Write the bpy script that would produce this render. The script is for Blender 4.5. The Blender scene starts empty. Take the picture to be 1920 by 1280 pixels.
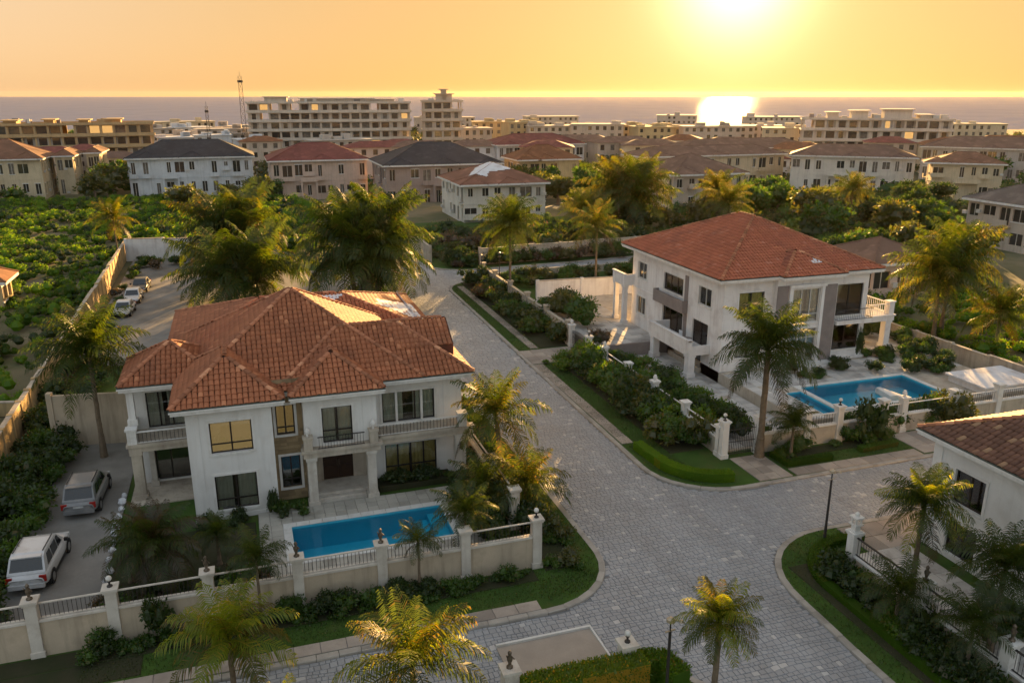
import bpy, math, random
import numpy as np
from mathutils import Vector, Matrix
R = math.radians
S = bpy.context.scene
COL = S.collection
rnd = random.Random(7)
nrg = np.random.default_rng(11)

# ---------------------------------------------------------------- camera
cam_d = bpy.data.cameras.new('camera')
cam = bpy.data.objects.new('camera', cam_d); COL.objects.link(cam)
cam_d.sensor_width = 36.0; cam_d.sensor_fit = 'HORIZONTAL'
cam_d.lens = 36.0 * 1550 / 1920
cam_d.clip_start = 0.5; cam_d.clip_end = 200000
CAM_H = 23.0
cam.location = (0, 0, CAM_H)
cam.rotation_euler = (R(90) - math.atan(466 / 1550) + R(0.04), 0, R(-18.1))
S.camera = cam

# ---------------------------------------------------------------- sky and sun
SUN_AZ = 32.3      # degrees clockwise from +Y
SUN_EL = 7.2
world = bpy.data.worlds.new('World'); S.world = world
world.use_nodes = True
wn = world.node_tree.nodes; wl = world.node_tree.links
for n in list(wn): wn.remove(n)
sky = wn.new('ShaderNodeTexSky'); sky.sky_type = 'NISHITA'
sky.sun_disc = False
sky.sun_elevation = R(SUN_EL); sky.sun_rotation = R(SUN_AZ)
sky.altitude = 0; sky.air_density = 1.25; sky.dust_density = 1.2; sky.ozone_density = 1.0
gam = wn.new('ShaderNodeGamma'); gam.inputs['Gamma'].default_value = 0.22
# warm towards the sinking sun, cooler on the side of the sky away from it
wtc = wn.new('ShaderNodeTexCoord')
def wdot(v):
    n = wn.new('ShaderNodeVectorMath'); n.operation = 'DOT_PRODUCT'; n.inputs[1].default_value = v; wl.new(wtc.outputs['Generated'], n.inputs[0]); return n.outputs['Value']
sunh = (math.sin(R(SUN_AZ)), math.cos(R(SUN_AZ)), 0.0)
sun3 = (math.sin(R(SUN_AZ)) * math.cos(R(SUN_EL)), math.cos(R(SUN_AZ)) * math.cos(R(SUN_EL)), math.sin(R(SUN_EL)))
mr = wn.new('ShaderNodeMapRange'); mr.interpolation_type = 'SMOOTHSTEP'; mr.inputs[1].default_value = 0.0; mr.inputs[2].default_value = 0.72; wl.new(wdot(sunh), mr.inputs[0])
tcol = wn.new('ShaderNodeMix'); tcol.data_type = 'RGBA'; tcol.inputs[6].default_value = (0.93, 0.96, 1.02, 1); tcol.inputs[7].default_value = (1.07, 0.775, 0.545, 1); wl.new(mr.outputs[0], tcol.inputs[0])
mr2 = wn.new('ShaderNodeMapRange'); mr2.interpolation_type = 'SMOOTHSTEP'; mr2.inputs[1].default_value = 0.62; mr2.inputs[2].default_value = 0.99; wl.new(wdot(sun3), mr2.inputs[0])
tnear = wn.new('ShaderNodeMix'); tnear.data_type = 'RGBA'; tnear.inputs[7].default_value = (0.86, 0.555, 0.26, 1); wl.new(mr2.outputs[0], tnear.inputs[0]); wl.new(tcol.outputs[2], tnear.inputs[6])
tint = wn.new('ShaderNodeMix'); tint.data_type = 'RGBA'; tint.blend_type = 'MULTIPLY'; tint.inputs[0].default_value = 1.0
# aureole round the sun
au = wn.new('ShaderNodeMath'); au.operation = 'MAXIMUM'; au.inputs[1].default_value = 0.0; wl.new(wdot(sun3), au.inputs[0])
def aureole(n_, k):
    pw_ = wn.new('ShaderNodeMath'); pw_.operation = 'POWER'; pw_.inputs[1].default_value = n_; wl.new(au.outputs[0], pw_.inputs[0])
    sc = wn.new('ShaderNodeMath'); sc.operation = 'MULTIPLY'; sc.inputs[1].default_value = k; wl.new(pw_.outputs[0], sc.inputs[0]); return sc.outputs[0]
a1 = aureole(520.0, 2.8); a2 = aureole(90.0, 0.20); asum = wn.new('ShaderNodeMath'); asum.operation = 'ADD'; wl.new(a1, asum.inputs[0]); wl.new(a2, asum.inputs[1])
ac = wn.new('ShaderNodeMix'); ac.data_type = 'RGBA'; ac.blend_type = 'ADD'; ac.inputs[7].default_value = (1.0, 0.86, 0.55, 1)
bg = wn.new('ShaderNodeBackground'); bg.inputs['Strength'].default_value = 0.15
out = wn.new('ShaderNodeOutputWorld')
wl.new(sky.outputs[0], gam.inputs[0]); wl.new(gam.outputs[0], tint.inputs[6]); wl.new(tnear.outputs[2], tint.inputs[7])
wl.new(asum.outputs[0], ac.inputs[0]); ac.clamp_factor = False; wl.new(tint.outputs[2], ac.inputs[6])
wl.new(ac.outputs[2], bg.inputs[0]); wl.new(bg.outputs[0], out.inputs[0])

sun_d = bpy.data.lights.new('sun', 'SUN'); sun = bpy.data.objects.new('sun', sun_d); COL.objects.link(sun)
sun_d.energy = 5.0; sun_d.angle = R(0.6); sun_d.color = (1.0, 0.58, 0.21)
sdir = Vector((math.sin(R(SUN_AZ)) * math.cos(R(SUN_EL)), math.cos(R(SUN_AZ)) * math.cos(R(SUN_EL)), math.sin(R(SUN_EL))))
sun.rotation_euler = sdir.to_track_quat('Z', 'Y').to_euler()
sun.location = (40, 60, 80)

vs = S.view_settings
vs.view_transform = 'Standard'; vs.look = 'None'; vs.exposure = 2.08; vs.gamma = 1.0; vs.use_curve_mapping = False
S.render.engine = 'CYCLES'
cy = S.cycles
cy.max_bounces = 6; cy.diffuse_bounces = 3; cy.glossy_bounces = 2; cy.transmission_bounces = 4
cy.transparent_max_bounces = 10; cy.volume_bounces = 1
cy.use_denoising = True
cy.caustics_reflective = False; cy.caustics_refractive = False
cy.sample_clamp_indirect = 6.0

# ---------------------------------------------------------------- helpers
ORG = {}
def put(o, parent=None, org=None):
    COL.objects.link(o)
    if parent is not None:
        o.parent = parent; ORG[o] = ORG.get(parent, (0, 0, 0))
    else:
        ORG[o] = org or (0, 0, 0); o.location = ORG[o]
    return o
def tag(o, label, cat, group=None):
    o['label'] = label; o['category'] = cat
    if group: o['group'] = group
    return o
def thing(name, label, cat, loc=(0, 0, 0), group=None):
    o = bpy.data.objects.new(name, None); o.empty_display_size = 0.3
    put(o, None, tuple(loc)); return tag(o, label, cat, group)
def copy_tree(o, parent=None):
    c = o.copy(); COL.objects.link(c); c.parent = parent
    for ch in o.children: copy_tree(ch, c)
    return c

class MB:
    def __init__(s): s.v = []; s.f = []; s.m = []
    def add(s, vs, fs, mi=0):
        b = len(s.v); s.v += [tuple(p) for p in vs]
        for f in fs: s.f.append(tuple(b + i for i in f)); s.m.append(mi)
        return s
    def quad(s, a, b, c, d, mi=0): return s.add([a, b, c, d], [(0, 1, 2, 3)], mi)
    def poly(s, pts, mi=0): return s.add(pts, [tuple(range(len(pts)))], mi)
    def box(s, x0, x1, y0, y1, z0, z1, mi=0):
        if x0 > x1: x0, x1 = x1, x0
        if y0 > y1: y0, y1 = y1, y0
        return s.add([(x0, y0, z0), (x1, y0, z0), (x1, y1, z0), (x0, y1, z0), (x0, y0, z1), (x1, y0, z1), (x1, y1, z1), (x0, y1, z1)],
                     [(3, 2, 1, 0), (4, 5, 6, 7), (0, 1, 5, 4), (1, 2, 6, 5), (2, 3, 7, 6), (3, 0, 4, 7)], mi)
    def bbox(s, x0, x1, y0, y1, z0, z1, b=0.03, mi=0):      # box with chamfered top edge
        s.add([(x0, y0, z0), (x1, y0, z0), (x1, y1, z0), (x0, y1, z0), (x0, y0, z1 - b), (x1, y0, z1 - b), (x1, y1, z1 - b), (x0, y1, z1 - b),
               (x0 + b, y0 + b, z1), (x1 - b, y0 + b, z1), (x1 - b, y1 - b, z1), (x0 + b, y1 - b, z1)],
              [(0, 1, 5, 4), (1, 2, 6, 5), (2, 3, 7, 6), (3, 0, 4, 7), (4, 5, 9, 8), (5, 6, 10, 9), (6, 7, 11, 10), (7, 4, 8, 11), (8, 9, 10, 11), (3, 2, 1, 0)], mi)
        return s
    def prism(s, poly, z0, z1, mi=0, bottom=False):
        n = len(poly); vs_ = [(p[0], p[1], z0) for p in poly] + [(p[0], p[1], z1) for p in poly]
        fs = [(i, (i + 1) % n, n + (i + 1) % n, n + i) for i in range(n)] + [tuple(range(n, 2 * n))]
        if bottom: fs.append(tuple(range(n - 1, -1, -1)))
        return s.add(vs_, fs, mi)
    def tube(s, p0, p1, r0, r1=None, n=6, mi=0, cap=True):
        r1 = r0 if r1 is None else r1
        p0 = Vector(p0); p1 = Vector(p1); d = (p1 - p0)
        if d.length < 1e-6: return s
        d.normalize(); a = d.orthogonal().normalized(); b = d.cross(a)
        vs_ = []
        for p, r in ((p0, r0), (p1, r1)):
            for k in range(n):
                t = 2 * math.pi * k / n; vs_.append(p + a * (r * math.cos(t)) + b * (r * math.sin(t)))
        fs = [(k, (k + 1) % n, n + (k + 1) % n, n + k) for k in range(n)]
        if cap: fs += [tuple(range(n, 2 * n)), tuple(range(n - 1, -1, -1))]
        return s.add(vs_, fs, mi)
    def path(s, pts, rad, n=6, mi=0):
        for i in range(len(pts) - 1):
            r0 = rad[i] if isinstance(rad, (list, tuple)) else rad
            r1 = rad[i + 1] if isinstance(rad, (list, tuple)) else rad
            s.tube(pts[i], pts[i + 1], r0, r1, n, mi)
        return s
    def lathe(s, cx, cy_, prof, n=10, mi=0):
        vs_ = []
        for r, z in prof:
            for k in range(n):
                t = 2 * math.pi * k / n; vs_.append((cx + r * math.cos(t), cy_ + r * math.sin(t), z))
        fs = []
        for i in range(len(prof) - 1):
            for k in range(n):
                fs.append((i * n + k, i * n + (k + 1) % n, (i + 1) * n + (k + 1) % n, (i + 1) * n + k))
        fs.append(tuple(range((len(prof) - 1) * n, len(prof) * n))); fs.append(tuple(range(n - 1, -1, -1)))
        return s.add(vs_, fs, mi)
    def mesh(s, name, mats, org=(0, 0, 0), smooth=False):
        me = bpy.data.meshes.new(name)
        me.from_pydata([(x - org[0], y - org[1], z - org[2]) for x, y, z in s.v], [], s.f)
        mats = mats if isinstance(mats, (list, tuple)) else [mats]
        for m in mats: me.materials.append(m)
        if len(mats) > 1: me.polygons.foreach_set('material_index', s.m)
        if smooth: me.polygons.foreach_set('use_smooth', [True] * len(s.f))
        me.update(); return me
    def split(s, name, mats, parent):
        """every separate box becomes a part of its own"""
        for k in range(0, len(s.v) // 8):
            m = MB(); m.v = s.v[k * 8:k * 8 + 8]; m.f = [tuple(i - k * 8 for i in f) for f in s.f[k * 6:k * 6 + 6]]; m.m = [0] * 6; m.build(name, mats, parent)
    def build(s, name, mats, parent=None, loc=None, smooth=False):
        org = ORG.get(parent, (0, 0, 0)) if parent is not None else (loc or (0, 0, 0))
        return put(bpy.data.objects.new(name, s.mesh(name, mats, org, smooth)), parent, org)
def struct(o): o['kind'] = 'structure'; return o
def stuff(o): o['kind'] = 'stuff'; return o

def np_mesh(name, Q, mats, T=None):
    """mesh from quads Q (N,4,3)"""
    Q = np.asarray(Q, dtype=np.float32); n = len(Q)
    me = bpy.data.meshes.new(name)
    me.vertices.add(n * 4); me.loops.add(n * 4); me.polygons.add(n)
    me.vertices.foreach_set('co', Q.reshape(-1))
    me.loops.foreach_set('vertex_index', np.arange(n * 4, dtype=np.int32))
    me.polygons.foreach_set('loop_start', np.arange(0, n * 4, 4, dtype=np.int32))
    if T is not None: me.polygons.foreach_set('material_index', np.asarray(T, dtype=np.int32))
    for m in (mats if isinstance(mats, (list, tuple)) else [mats]): me.materials.append(m)
    me.update(calc_edges=True); return me

# ---------------------------------------------------------------- materials
def nodes(name):
    m = bpy.data.materials.new(name); m.use_nodes = True
    nt = m.node_tree; nt.nodes.clear()
    o = nt.nodes.new('ShaderNodeOutputMaterial'); return m, nt, nt.nodes, nt.links, o
def rgba(c): return (c[0], c[1], c[2], 1)
def mixc(nt, f, a, b, mode='MIX'):
    n = nt.nodes.new('ShaderNodeMix'); n.data_type = 'RGBA'; n.blend_type = mode
    for sock, val in ((0, f), (6, a), (7, b)):
        if hasattr(val, 'links') or hasattr(val, 'is_linked'): nt.links.new(val, n.inputs[sock])
        else: n.inputs[sock].default_value = val if sock == 0 else rgba(val)
    return n.outputs[2]
def noise(nt, scale, detail=3, coord=None, stretch=None, rough=0.55):
    t = nt.nodes.new('ShaderNodeTexNoise'); t.inputs['Scale'].default_value = scale
    t.inputs['Detail'].default_value = detail; t.inputs['Roughness'].default_value = rough
    if coord is not None:
        if stretch:
            mp = nt.nodes.new('ShaderNodeMapping'); mp.inputs['Scale'].default_value = stretch
            nt.links.new(coord, mp.inputs[0]); coord = mp.outputs[0]
        nt.links.new(coord, t.inputs['Vector'])
    return t.outputs[0]
def remap(nt, v, a, b, c=0.0, d=1.0):
    n = nt.nodes.new('ShaderNodeMapRange'); nt.links.new(v, n.inputs[0])
    n.inputs[1].default_value = a; n.inputs[2].default_value = b; n.inputs[3].default_value = c; n.inputs[4].default_value = d
    return n.outputs[0]
def island_rand(nt):
    g = nt.nodes.new('ShaderNodeNewGeometry'); oi = nt.nodes.new('ShaderNodeObjectInfo')
    a = nt.nodes.new('ShaderNodeMath'); a.operation = 'MULTIPLY_ADD'; a.inputs[1].default_value = 7.31
    nt.links.new(oi.outputs['Random'], a.inputs[0]); nt.links.new(g.outputs['Random Per Island'], a.inputs[2])
    w = nt.nodes.new('ShaderNodeTexWhiteNoise'); w.noise_dimensions = '1D'; nt.links.new(a.outputs[0], w.inputs['W'])
    return w.outputs['Value']
def pmat(name, c1, c2=None, scale=2.0, rough=0.8, bump=0.0, bscale=25, isl=0.0, c3=None, isl3=0.0, streak=None, stain=None,
         spec=0.3, metal=0.0, lane=None, coat=0.0):
    """c1/c2 noise mix; isl = brightness spread per piece; c3 = odd pieces; streak = (colour, amount) vertical run marks; stain = (colour, amount, scale)"""
    m, nt, N, L, o = nodes(name)
    p = N.new('ShaderNodeBsdfPrincipled'); L.new(p.outputs[0], o.inputs[0])
    p.inputs['Roughness'].default_value = rough; p.inputs['Specular IOR Level'].default_value = spec
    p.inputs['Metallic'].default_value = metal; p.inputs['Coat Weight'].default_value = coat
    tc = N.new('ShaderNodeTexCoord').outputs['Object']
    c2 = c2 or tuple(x * 0.8 for x in c1)
    col = mixc(nt, remap(nt, noise(nt, scale, 4, tc), 0.35, 0.65), c1, c2)
    fine = noise(nt, bscale, 3, tc)
    col = mixc(nt, remap(nt, fine, 0.3, 0.7, 0.0, 0.22), col, tuple(x * 0.55 for x in c1))
    if isl > 0:
        r = island_rand(nt)
        if c3: col = mixc(nt, remap(nt, r, 1 - isl3, 1 - isl3 * 0.6), col, c3)
        n = N.new('ShaderNodeHueSaturation'); L.new(col, n.inputs['Color'])
        L.new(remap(nt, r, 0, 1, 1 - isl, 1 + isl), n.inputs['Value']); col = n.outputs[0]
    if stain:
        col = mixc(nt, remap(nt, noise(nt, stain[2], 5, tc, None, 0.65), 0.52, 0.72, 0, stain[1]), col, stain[0])
    if streak:
        col = mixc(nt, remap(nt, noise(nt, 1.0, 4, tc, (2.6, 2.6, 0.22), 0.6), 0.5, 0.78, 0, streak[1]), col, streak[0])
    L.new(col, p.inputs['Base Color'])
    if lane:
        col = mixc(nt, remap(nt, noise(nt, 1.0, 3, tc, (0.55, 0.035, 1), 0.5), 0.46, 0.66, 0, lane[1]), col, lane[0])
        col = mixc(nt, remap(nt, noise(nt, 0.9, 5, tc, None, 0.7), 0.66, 0.72, 0, lane[1]), col, lane[0])
    L.new(col, p.inputs['Base Color'])
    if bump > 0:
        b = N.new('ShaderNodeBump'); b.inputs['Strength'].default_value = min(1, bump); b.inputs['Distance'].default_value = 0.02 * max(1, bump)
        L.new(fine, b.inputs['Height']); L.new(b.outputs[0], p.inputs['Normal'])
    return m
def leafmat(name, c1, c2, c3=None, trans=0.45, amt3=0.12, gloss=0.06, nscale=0.5, dim=0.62):
    c1 = tuple(x * dim for x in c1); c2 = tuple(x * dim for x in c2); c3 = tuple(x * dim for x in c3) if c3 else None
    m, nt, N, L, o = nodes(name)
    r = island_rand(nt); oi = N.new('ShaderNodeObjectInfo')
    tc = N.new('ShaderNodeTexCoord').outputs['Object']
    col = mixc(nt, r, c1, c2)
    col = mixc(nt, remap(nt, noise(nt, nscale, 3, tc), 0.35, 0.65, 0, 0.75), col, tuple(x * 0.6 for x in c1))
    col = mixc(nt, remap(nt, oi.outputs['Random'], 0, 1, 0, 0.5), col, c2)
    if c3: col = mixc(nt, remap(nt, r, 1 - amt3, 1 - amt3 * 0.5), col, c3)
    d = N.new('ShaderNodeBsdfDiffuse'); t = N.new('ShaderNodeBsdfTranslucent'); g = N.new('ShaderNodeBsdfGlossy'); g.inputs['Roughness'].default_value = 0.45
    warm = mixc(nt, 1.0, col, (2.3, 2.1, 0.6), 'MULTIPLY')
    L.new(col, d.inputs[0]); L.new(warm, t.inputs[0])
    s1 = N.new('ShaderNodeMixShader'); s1.inputs[0].default_value = trans; L.new(d.outputs[0], s1.inputs[1]); L.new(t.outputs[0], s1.inputs[2])
    s2 = N.new('ShaderNodeMixShader'); s2.inputs[0].default_value = gloss; L.new(s1.outputs[0], s2.inputs[1]); L.new(g.outputs[0], s2.inputs[2])
    L.new(s2.outputs[0], o.inputs[0]); return m
def emit_mat(name, c, st):
    m, nt, N, L, o = nodes(name); e = N.new('ShaderNodeEmission'); e.inputs[0].default_value = rgba(c); e.inputs[1].default_value = st
    L.new(e.outputs[0], o.inputs[0]); return m
def glass_mat(name, tintc=(0.92, 0.95, 0.93), refl=0.10):
    m, nt, N, L, o = nodes(name)
    t = N.new('ShaderNodeBsdfTransparent'); t.inputs[0].default_value = rgba(tintc)
    g = N.new('ShaderNodeBsdfGlossy'); g.inputs['Roughness'].default_value = 0.03
    fr = N.new('ShaderNodeFresnel'); fr.inputs[0].default_value = 1.5
    a = N.new('ShaderNodeMath'); a.operation = 'ADD'; a.inputs[1].default_value = refl; L.new(fr.outputs[0], a.inputs[0])
    s = N.new('ShaderNodeMixShader'); L.new(a.outputs[0], s.inputs[0]); L.new(t.outputs[0], s.inputs[1]); L.new(g.outputs[0], s.inputs[2])
    L.new(s.outputs[0], o.inputs[0]); return m
K = {}
K['stucco'] = pmat('white_stucco', (0.78, 0.76, 0.72), (0.71, 0.69, 0.65), 0.6, 0.9, 0.4, 30, streak=((0.34, 0.31, 0.26), 0.24), stain=((0.54, 0.50, 0.44), 0.4, 0.9))
K['stucco2'] = pmat('weathered_stucco', (0.80, 0.78, 0.75), (0.71, 0.68, 0.65), 0.7, 0.9, 0.4, 30, streak=((0.30, 0.26, 0.24), 0.36), stain=((0.48, 0.43, 0.40), 0.5, 0.7))
K['cream'] = pmat('cream_wall', (0.55, 0.45, 0.33), (0.46, 0.38, 0.28), 0.7, 0.9, 0.5, 30, streak=((0.20, 0.16, 0.11), 0.6), stain=((0.36, 0.29, 0.2), 0.6, 0.8))
K['ochre'] = pmat('ochre_wall', (0.55, 0.40, 0.20), (0.45, 0.32, 0.17), 0.7, 0.9, 0.5, 30, streak=((0.15, 0.11, 0.07), 0.65), stain=((0.26, 0.2, 0.13), 0.6, 0.8))
K['trim'] = pmat('white_trim', (0.78, 0.76, 0.72), (0.70, 0.67, 0.62), 1.2, 0.8, 0.2, 30, streak=((0.34, 0.30, 0.25), 0.4), stain=((0.45, 0.41, 0.35), 0.45, 1.5))
K['stonewall'] = pmat('brown_stone', (0.34, 0.25, 0.14), (0.26, 0.19, 0.11), 1.2, 0.9, 0.6, 22, isl=0.25)
K['column'] = pmat('travertine', (0.66, 0.61, 0.53), (0.54, 0.49, 0.42), 1.2, 0.8, 0.4, 26, streak=((0.30, 0.24, 0.18), 0.5), stain=((0.38, 0.31, 0.24), 0.5, 1.6))
K['slab'] = pmat('balcony_band', (0.54, 0.47, 0.37), (0.42, 0.36, 0.29), 0.9, 0.85, 0.4, 25, streak=((0.2, 0.16, 0.12), 0.6), stain=((0.26, 0.21, 0.16), 0.55, 1.0))
K['tile'] = pmat('terracotta_tile', (0.40, 0.143, 0.063), (0.315, 0.11, 0.05), 0.5, 0.75, 0.3, 30, isl=0.12, c3=(0.45, 0.18, 0.085), isl3=0.05, stain=((0.20, 0.085, 0.05), 0.5, 0.4), spec=0.4)
K['tile_red'] = pmat('red_tile', (0.43, 0.132, 0.066), (0.37, 0.112, 0.056), 0.35, 0.75, 0.3, 30, isl=0.12, c3=(0.40, 0.15, 0.09), isl3=0.05, stain=((0.17, 0.075, 0.055), 0.5, 0.4), spec=0.4)
K['tile_brown'] = pmat('brown_tile', (0.20, 0.095, 0.06), (0.145, 0.07, 0.045), 0.8, 0.75, 0.3, 30, isl=0.18, c3=(0.27, 0.16, 0.09), isl3=0.08, spec=0.4)
K['ridge'] = pmat('ridge_tile', (0.40, 0.16, 0.08), (0.33, 0.14, 0.08), 0.8, 0.8, 0.3, 30, isl=0.35, c3=(0.46, 0.22, 0.12), isl3=0.06)
K['under'] = pmat('roof_deck', (0.12, 0.05, 0.03), (0.09, 0.04, 0.025), 1.0, 0.9)
K['gutter'] = pmat('gutter', (0.10, 0.12, 0.10), (0.07, 0.08, 0.07), 1.0, 0.7)
K['black'] = pmat('dark_window_frame', (0.022, 0.017, 0.013), (0.03, 0.022, 0.018), 3, 0.45, spec=0.4)
K['whiteframe'] = pmat('white_window_frame', (0.62, 0.6, 0.55), None, 3, 0.5)
K['iron'] = pmat('wrought_iron', (0.025, 0.023, 0.022), (0.04, 0.03, 0.025), 6, 0.6, spec=0.5)
K['room'] = pmat('dim_room', (0.035, 0.028, 0.02), (0.05, 0.04, 0.03), 1, 0.9)
K['curtain'] = pmat('sheer_curtain', (0.74, 0.71, 0.60), (0.62, 0.58, 0.48), 2, 0.9)
K['curtain_y'] = pmat('yellow_curtain', (0.72, 0.56, 0.22), (0.58, 0.42, 0.14), 2, 0.9)
K['glow'] = emit_mat('glowing_curtain', (1.0, 0.66, 0.28), 0.07)  # warm window glow put into the curtain itself as emission
K['glow2'] = emit_mat('dim_glowing_curtain', (1.0, 0.62, 0.22), 0.04)  # fainter glow, likewise emitted by the curtain
K['glass'] = glass_mat('window_glass')
K['door'] = pmat('dark_timber', (0.045, 0.022, 0.012), (0.03, 0.015, 0.01), 4, 0.5, 0.3, 40)
K['kerb'] = pmat('kerb_concrete', (0.42, 0.38, 0.33), (0.33, 0.30, 0.26), 0.8, 0.9, 0.5, 25, isl=0.16, stain=((0.17, 0.15, 0.12), 0.55, 0.9))
K['paver'] = pmat('road_paver', (0.355, 0.366, 0.382), (0.305, 0.314, 0.328), 0.25, 0.45, 0.7, 18, isl=0.09, c3=(0.44, 0.43, 0.42), isl3=0.04, stain=((0.25, 0.25, 0.25), 0.45, 0.2), spec=0.5, lane=((0.20, 0.20, 0.20), 0.32))
K['joint'] = pmat('road_joint', (0.22, 0.22, 0.22), (0.18, 0.18, 0.18), 0.4, 0.9, 0.5, 12)
K['slabpave'] = pmat('path_stone', (0.40, 0.34, 0.28), (0.31, 0.26, 0.22), 0.7, 0.9, 0.5, 20, isl=0.2, stain=((0.16, 0.13, 0.1), 0.5, 0.8))
K['deck'] = pmat('pool_deck', (0.46, 0.43, 0.37), (0.36, 0.34, 0.29), 0.5, 0.75, 0.4, 20, isl=0.14, stain=((0.2, 0.18, 0.14), 0.6, 0.5), spec=0.4)
K['terrace'] = pmat('cracked_white_terrace', (0.56, 0.53, 0.49), (0.44, 0.42, 0.39), 0.5, 0.85, 0.5, 18, isl=0.22, stain=((0.16, 0.14, 0.12), 0.7, 0.55))
K['coping'] = pmat('pool_coping', (0.70, 0.69, 0.65), (0.6, 0.58, 0.54), 1.0, 0.7, 0.2, 25, isl=0.08, stain=((0.4, 0.37, 0.32), 0.5, 1.2))
K['pooltile'] = pmat('blue_pool_tile', (0.09, 0.60, 0.78), (0.07, 0.53, 0.72), 0.3, 0.4)
K['dirt'] = pmat('dusty_ground', (0.20, 0.165, 0.10), (0.10, 0.105, 0.05), 0.08, 0.95, 0.6, 1.5, stain=((0.06, 0.085, 0.02), 0.8, 0.11))
K['yard'] = pmat('concrete_yard', (0.27, 0.255, 0.23), (0.18, 0.17, 0.155), 0.25, 0.9, 0.5, 8, stain=((0.12, 0.105, 0.08), 0.6, 0.3))
K['soil'] = pmat('planting_bed', (0.045, 0.042, 0.02), (0.03, 0.036, 0.012), 0.8, 0.95, 0.8, 6)
K['lawn'] = pmat('lawn', (0.055, 0.11, 0.014), (0.035, 0.075, 0.010), 0.45, 0.95, 1.0, 22, stain=((0.09, 0.085, 0.025), 0.6, 0.35))
K['grass'] = leafmat('grass_blade', (0.045, 0.10, 0.012), (0.09, 0.14, 0.02), (0.15, 0.13, 0.04), 0.4, 0.08)
K['leaf'] = leafmat('shrub_leaf', (0.040, 0.105, 0.008), (0.085, 0.165, 0.012), (0.13, 0.12, 0.02), 0.4, 0.08, 0.04, 0.5, 0.8)
K['leaf_b'] = leafmat('bright_leaf', (0.075, 0.185, 0.010), (0.16, 0.26, 0.016), (0.20, 0.16, 0.03), 0.45, 0.1, 0.04, 0.5, 0.75)
K['leaf_d'] = leafmat('dark_leaf', (0.024, 0.055, 0.008), (0.05, 0.088, 0.013), (0.09, 0.08, 0.02), 0.35, 0.06, 0.04, 0.5, 0.8)
K['leaf_y'] = leafmat('golden_leaf', (0.085, 0.115, 0.012), (0.14, 0.155, 0.016), (0.20, 0.15, 0.025), 0.5, 0.10)
K['leaf_dry'] = leafmat('dry_leaf', (0.12, 0.07, 0.03), (0.17, 0.10, 0.04), (0.05, 0.06, 0.015), 0.4, 0.3)
K['flower'] = leafmat('flowering_hedge_leaf', (0.085, 0.165, 0.012), (0.17, 0.24, 0.018), (0.50, 0.30, 0.035), 0.45, 0.10, 0.04, 0.5, 0.9)
K['frond'] = leafmat('palm_frond', (0.055, 0.105, 0.008), (0.11, 0.145, 0.010), (0.13, 0.11, 0.02), 0.5, 0.10, 0.03, 0.5, 0.64)
K['frond_d'] = leafmat('dark_palm_frond', (0.028, 0.060, 0.008), (0.058, 0.090, 0.010), (0.09, 0.075, 0.02), 0.45, 0.08, 0.03, 0.5, 0.75)
K['frond_g'] = leafmat('golden_palm_frond', (0.095, 0.125, 0.010), (0.17, 0.165, 0.012), (0.24, 0.15, 0.03, 0.5, 0.74), 0.55, 0.18, 0.03)
K['frond_b'] = leafmat('brown_palm_frond', (0.10, 0.062, 0.028), (0.07, 0.055, 0.02), (0.05, 0.06, 0.015), 0.4, 0.3, 0.05)
K['bark'] = pmat('palm_bark', (0.22, 0.165, 0.11), (0.14, 0.105, 0.07), 3, 0.95, 0.8, 12, streak=((0.07, 0.05, 0.035), 0.5))
K['crownshaft'] = pmat('palm_crownshaft', (0.10, 0.12, 0.04), (0.14, 0.12, 0.05), 2, 0.6)
K['carwhite'] = pmat('white_car_paint', (0.62, 0.62, 0.62), (0.55, 0.55, 0.55), 0.7, 0.3, 0, 25, stain=((0.36, 0.34, 0.31), 0.6, 1.1), coat=0.5, spec=0.5)
K['carsilver'] = pmat('silver_car_paint', (0.20, 0.20, 0.20), (0.16, 0.16, 0.16), 0.7, 0.3, 0, 25, stain=((0.30, 0.29, 0.27), 0.6, 1.1), coat=0.5, spec=0.5)
K['cardark'] = pmat('dark_car_paint', (0.03, 0.03, 0.032), (0.04, 0.04, 0.04), 0.7, 0.3, coat=0.6)
K['carglass'] = pmat('car_glass', (0.012, 0.014, 0.015), (0.02, 0.022, 0.022), 1, 0.06, spec=0.8)
K['rubber'] = pmat('tyre_rubber', (0.02, 0.02, 0.02), None, 4, 0.9)
K['alloy'] = pmat('alloy_rim', (0.45, 0.45, 0.45), None, 4, 0.35, metal=0.8)
K['red'] = pmat('red_lens', (0.35, 0.02, 0.015), None, 3, 0.25)
K['lens'] = pmat('clear_lens', (0.6, 0.6, 0.58), None, 3, 0.15)
K['plastic'] = pmat('black_plastic', (0.025, 0.025, 0.025), None, 3, 0.6)
K['bronze'] = pmat('bronze_finial', (0.10, 0.075, 0.05), (0.2, 0.16, 0.12), 8, 0.45, metal=0.5)
K['milk'] = pmat('milky_lamp_glass', (0.75, 0.72, 0.66), None, 3, 0.3)
K['lampgold'] = pmat('lamp_arm_metal', (0.55, 0.45, 0.32), None, 3, 0.4, metal=0.6)
K['white_tarp'] = pmat('white_membrane', (0.74, 0.75, 0.77), (0.62, 0.62, 0.64), 0.8, 0.6, 0.4, 10, stain=((0.40, 0.34, 0.3), 0.6, 0.7))
K['graypanel'] = pmat('grey_brown_cladding', (0.27, 0.23, 0.21), (0.22, 0.185, 0.17), 1.0, 0.8, 0.4, 20)
K['gatehut'] = pmat('flat_roof_screed', (0.40, 0.34, 0.28), (0.34, 0.29, 0.24), 0.8, 0.9, 0.4, 15)

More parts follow.
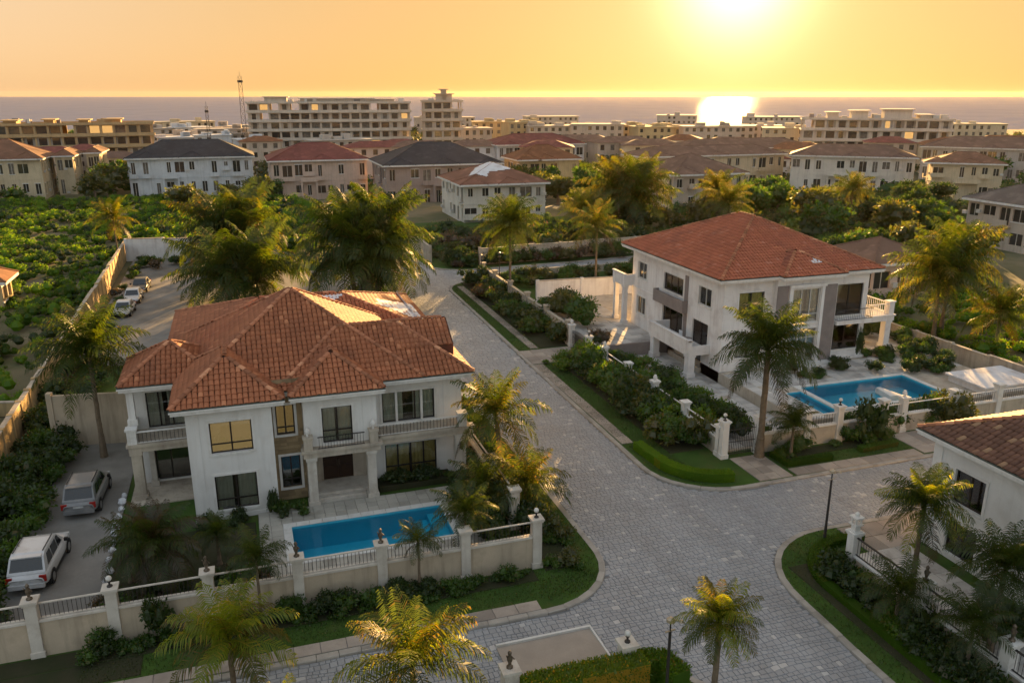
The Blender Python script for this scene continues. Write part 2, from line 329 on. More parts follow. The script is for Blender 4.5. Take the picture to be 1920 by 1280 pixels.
def far_pal(name, wall, roof):
    K['fw_' + name] = pmat(name + '_far_wall', wall, tuple(x * 0.85 for x in wall), 0.25, 0.9, 0, 6, streak=(tuple(x * 0.4 for x in wall), 0.5), stain=(tuple(x * 0.6 for x in wall), 0.5, 0.3))
    if roof: K['fr_' + name] = pmat(name + '_far_roof', roof, tuple(x * 0.7 for x in roof), 0.3, 0.85, 0.5, 4, stain=(tuple(min(1, x * 2.2 + 0.03) for x in roof), 0.35, 0.5))
far_pal('white', (0.68, 0.69, 0.69), (0.05, 0.048, 0.052))
far_pal('pink', (0.66, 0.50, 0.40), (0.22, 0.07, 0.055))
far_pal('brownish', (0.42, 0.32, 0.27), (0.06, 0.055, 0.058))
far_pal('ivory', (0.70, 0.65, 0.56), (0.24, 0.11, 0.07))
far_pal('yellow', (0.60, 0.45, 0.24), (0.24, 0.10, 0.045))
far_pal('cream', (0.66, 0.54, 0.36), (0.22, 0.11, 0.065))
far_pal('sand', (0.58, 0.48, 0.38), (0.20, 0.12, 0.085))
far_pal('grey', (0.52, 0.47, 0.41), (0.16, 0.13, 0.11))
far_pal('tan', (0.54, 0.38, 0.20), None)
far_pal('beige', (0.66, 0.57, 0.47), None)
K['far_glass'] = pmat('far_window', (0.03, 0.028, 0.026), (0.06, 0.055, 0.045), 0.8, 0.15, spec=0.7)
K['far_glow'] = emit_mat('far_glowing_window', (1.0, 0.55, 0.18), 0.2)  # sunset shine in a few far windows, put into the pane as emission
K['far_glass2'] = pmat('far_curtained_window', (0.22, 0.19, 0.15), (0.10, 0.085, 0.07), 1.2, 0.4)
K['far_glass3'] = pmat('far_brown_window', (0.09, 0.06, 0.04), (0.05, 0.035, 0.025), 1.2, 0.3)
K['leaf_f'] = leafmat('field_leaf', (0.075, 0.19, 0.008), (0.17, 0.29, 0.014), (0.24, 0.24, 0.02), 0.5, 0.12, 0.02, 0.25, 0.9)
K['leaf_f2'] = leafmat('field_leaf_dark', (0.045, 0.12, 0.008), (0.10, 0.20, 0.012), (0.16, 0.18, 0.02), 0.45, 0.1, 0.02, 0.25, 0.65)
K['frond_y'] = leafmat('yellow_green_palm_frond', (0.13, 0.20, 0.012), (0.24, 0.27, 0.018), (0.32, 0.24, 0.03), 0.5, 0.15, 0.03, 0.5, 0.85)  # areca yellow-green, brightened in the colour to stand for sun on the crowns
# ---------------------------------------------------------------- ground, sea, streets
def rot_view(d, s):        # point d metres along the view heading, s metres to its right
    a = R(18.1); return (math.sin(a) * d + math.cos(a) * s, math.cos(a) * d - math.sin(a) * s)
from mathutils.geometry import tessellate_polygon
POOLS = [(1.1, 9.4, 38.7, 42.2)]; POOLS2 = [(39.9, 49.6, 45.7, 50.3), (38.05, 39.4, 45.2, 49.6)]
def holed(m, outer, holes, z):
    """flat surface with rectangular openings"""
    loops = [[Vector((p[0], p[1], 0)) for p in outer]] + [[Vector((a, c, 0)), Vector((b, c, 0)), Vector((b, d, 0)), Vector((a, d, 0))] for a, b, c, d in holes]
    flat = [(v.x, v.y, z) for l in loops for v in l]
    fs = []
    for t in tessellate_polygon(loops):
        a, b, c = (Vector(flat[i]) for i in t); fs.append(t if (b - a).cross(c - a).z > 0 else (t[0], t[2], t[1]))
    m.add(flat, fs)
g = MB()
def GZ(x, y):          # the land dips towards the shore
    d = x * math.sin(R(18.1)) + y * math.cos(R(18.1)); return -0.06 - 3.0 * min(1.0, max(0.0, (d - 176) / 40))
holed(g, [rot_view(-120, -700), rot_view(-120, 900), rot_view(176, 900), rot_view(176, -700)], POOLS, -0.06)
g.quad(rot_view(176, -700) + (-0.06,), rot_view(176, 900) + (-0.06,), rot_view(216, 900) + (-3.06,), rot_view(216, -700) + (-3.06,))
g.quad(rot_view(216, -700) + (-3.06,), rot_view(216, 900) + (-3.06,), rot_view(640, 1100) + (-3.06,), rot_view(640, -1100) + (-3.06,))
0 and g.poly([rot_view(-120, -700) + (-0.06,), rot_view(-120, 900) + (-0.06,), rot_view(640, 1100) + (-0.06,), rot_view(640, 0) + (-0.06,), rot_view(640, -1100) + (-0.06,)][::1])
g.quad(rot_view(640, -1100) + (-3.06,), rot_view(640, 1100) + (-3.06,), rot_view(660, 1100) + (-5.5,), rot_view(660, -1100) + (-5.5,))
struct(g.build('ground', K['dirt']))

def sea_mat():
    m, nt, N, L, o = nodes('sea_water')
    df = N.new('ShaderNodeBsdfDiffuse'); df.inputs[0].default_value = (0.21, 0.23, 0.31, 1)
    gl = N.new('ShaderNodeBsdfGlossy'); gl.inputs['Roughness'].default_value = 0.10; gl.inputs[0].default_value = (0.9, 0.88, 0.86, 1)
    mx = N.new('ShaderNodeMixShader');  L.new(df.outputs[0], mx.inputs[1]); L.new(gl.outputs[0], mx.inputs[2]); L.new(mx.outputs[0], o.inputs[0])
    tc = N.new('ShaderNodeTexCoord').outputs['Object']
    L.new(remap(nt, noise(nt, 0.016, 6, tc, (1.0, 0.45, 1), 0.75), 0.44, 0.66, 0.01, 0.15), mx.inputs[0])
    h1 = noise(nt, 0.035, 5, tc, (1.0, 2.2, 1)); h2 = noise(nt, 0.25, 4, tc, (1.0, 2.0, 1))
    a = N.new('ShaderNodeMath'); a.operation = 'MULTIPLY_ADD'; a.inputs[1].default_value = 4.0; L.new(h1, a.inputs[0]); L.new(h2, a.inputs[2])
    b = N.new('ShaderNodeBump'); b.inputs['Strength'].default_value = 0.55; b.inputs['Distance'].default_value = 0.8
    L.new(a.outputs[0], b.inputs['Height']); L.new(b.outputs[0], gl.inputs['Normal']); return m
w = MB()
w.quad(rot_view(645, -6800) + (-3.6,), rot_view(645, 6800) + (-3.6,), rot_view(6800, 6800) + (-3.6,), rot_view(6800, -6800) + (-3.6,))
struct(w.build('sea', sea_mat()))

def arc(cx, cy_, r, a0, a1, n=9):
    return [(cx + r * math.cos(R(a0 + (a1 - a0) * i / (n - 1))), cy_ + r * math.sin(R(a0 + (a1 - a0) * i / (n - 1)))) for i in range(n)]
def resample(pts, step):
    out_ = [pts[0]]; acc = 0.0
    for i in range(len(pts) - 1):
        a = Vector(pts[i]); b = Vector(pts[i + 1]); l = (b - a).length; d = step - acc
        while d <= l:
            q = a.lerp(b, d / l); out_.append((q.x, q.y)); d += step
        acc = (acc + l) % step
    out_.append(pts[-1]); return out_
def offset(pts, d):        # offset an open line to its left by d
    res = []
    for i in range(len(pts)):
        a = Vector(pts[max(0, i - 1)]); b = Vector(pts[min(len(pts) - 1, i + 1)]); t = (b - a)
        if t.length < 1e-6: t = Vector((1, 0))
        t.normalize(); res.append((pts[i][0] - t.y * d, pts[i][1] + t.x * d))
    return res

# kerb lines, block interior on the left of each line
K_NE = [(58.0, 103.0), (40.0, 101.2), (29.5, 100.2)] + arc(28.3, 95.0, 5.1, 82, 180) + [(23.1, 80.0), (22.9, 60.0)] + arc(27.4, 43.4, 4.6, 180, 270)[0:] + [(34.0, 38.9), (62.0, 39.1)]
K_W = [(-14.8, 30.6)] + [(0, 30.65)] + arc(11.9, 35.0, 4.3, -90, 0, 10) + [(16.1, 60.0), (16.4, 90.0), (16.4, 118.0)]
K_SE = [(60.0, 33.3), (34.0, 33.3)] + [(29.0, 33.4)] + arc(28.6, 28.2, 5.25, 92, 180, 10) + [(23.2, 24.0), (23.2, 12.0)]
K_S = [(16.6, 12.0), (16.6, 21.0)] + arc(13.2, 22.6, 3.5, 0, 90, 8) + [(4.0, 26.1), (-16.0, 26.0)]
K_N = [(60.0, 109.0), (44.0, 107.2), (32.0, 106.4)][::-1]
K_N = [(23.2, 150.0), (23.3, 116.0)] + arc(29.3, 112.4, 6.0, 180, 265, 8) + [(44.0, 107.2), (60.0, 109.0)]
def in_poly(x, y, poly):
    c = False; n = len(poly); j = n - 1
    for i in range(n):
        xi, yi = poly[i]; xj, yj = poly[j]
        if (yi > y) != (yj > y) and x < (xj - xi) * (y - yi) / (yj - yi) + xi: c = not c
        j = i
    return c
blocks = {}
def block(name, line, closing, top, kerb_w=0.32, z=0.15, walk=None):
    """a raised block: kerb stones along the line, filled surface inside"""
    base = MB(); inner = offset(line, kerb_w + 0.004)
    out_ = inner + closing
    for i in range(len(out_)):
        a, b = out_[i], out_[(i + 1) % len(out_)]; base.quad((a[0], a[1], -0.05), (b[0], b[1], -0.05), (b[0], b[1], z - 0.015), (a[0], a[1], z - 0.015))
    holed(base, out_, [h for h in POOLS if in_poly(h[0], h[2], out_)], z - 0.015)
    root = struct(base.build(name, top))
    pts = resample(line, 0.95)
    inn = offset(pts, kerb_w)
    for i in range(len(pts) - 1):
        a, b = Vector(pts[i]), Vector(pts[i + 1])
        if (b - a).length < 0.3: continue
        c, d = Vector(inn[i]), Vector(inn[i + 1])
        mid = (a + b) / 2
        if mid.y > 98 and name != 'pavement_ne': pass
        gap = 0.012; t = (b - a).normalized() * gap; t2 = (d - c).normalized() * gap if (d - c).length > 1e-4 else t
        h = z + rnd.uniform(-0.008, 0.01)
        k = MB(); bv = 0.035
        nrm = (c - a).normalized() * bv
        k.prism([a + t, b - t, d - t2, c + t2], -0.02, h - bv)
        k.poly([(a + t).to_tuple() + (h - bv,), (b - t).to_tuple() + (h - bv,), (b - t + nrm).to_tuple() + (h,), (a + t + nrm).to_tuple() + (h,)])
        k.poly([(a + t + nrm).to_tuple() + (h,), (b - t + nrm).to_tuple() + (h,), (d - t2).to_tuple() + (h - 0.004,), (c + t2).to_tuple() + (h - 0.004,)])
        k.build('kerb_stone', K['kerb'], root)
    blocks[name] = root; return root
block('pavement', K_NE, [(62.0, 103.0)], K['lawn'])
block('pavement', K_W, [(-14.8, 118.0)], K['lawn'])
block('pavement', K_SE, [(60.0, 12.0)], K['lawn'])
block('pavement', K_S, [(-16.0, 12.0)], K['lawn'])
block('pavement', K_N, [(60.0, 150.0)], K['lawn'])

# the carriageway bed and its pavers
road = MB()
road.quad((-20, 8, 0), (66, 8, 0), (66, 33, 0), (-20, 33, 0)); road.quad((14, 33, 0), (66, 33, 0), (66, 42, 0), (14, 42, 0))
road.quad((14, 42, 0), (26, 42, 0), (26, 160, 0), (14, 160, 0)); road.quad((26, 98, 0), (70, 98, 0), (70, 114, 0), (26, 114, 0))
road_o = struct(road.build('road', K['joint']))
BP = [K_NE + [(62.0, 103.0)], K_W + [(-14.8, 118.0)], K_SE + [(60.0, 12.0)], K_S + [(-16.0, 12.0)], K_N + [(60.0, 150.0)]]
def on_road(x, y): return not any(in_poly(x, y, p) for p in BP)
def paver_shape(x0, x1, ya, yb, hz):
    """one stone: top and four worn edges; ya, yb = (left, right) y of the row lines"""
    gp = 0.008; bv = 0.013
    o_ = [(x0 + gp, ya[0] + gp), (x1 - gp, ya[1] + gp), (x1 - gp, yb[1] - gp), (x0 + gp, yb[0] - gp)]
    i_ = [(o_[0][0] + bv, o_[0][1] + bv), (o_[1][0] - bv, o_[1][1] + bv), (o_[2][0] - bv, o_[2][1] - bv), (o_[3][0] + bv, o_[3][1] - bv)]
    zt = [hz + rnd.uniform(-0.004, 0.004) for _ in range(4)]
    V = [(p[0], p[1], 0.0) for p in o_] + [(p[0], p[1], z) for p, z in zip(i_, zt)]
    return V, [(4, 5, 6, 7), (0, 1, 5, 4), (1, 2, 6, 5), (2, 3, 7, 6), (3, 0, 4, 7)]
mass = MB(); singles = 0; y = 19.5; row = 0
def wav(x, r_): return 0.055 * math.sin(x * 0.9 + r_ * 1.7) + 0.04 * math.sin(x * 2.3 + r_ * 0.6) + 0.03 * math.sin(x * 0.31 + r_ * 0.11)
cells = []
while y < 112:
    hgt = (0.245 if y < 62 else 0.42) * rnd.uniform(0.85, 1.15)
    if y < 26.5: xr = [(15.9, 23.6)]
    elif y < 31.5: xr = [(-15, 27)]
    elif y < 40: xr = [(11.5, 46)]
    elif y < 44: xr = [(15, 30)]
    elif y < 98: xr = [(15.8, 23.7)]
    else: xr = [(16, 58)]
    for xa, xb in xr:
        x = xa + rnd.uniform(0, 0.4)
        while x < xb:
            wdt = rnd.choice([0.22, 0.27, 0.32, 0.40]) * (1.0 if y < 62 else 1.6) * rnd.uniform(0.9, 1.1)
            cx, cy_ = x + wdt / 2, y + hgt / 2
            if on_road(cx, cy_):
                ya = (y + wav(x, row), y + wav(x + wdt, row)); yb = (y + hgt + wav(x, row + 1), y + hgt + wav(x + wdt, row + 1))
                V, F = paver_shape(x, x + wdt, ya, yb, 0.030 + rnd.uniform(-0.007, 0.008))
                cells.append((math.hypot(cx - 2, cy_) if 16.6 < cx < 23.2 and cy_ > 21.3 else 999, V, F))
            x += wdt
    y += hgt; row += 1
cells.sort(key=lambda c: c[0])
for k, (d, V, F) in enumerate(cells):
    if k < 300: MB().add(V, F).build('paver', K['paver'], road_o)
    else: mass.add(V, F)
stuff(mass.build('pavers', K['paver'], road_o))

def flags(name, x0, x1, y0, y1, z, sx, sy, mat, parent, jit=0.02, gap=0.012, one=True, skip=0.0, th=0.05):
    """paving slabs laid in a rectangle, each a little uneven"""
    nx = max(1, round((x1 - x0) / sx)); ny = max(1, round((y1 - y0) / sy)); m = MB()
    dx = (x1 - x0) / nx; dy = (y1 - y0) / ny
    for j in range(ny):
        for i in range(nx):
            if rnd.random() < skip: continue
            a = x0 + i * dx + gap; b = x0 + (i + 1) * dx - gap; c = y0 + j * dy + gap; d = y0 + (j + 1) * dy - gap
            q = MB().bbox(a, b, c, d, z - th, z + rnd.uniform(-jit, jit) * 0.4, 0.012)
            if one: m.add(q.v, q.f)
            else: q.build(name, mat, parent)
    if one: stuff(m.build(name, mat, parent))
# verge paths
def path_thing(name, x0, x1, y0, y1, z, sx, sy, mat=K['slabpave'], one=False):
    b = MB().box(x0, x1, y0, y1, -0.04, z - 0.035); o = struct(b.build(name, K['joint'])); flags('paving_slab', x0, x1, y0, y1, z, sx, sy, mat, o, one=one); return o
path_thing('path', 24.55, 25.35, 69.6, 97.0, 0.185, 0.8, 1.2)
path_thing('driveway', 23.24, 28.4, 65.2, 69.2, 0.18, 1.0, 1.0)
path_thing('path', 23.24, 24.1, 47.0, 65.0, 0.18, 0.86, 1.2)
path_thing('path', 28.9, 31.3, 39.25, 42.7, 0.18, 0.8, 0.85)
path_thing('path', 31.6, 41.5, 39.25, 40.2, 0.18, 1.1, 0.95)
path_thing('driveway', 41.7, 47.0, 39.45, 42.7, 0.18, 1.2, 1.1)
path_thing('path', -14.0, 11.6, 31.0, 31.75, 0.18, 1.1, 0.75)
path_thing('path', 29.5, 36.0, 30.4, 32.95, 0.18, 1.2, 1.2)
# planting beds next to the walls
def bed(x0, x1, y0, y1, z=0.19):
    struct(MB().bbox(x0, x1, y0, y1, -0.03, z, 0.05).build('flower_bed', K['soil']))
bed(-14, 12.3, 33.3, 34.35); bed(12.9, 14.6, 34.0, 74); bed(25.5, 28.3, 69.5, 99); bed(25.6, 28.2, 44.6, 65); bed(31.6, 41.3, 41.6, 42.6)
bed(24.6, 26.9, 14, 30.5); bed(-14.6, -12.4, 36, 75.9); bed(-16, 6, 19, 23.8); bed(-7.7, -0.75, 34.9, 43.6, 0.2); bed(-14, -5.6, 31.9, 33.28, 0.17)
# yards inside the plots
def yard(name, x0, x1, y0, y1, z, mat): return struct(MB().box(x0, x1, y0, y1, -0.05, z).build(name, mat))
yard('driveway', -12.4, -7.9, 35.0, 62.0, 0.20, K['yard']); yard('yard', -15.2, 6.0, 76.0, 130.0, 0.19, K['yard'])
flags('paving_slab', 27.4, 31.9, 14.0, 30.3, 0.25, 0.9, 0.9, K['terrace'], yard('yard', 27.35, 31.95, 14.0, 30.35, 0.21, K['slab']), 0.02, 0.01, True); yard('yard', -2.0, 13.6, 76.2, 112.0, 0.20, K['yard'])
# ---------------------------------------------------------------- house building kit
class Fac:
    """a facade plane: side '-Y','+Y','-X','+X' at coordinate c; u = the other horizontal coordinate, d = outward"""
    def __init__(s, side, c): s.side = side; s.c = c
    def p(s, u, d, z):
        if s.side == '-Y': return (u, s.c - d, z)
        if s.side == '+Y': return (u, s.c + d, z)
        if s.side == '-X': return (s.c - d, u, z)
        return (s.c + d, u, z)
    def box(s, mb, u0, u1, d0, d1, z0, z1, mi=0):
        a = s.p(u0, d0, z0); b = s.p(u1, d1, z1)
        return mb.box(min(a[0], b[0]), max(a[0], b[0]), min(a[1], b[1]), max(a[1], b[1]), min(z0, z1), max(z0, z1), mi)
def wall(F, u0, u1, z0, z1, mat, parent, holes=(), thick=0.22, name='wall'):
    m = MB()
    us = sorted({u0, u1} | {min(max(h[i], u0), u1) for h in holes for i in (0, 1)})
    zs = sorted({z0, z1} | {min(max(h[i], z0), z1) for h in holes for i in (2, 3)})
    for i in range(len(us) - 1):
        for j in range(len(zs) - 1):
            cu = (us[i] + us[i + 1]) / 2; cz = (zs[j] + zs[j + 1]) / 2
            if any(h[0] < cu < h[1] and h[2] < cz < h[3] for h in holes): continue
            m.quad(F.p(us[i], 0, zs[j]), F.p(us[i + 1], 0, zs[j]), F.p(us[i + 1], 0, zs[j + 1]), F.p(us[i], 0, zs[j + 1]))
    for a, b, c, d in holes:
        q = lambda u, dd, z: F.p(u, dd, z)
        m.quad(q(a, 0, c), q(a, -thick, c), q(a, -thick, d), q(a, 0, d)); m.quad(q(b, 0, c), q(b, -thick, c), q(b, -thick, d), q(b, 0, d))
        m.quad(q(a, 0, c), q(b, 0, c), q(b, -thick, c), q(a, -thick, c)); m.quad(q(a, 0, d), q(b, 0, d), q(b, -thick, d), q(a, -thick, d))
    return m.build(name, mat, parent)
def window(F, parent, u0, u1, z0, z1, cols=2, transom=None, frame=None, inner='curtain', surround=True, fw=0.07, splits=None, name='window', sw=0.14, depth=0.9):
    frame = frame or K['black']; f = MB(); D = -0.17
    F.box(f, u0 + 0.003, u0 + fw, D, D + 0.08, z0 + 0.003, z1 - 0.003); F.box(f, u1 - fw, u1 - 0.003, D, D + 0.08, z0 + 0.003, z1 - 0.003)
    F.box(f, u0 + fw, u1 - fw, D, D + 0.08, z0 + 0.003, z0 + fw); F.box(f, u0 + fw, u1 - fw, D, D + 0.08, z1 - fw, z1 - 0.003)
    cuts = splits or [u0 + (u1 - u0) * k / cols for k in range(1, cols)]
    for c in cuts: F.box(f, c - fw * 0.6, c + fw * 0.6, D - 0.004, D + 0.084, z0 + fw, z1 - fw)
    if transom: F.box(f, u0 + fw, u1 - fw, D + 0.002, D + 0.074, transom - 0.035, transom + 0.035)
    w = f.build(name, frame, parent)
    edges = [u0 + fw] + cuts + [u1 - fw]; zz = [z0 + fw] + ([transom] if transom else []) + [z1 - fw]
    for i in range(len(edges) - 1):
        for j in range(len(zz) - 1):
            g_ = MB(); F.box(g_, edges[i] + 0.004, edges[i + 1] - 0.004, D + 0.03, D + 0.038, zz[j] + 0.004, zz[j + 1] - 0.004); g_.build('pane', K['glass'], w)
    # dim room behind
    r = MB(); a, b = u0 - 0.25, u1 + 0.25; lo, hi = z0 - 0.15, z1 + 0.15; B = -depth - 0.25; Fz = -0.235
    r.quad(F.p(a, B, lo), F.p(b, B, lo), F.p(b, B, hi), F.p(a, B, hi)); r.quad(F.p(a, Fz, lo), F.p(a, B, lo), F.p(a, B, hi), F.p(a, Fz, hi))
    r.quad(F.p(b, Fz, lo), F.p(b, B, lo), F.p(b, B, hi), F.p(b, Fz, hi)); r.quad(F.p(a, Fz, lo), F.p(b, Fz, lo), F.p(b, B, lo), F.p(a, B, lo)); r.quad(F.p(a, Fz, hi), F.p(b, Fz, hi), F.p(b, B, hi), F.p(a, B, hi))
    r.build('room', K['room'], w)
    if inner:
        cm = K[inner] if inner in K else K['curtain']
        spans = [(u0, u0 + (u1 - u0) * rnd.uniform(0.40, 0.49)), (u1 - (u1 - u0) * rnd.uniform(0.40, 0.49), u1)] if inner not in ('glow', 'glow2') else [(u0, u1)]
        for s0, s1 in spans:
            c = MB(); n = max(6, int((s1 - s0) / 0.07)); ph = rnd.uniform(0, 6)
            P = [(s0 + (s1 - s0) * k / n, -0.29 + 0.03 * math.sin(k * 1.9 + ph) + 0.015 * math.sin(k * 0.7)) for k in range(n + 1)]
            for k in range(n): c.quad(F.p(P[k][0], P[k][1], z0 + 0.02), F.p(P[k + 1][0], P[k + 1][1], z0 + 0.02), F.p(P[k + 1][0], P[k + 1][1], z1), F.p(P[k][0], P[k][1], z1))
            c.build('curtain', cm, w)
    if surround:
        s_ = MB(); t = sw; o = 0.045
        F.box(s_, u0 - t, u0, 0.002, o, z0 - t, z1 + t); F.box(s_, u1, u1 + t, 0.002, o, z0 - t, z1 + t)
        F.box(s_, u0, u1, 0.002, o, z1, z1 + t); F.box(s_, u0, u1, 0.002, o + 0.03, z0 - t, z0)
        s_.build('surround', K['trim'], w)
    return w
def tile_mesh(name, mat, w=0.285, l=0.43, h=0.07):
    V = []; F_ = []
    xs = [-0.5, -0.36, 0.0, 0.36, 0.5]; hs = [0.0, 0.72, 1.0, 0.72, 0.0]
    for (yy, zo, sc) in ((0.0, 0.045, 1.0), (l, 0.004, 0.9)):
        for x, hh in zip(xs, hs): V.append((x * w * 0.97 * sc, yy, zo + hh * h))
    for x, hh in zip(xs, hs): V.append((x * w * 0.9, 0.012, 0.0 + hh * h * 0.75))
    for k in range(4): F_.append((k, k + 1, 5 + k + 1, 5 + k))
    for k in range(4): F_.append((10 + k, 10 + k + 1, k + 1, k))
    me = bpy.data.meshes.new(name); me.from_pydata(V, [], F_); me.materials.append(mat); me.update(); return me
TILE_CACHE = {}
def tmesh(mat, w=0.285, l=0.43):
    k = (mat.name, w)
    if k not in TILE_CACHE: TILE_CACHE[k] = tile_mesh('tile', mat, w, l)
    return TILE_CACHE[k]
class Roof:
    """collects roof planes, lays tiles on them, the nearest as single pieces"""
    def __init__(s, parent, tmat, rmat, tw=0.285, row=0.365): s.planes = []; s.lines = []; s.parent = parent; s.tmat = tmat; s.rmat = rmat; s.deck = MB(); s.fas = MB(); s.gut = MB(); s.tw = tw; s.row = row; s.cover = []
    def plane(s, pts, tiles=True):
        """pts in order: eave start, eave end, then the rest (counter-clockwise seen from above)"""
        P = [Vector(p) for p in pts]; s.deck.poly([tuple(p) for p in P])
        if not tiles: return
        u = (P[1] - P[0]).normalized(); n = (P[1] - P[0]).cross(P[-1] - P[0]).normalized()
        if n.z < 0: n = -n
        v = n.cross(u).normalized()
        if v.z < 0: v = -v
        s.planes.append((P[0], u, v, n, [((p - P[0]).dot(u), (p - P[0]).dot(v)) for p in P]))
    def hip(s, x0, x1, y0, y1, ze, tan, fascia=True, sides='SNWE', gable=''):
        w, d = x1 - x0, y1 - y0
        if d >= w:
            h = w / 2; xm = (x0 + x1) / 2; a = (xm, y0 + h, ze + h * tan); b = (xm, y1 - h, ze + h * tan)
            pl = {'S': [(x0, y0, ze), (x1, y0, ze), a], 'E': [(x1, y0, ze), (x1, y1, ze), b, a], 'N': [(x1, y1, ze), (x0, y1, ze), b], 'W': [(x0, y1, ze), (x0, y0, ze), a, b]}
            hips = [((x0, y0, ze), a), ((x1, y0, ze), a), ((x0, y1, ze), b), ((x1, y1, ze), b), (a, b)]
        else:
            h = d / 2; ym = (y0 + y1) / 2; a = (x0 + h, ym, ze + h * tan); b = (x1 - h, ym, ze + h * tan)
            pl = {'S': [(x0, y0, ze), (x1, y0, ze), b, a], 'E': [(x1, y0, ze), (x1, y1, ze), b], 'N': [(x1, y1, ze), (x0, y1, ze), a, b], 'W': [(x0, y1, ze), (x0, y0, ze), a]}
            hips = [((x0, y0, ze), a), ((x0, y1, ze), a), ((x1, y0, ze), b), ((x1, y1, ze), b), (a, b)]
        for k in 'SENW':
            P = pl[k]
            if len(P) == 4 and (Vector(P[2]) - Vector(P[3])).length < 1e-4: P = P[:3]
            s.plane(P, k in sides)
        s.cover.append((x0, x1, y0, y1, ze, tan))
        s.lines += [(p, q) for p, q in hips if (Vector(p) - Vector(q)).length > 0.3]
        if fascia:
            t = 0.13
            for X0, X1, Y0, Y1 in ((x0, x1, y0, y0 + t), (x0, x1, y1 - t, y1), (x0, x0 + t, y0 + t, y1 - t), (x1 - t, x1, y0 + t, y1 - t)):
                s.fas.box(X0, X1, Y0, Y1, ze - 0.30, ze - 0.03)
            for X0, X1, Y0, Y1 in ((x0 - 0.07, x1 + 0.07, y0 - 0.07, y0), (x0 - 0.07, x1 + 0.07, y1, y1 + 0.07), (x0 - 0.07, x0, y0, y1), (x1, x1 + 0.07, y0, y1)):
                s.fas.box(X0, X1, Y0, Y1, ze - 0.14, ze - 0.045)
                s.gut.box(X0, X1, Y0, Y1, ze - 0.04, ze + 0.025)
            s.fas.box(x0 + t, x1 - t, y0 + t, y1 - t, ze - 0.24, ze - 0.19)
    def surf(s, x, y, skip=None):
        z = -1e9
        for k, (x0, x1, y0, y1, ze, t) in enumerate(s.cover):
            if k != skip and x0 <= x <= x1 and y0 <= y <= y1: z = max(z, ze + t * min(x - x0, x1 - x, y - y0, y1 - y))
        return z
    def finish(s, singles=300, ridge_single=True):
        root = s.deck.build('roof', K['under'], s.parent)
        s.fas.build('fascia', K['trim'], root)
        if s.gut.v: s.gut.build('gutter', K['gutter'], root)
        cand = []
        for O, u, v, n, poly in s.planes:
            vm = max(p[1] for p in poly); um = max(p[0] for p in poly); u_0 = min(p[0] for p in poly); r = 0; vv = -0.03
            while vv < vm - 0.1:
                vc = vv + s.row * 0.5; xs = []
                for i in range(len(poly)):
                    (a, b), (c, d) = poly[i], poly[(i + 1) % len(poly)]
                    if (b > vc) != (d > vc): xs.append(a + (c - a) * (vc - b) / (d - b))
                if len(xs) == 2:
                    lo, hi = min(xs), max(xs); k = math.floor(lo / s.tw)
                    while k * s.tw < hi:
                        uc = (k + 0.5) * s.tw
                        if lo - 0.02 < uc < hi + 0.02:
                            c = O + u * (uc + rnd.uniform(-0.012, 0.012)) + v * (vv + rnd.uniform(-0.018, 0.018)) + n * (0.01 + rnd.uniform(0, 0.012))
                            if s.surf(c.x, c.y) < c.z + 0.16:
                                ray = (cam.location - c); dist = ray.length; ray.normalize()
                                cand.append((ray.dot(n) / dist ** 2 if ray.dot(n) > 0 else ray.dot(n), c, u, v, n))
                        k += 1
                vv += s.row; r += 1
        cand.sort(key=lambda c: -c[0])
        me = tmesh(s.tmat, s.tw); org = Vector(ORG[root])
        co = np.empty(len(me.vertices) * 3); me.vertices.foreach_get('co', co); co = co.reshape(-1, 3)
        fac = [tuple(p.vertices) for p in me.polygons]; mass_ = []
        for i, (sc, c, u, v, n) in enumerate(cand):
            rz = rnd.uniform(-0.03, 0.03); u2 = (u + v * rz).normalized(); v2 = n.cross(u2)
            M3 = np.array([u2, v2, n])
            if i < singles:
                ob = bpy.data.objects.new('tile', me); put(ob, root)
                ob.matrix_local = Matrix.Translation(c - org) @ Matrix((u2, v2, n)).transposed().to_4x4()
            else:
                mass_.append(co @ M3 + np.array(c - org))
        if mass_:
            A = np.array(mass_); q = np.array(fac); Q = A[:, q, :].reshape(-1, 4, 3)
            # welded per tile so that every tile is one island
            nT = len(A); nv = len(co); mm = bpy.data.meshes.new('tiles')
            F2 = (q[None, :, :] + (np.arange(nT) * nv)[:, None, None]).reshape(-1, 4)
            mm.vertices.add(nT * nv); mm.loops.add(F2.size); mm.polygons.add(len(F2))
            mm.vertices.foreach_set('co', A.reshape(-1).astype(np.float32)); mm.loops.foreach_set('vertex_index', F2.reshape(-1).astype(np.int32))
            mm.polygons.foreach_set('loop_start', np.arange(0, F2.size, 4, dtype=np.int32)); mm.materials.append(s.tmat); mm.update(calc_edges=True)
            stuff(put(bpy.data.objects.new('tiles', mm), root))
        # ridge and hip caps
        key = 'ridge' + s.rmat.name
        if key not in TILE_CACHE: TILE_CACHE[key] = tile_mesh('ridge_tile', s.rmat, 0.30, 0.46, 0.11)
        rm = TILE_CACHE[key]; mm = MB()
        for p, q in s.lines:
            p, q = Vector(p), Vector(q); d = q - p; n_ = max(1, int(d.length / 0.42)); v = d.normalized()
            u = v.cross(Vector((0, 0, 1))).normalized(); n = u.cross(v)
            for k in range(n_):
                c = p + v * (k * 0.42) + n * (0.055 + rnd.uniform(-0.01, 0.01))
                if s.surf(c.x, c.y) > c.z + 0.12: continue
                ob = bpy.data.objects.new('ridge_tile', rm); put(ob, root)
                ob.matrix_local = Matrix.Translation(c - org) @ Matrix((u, v, n)).transposed().to_4x4()
        s.root = root; return root
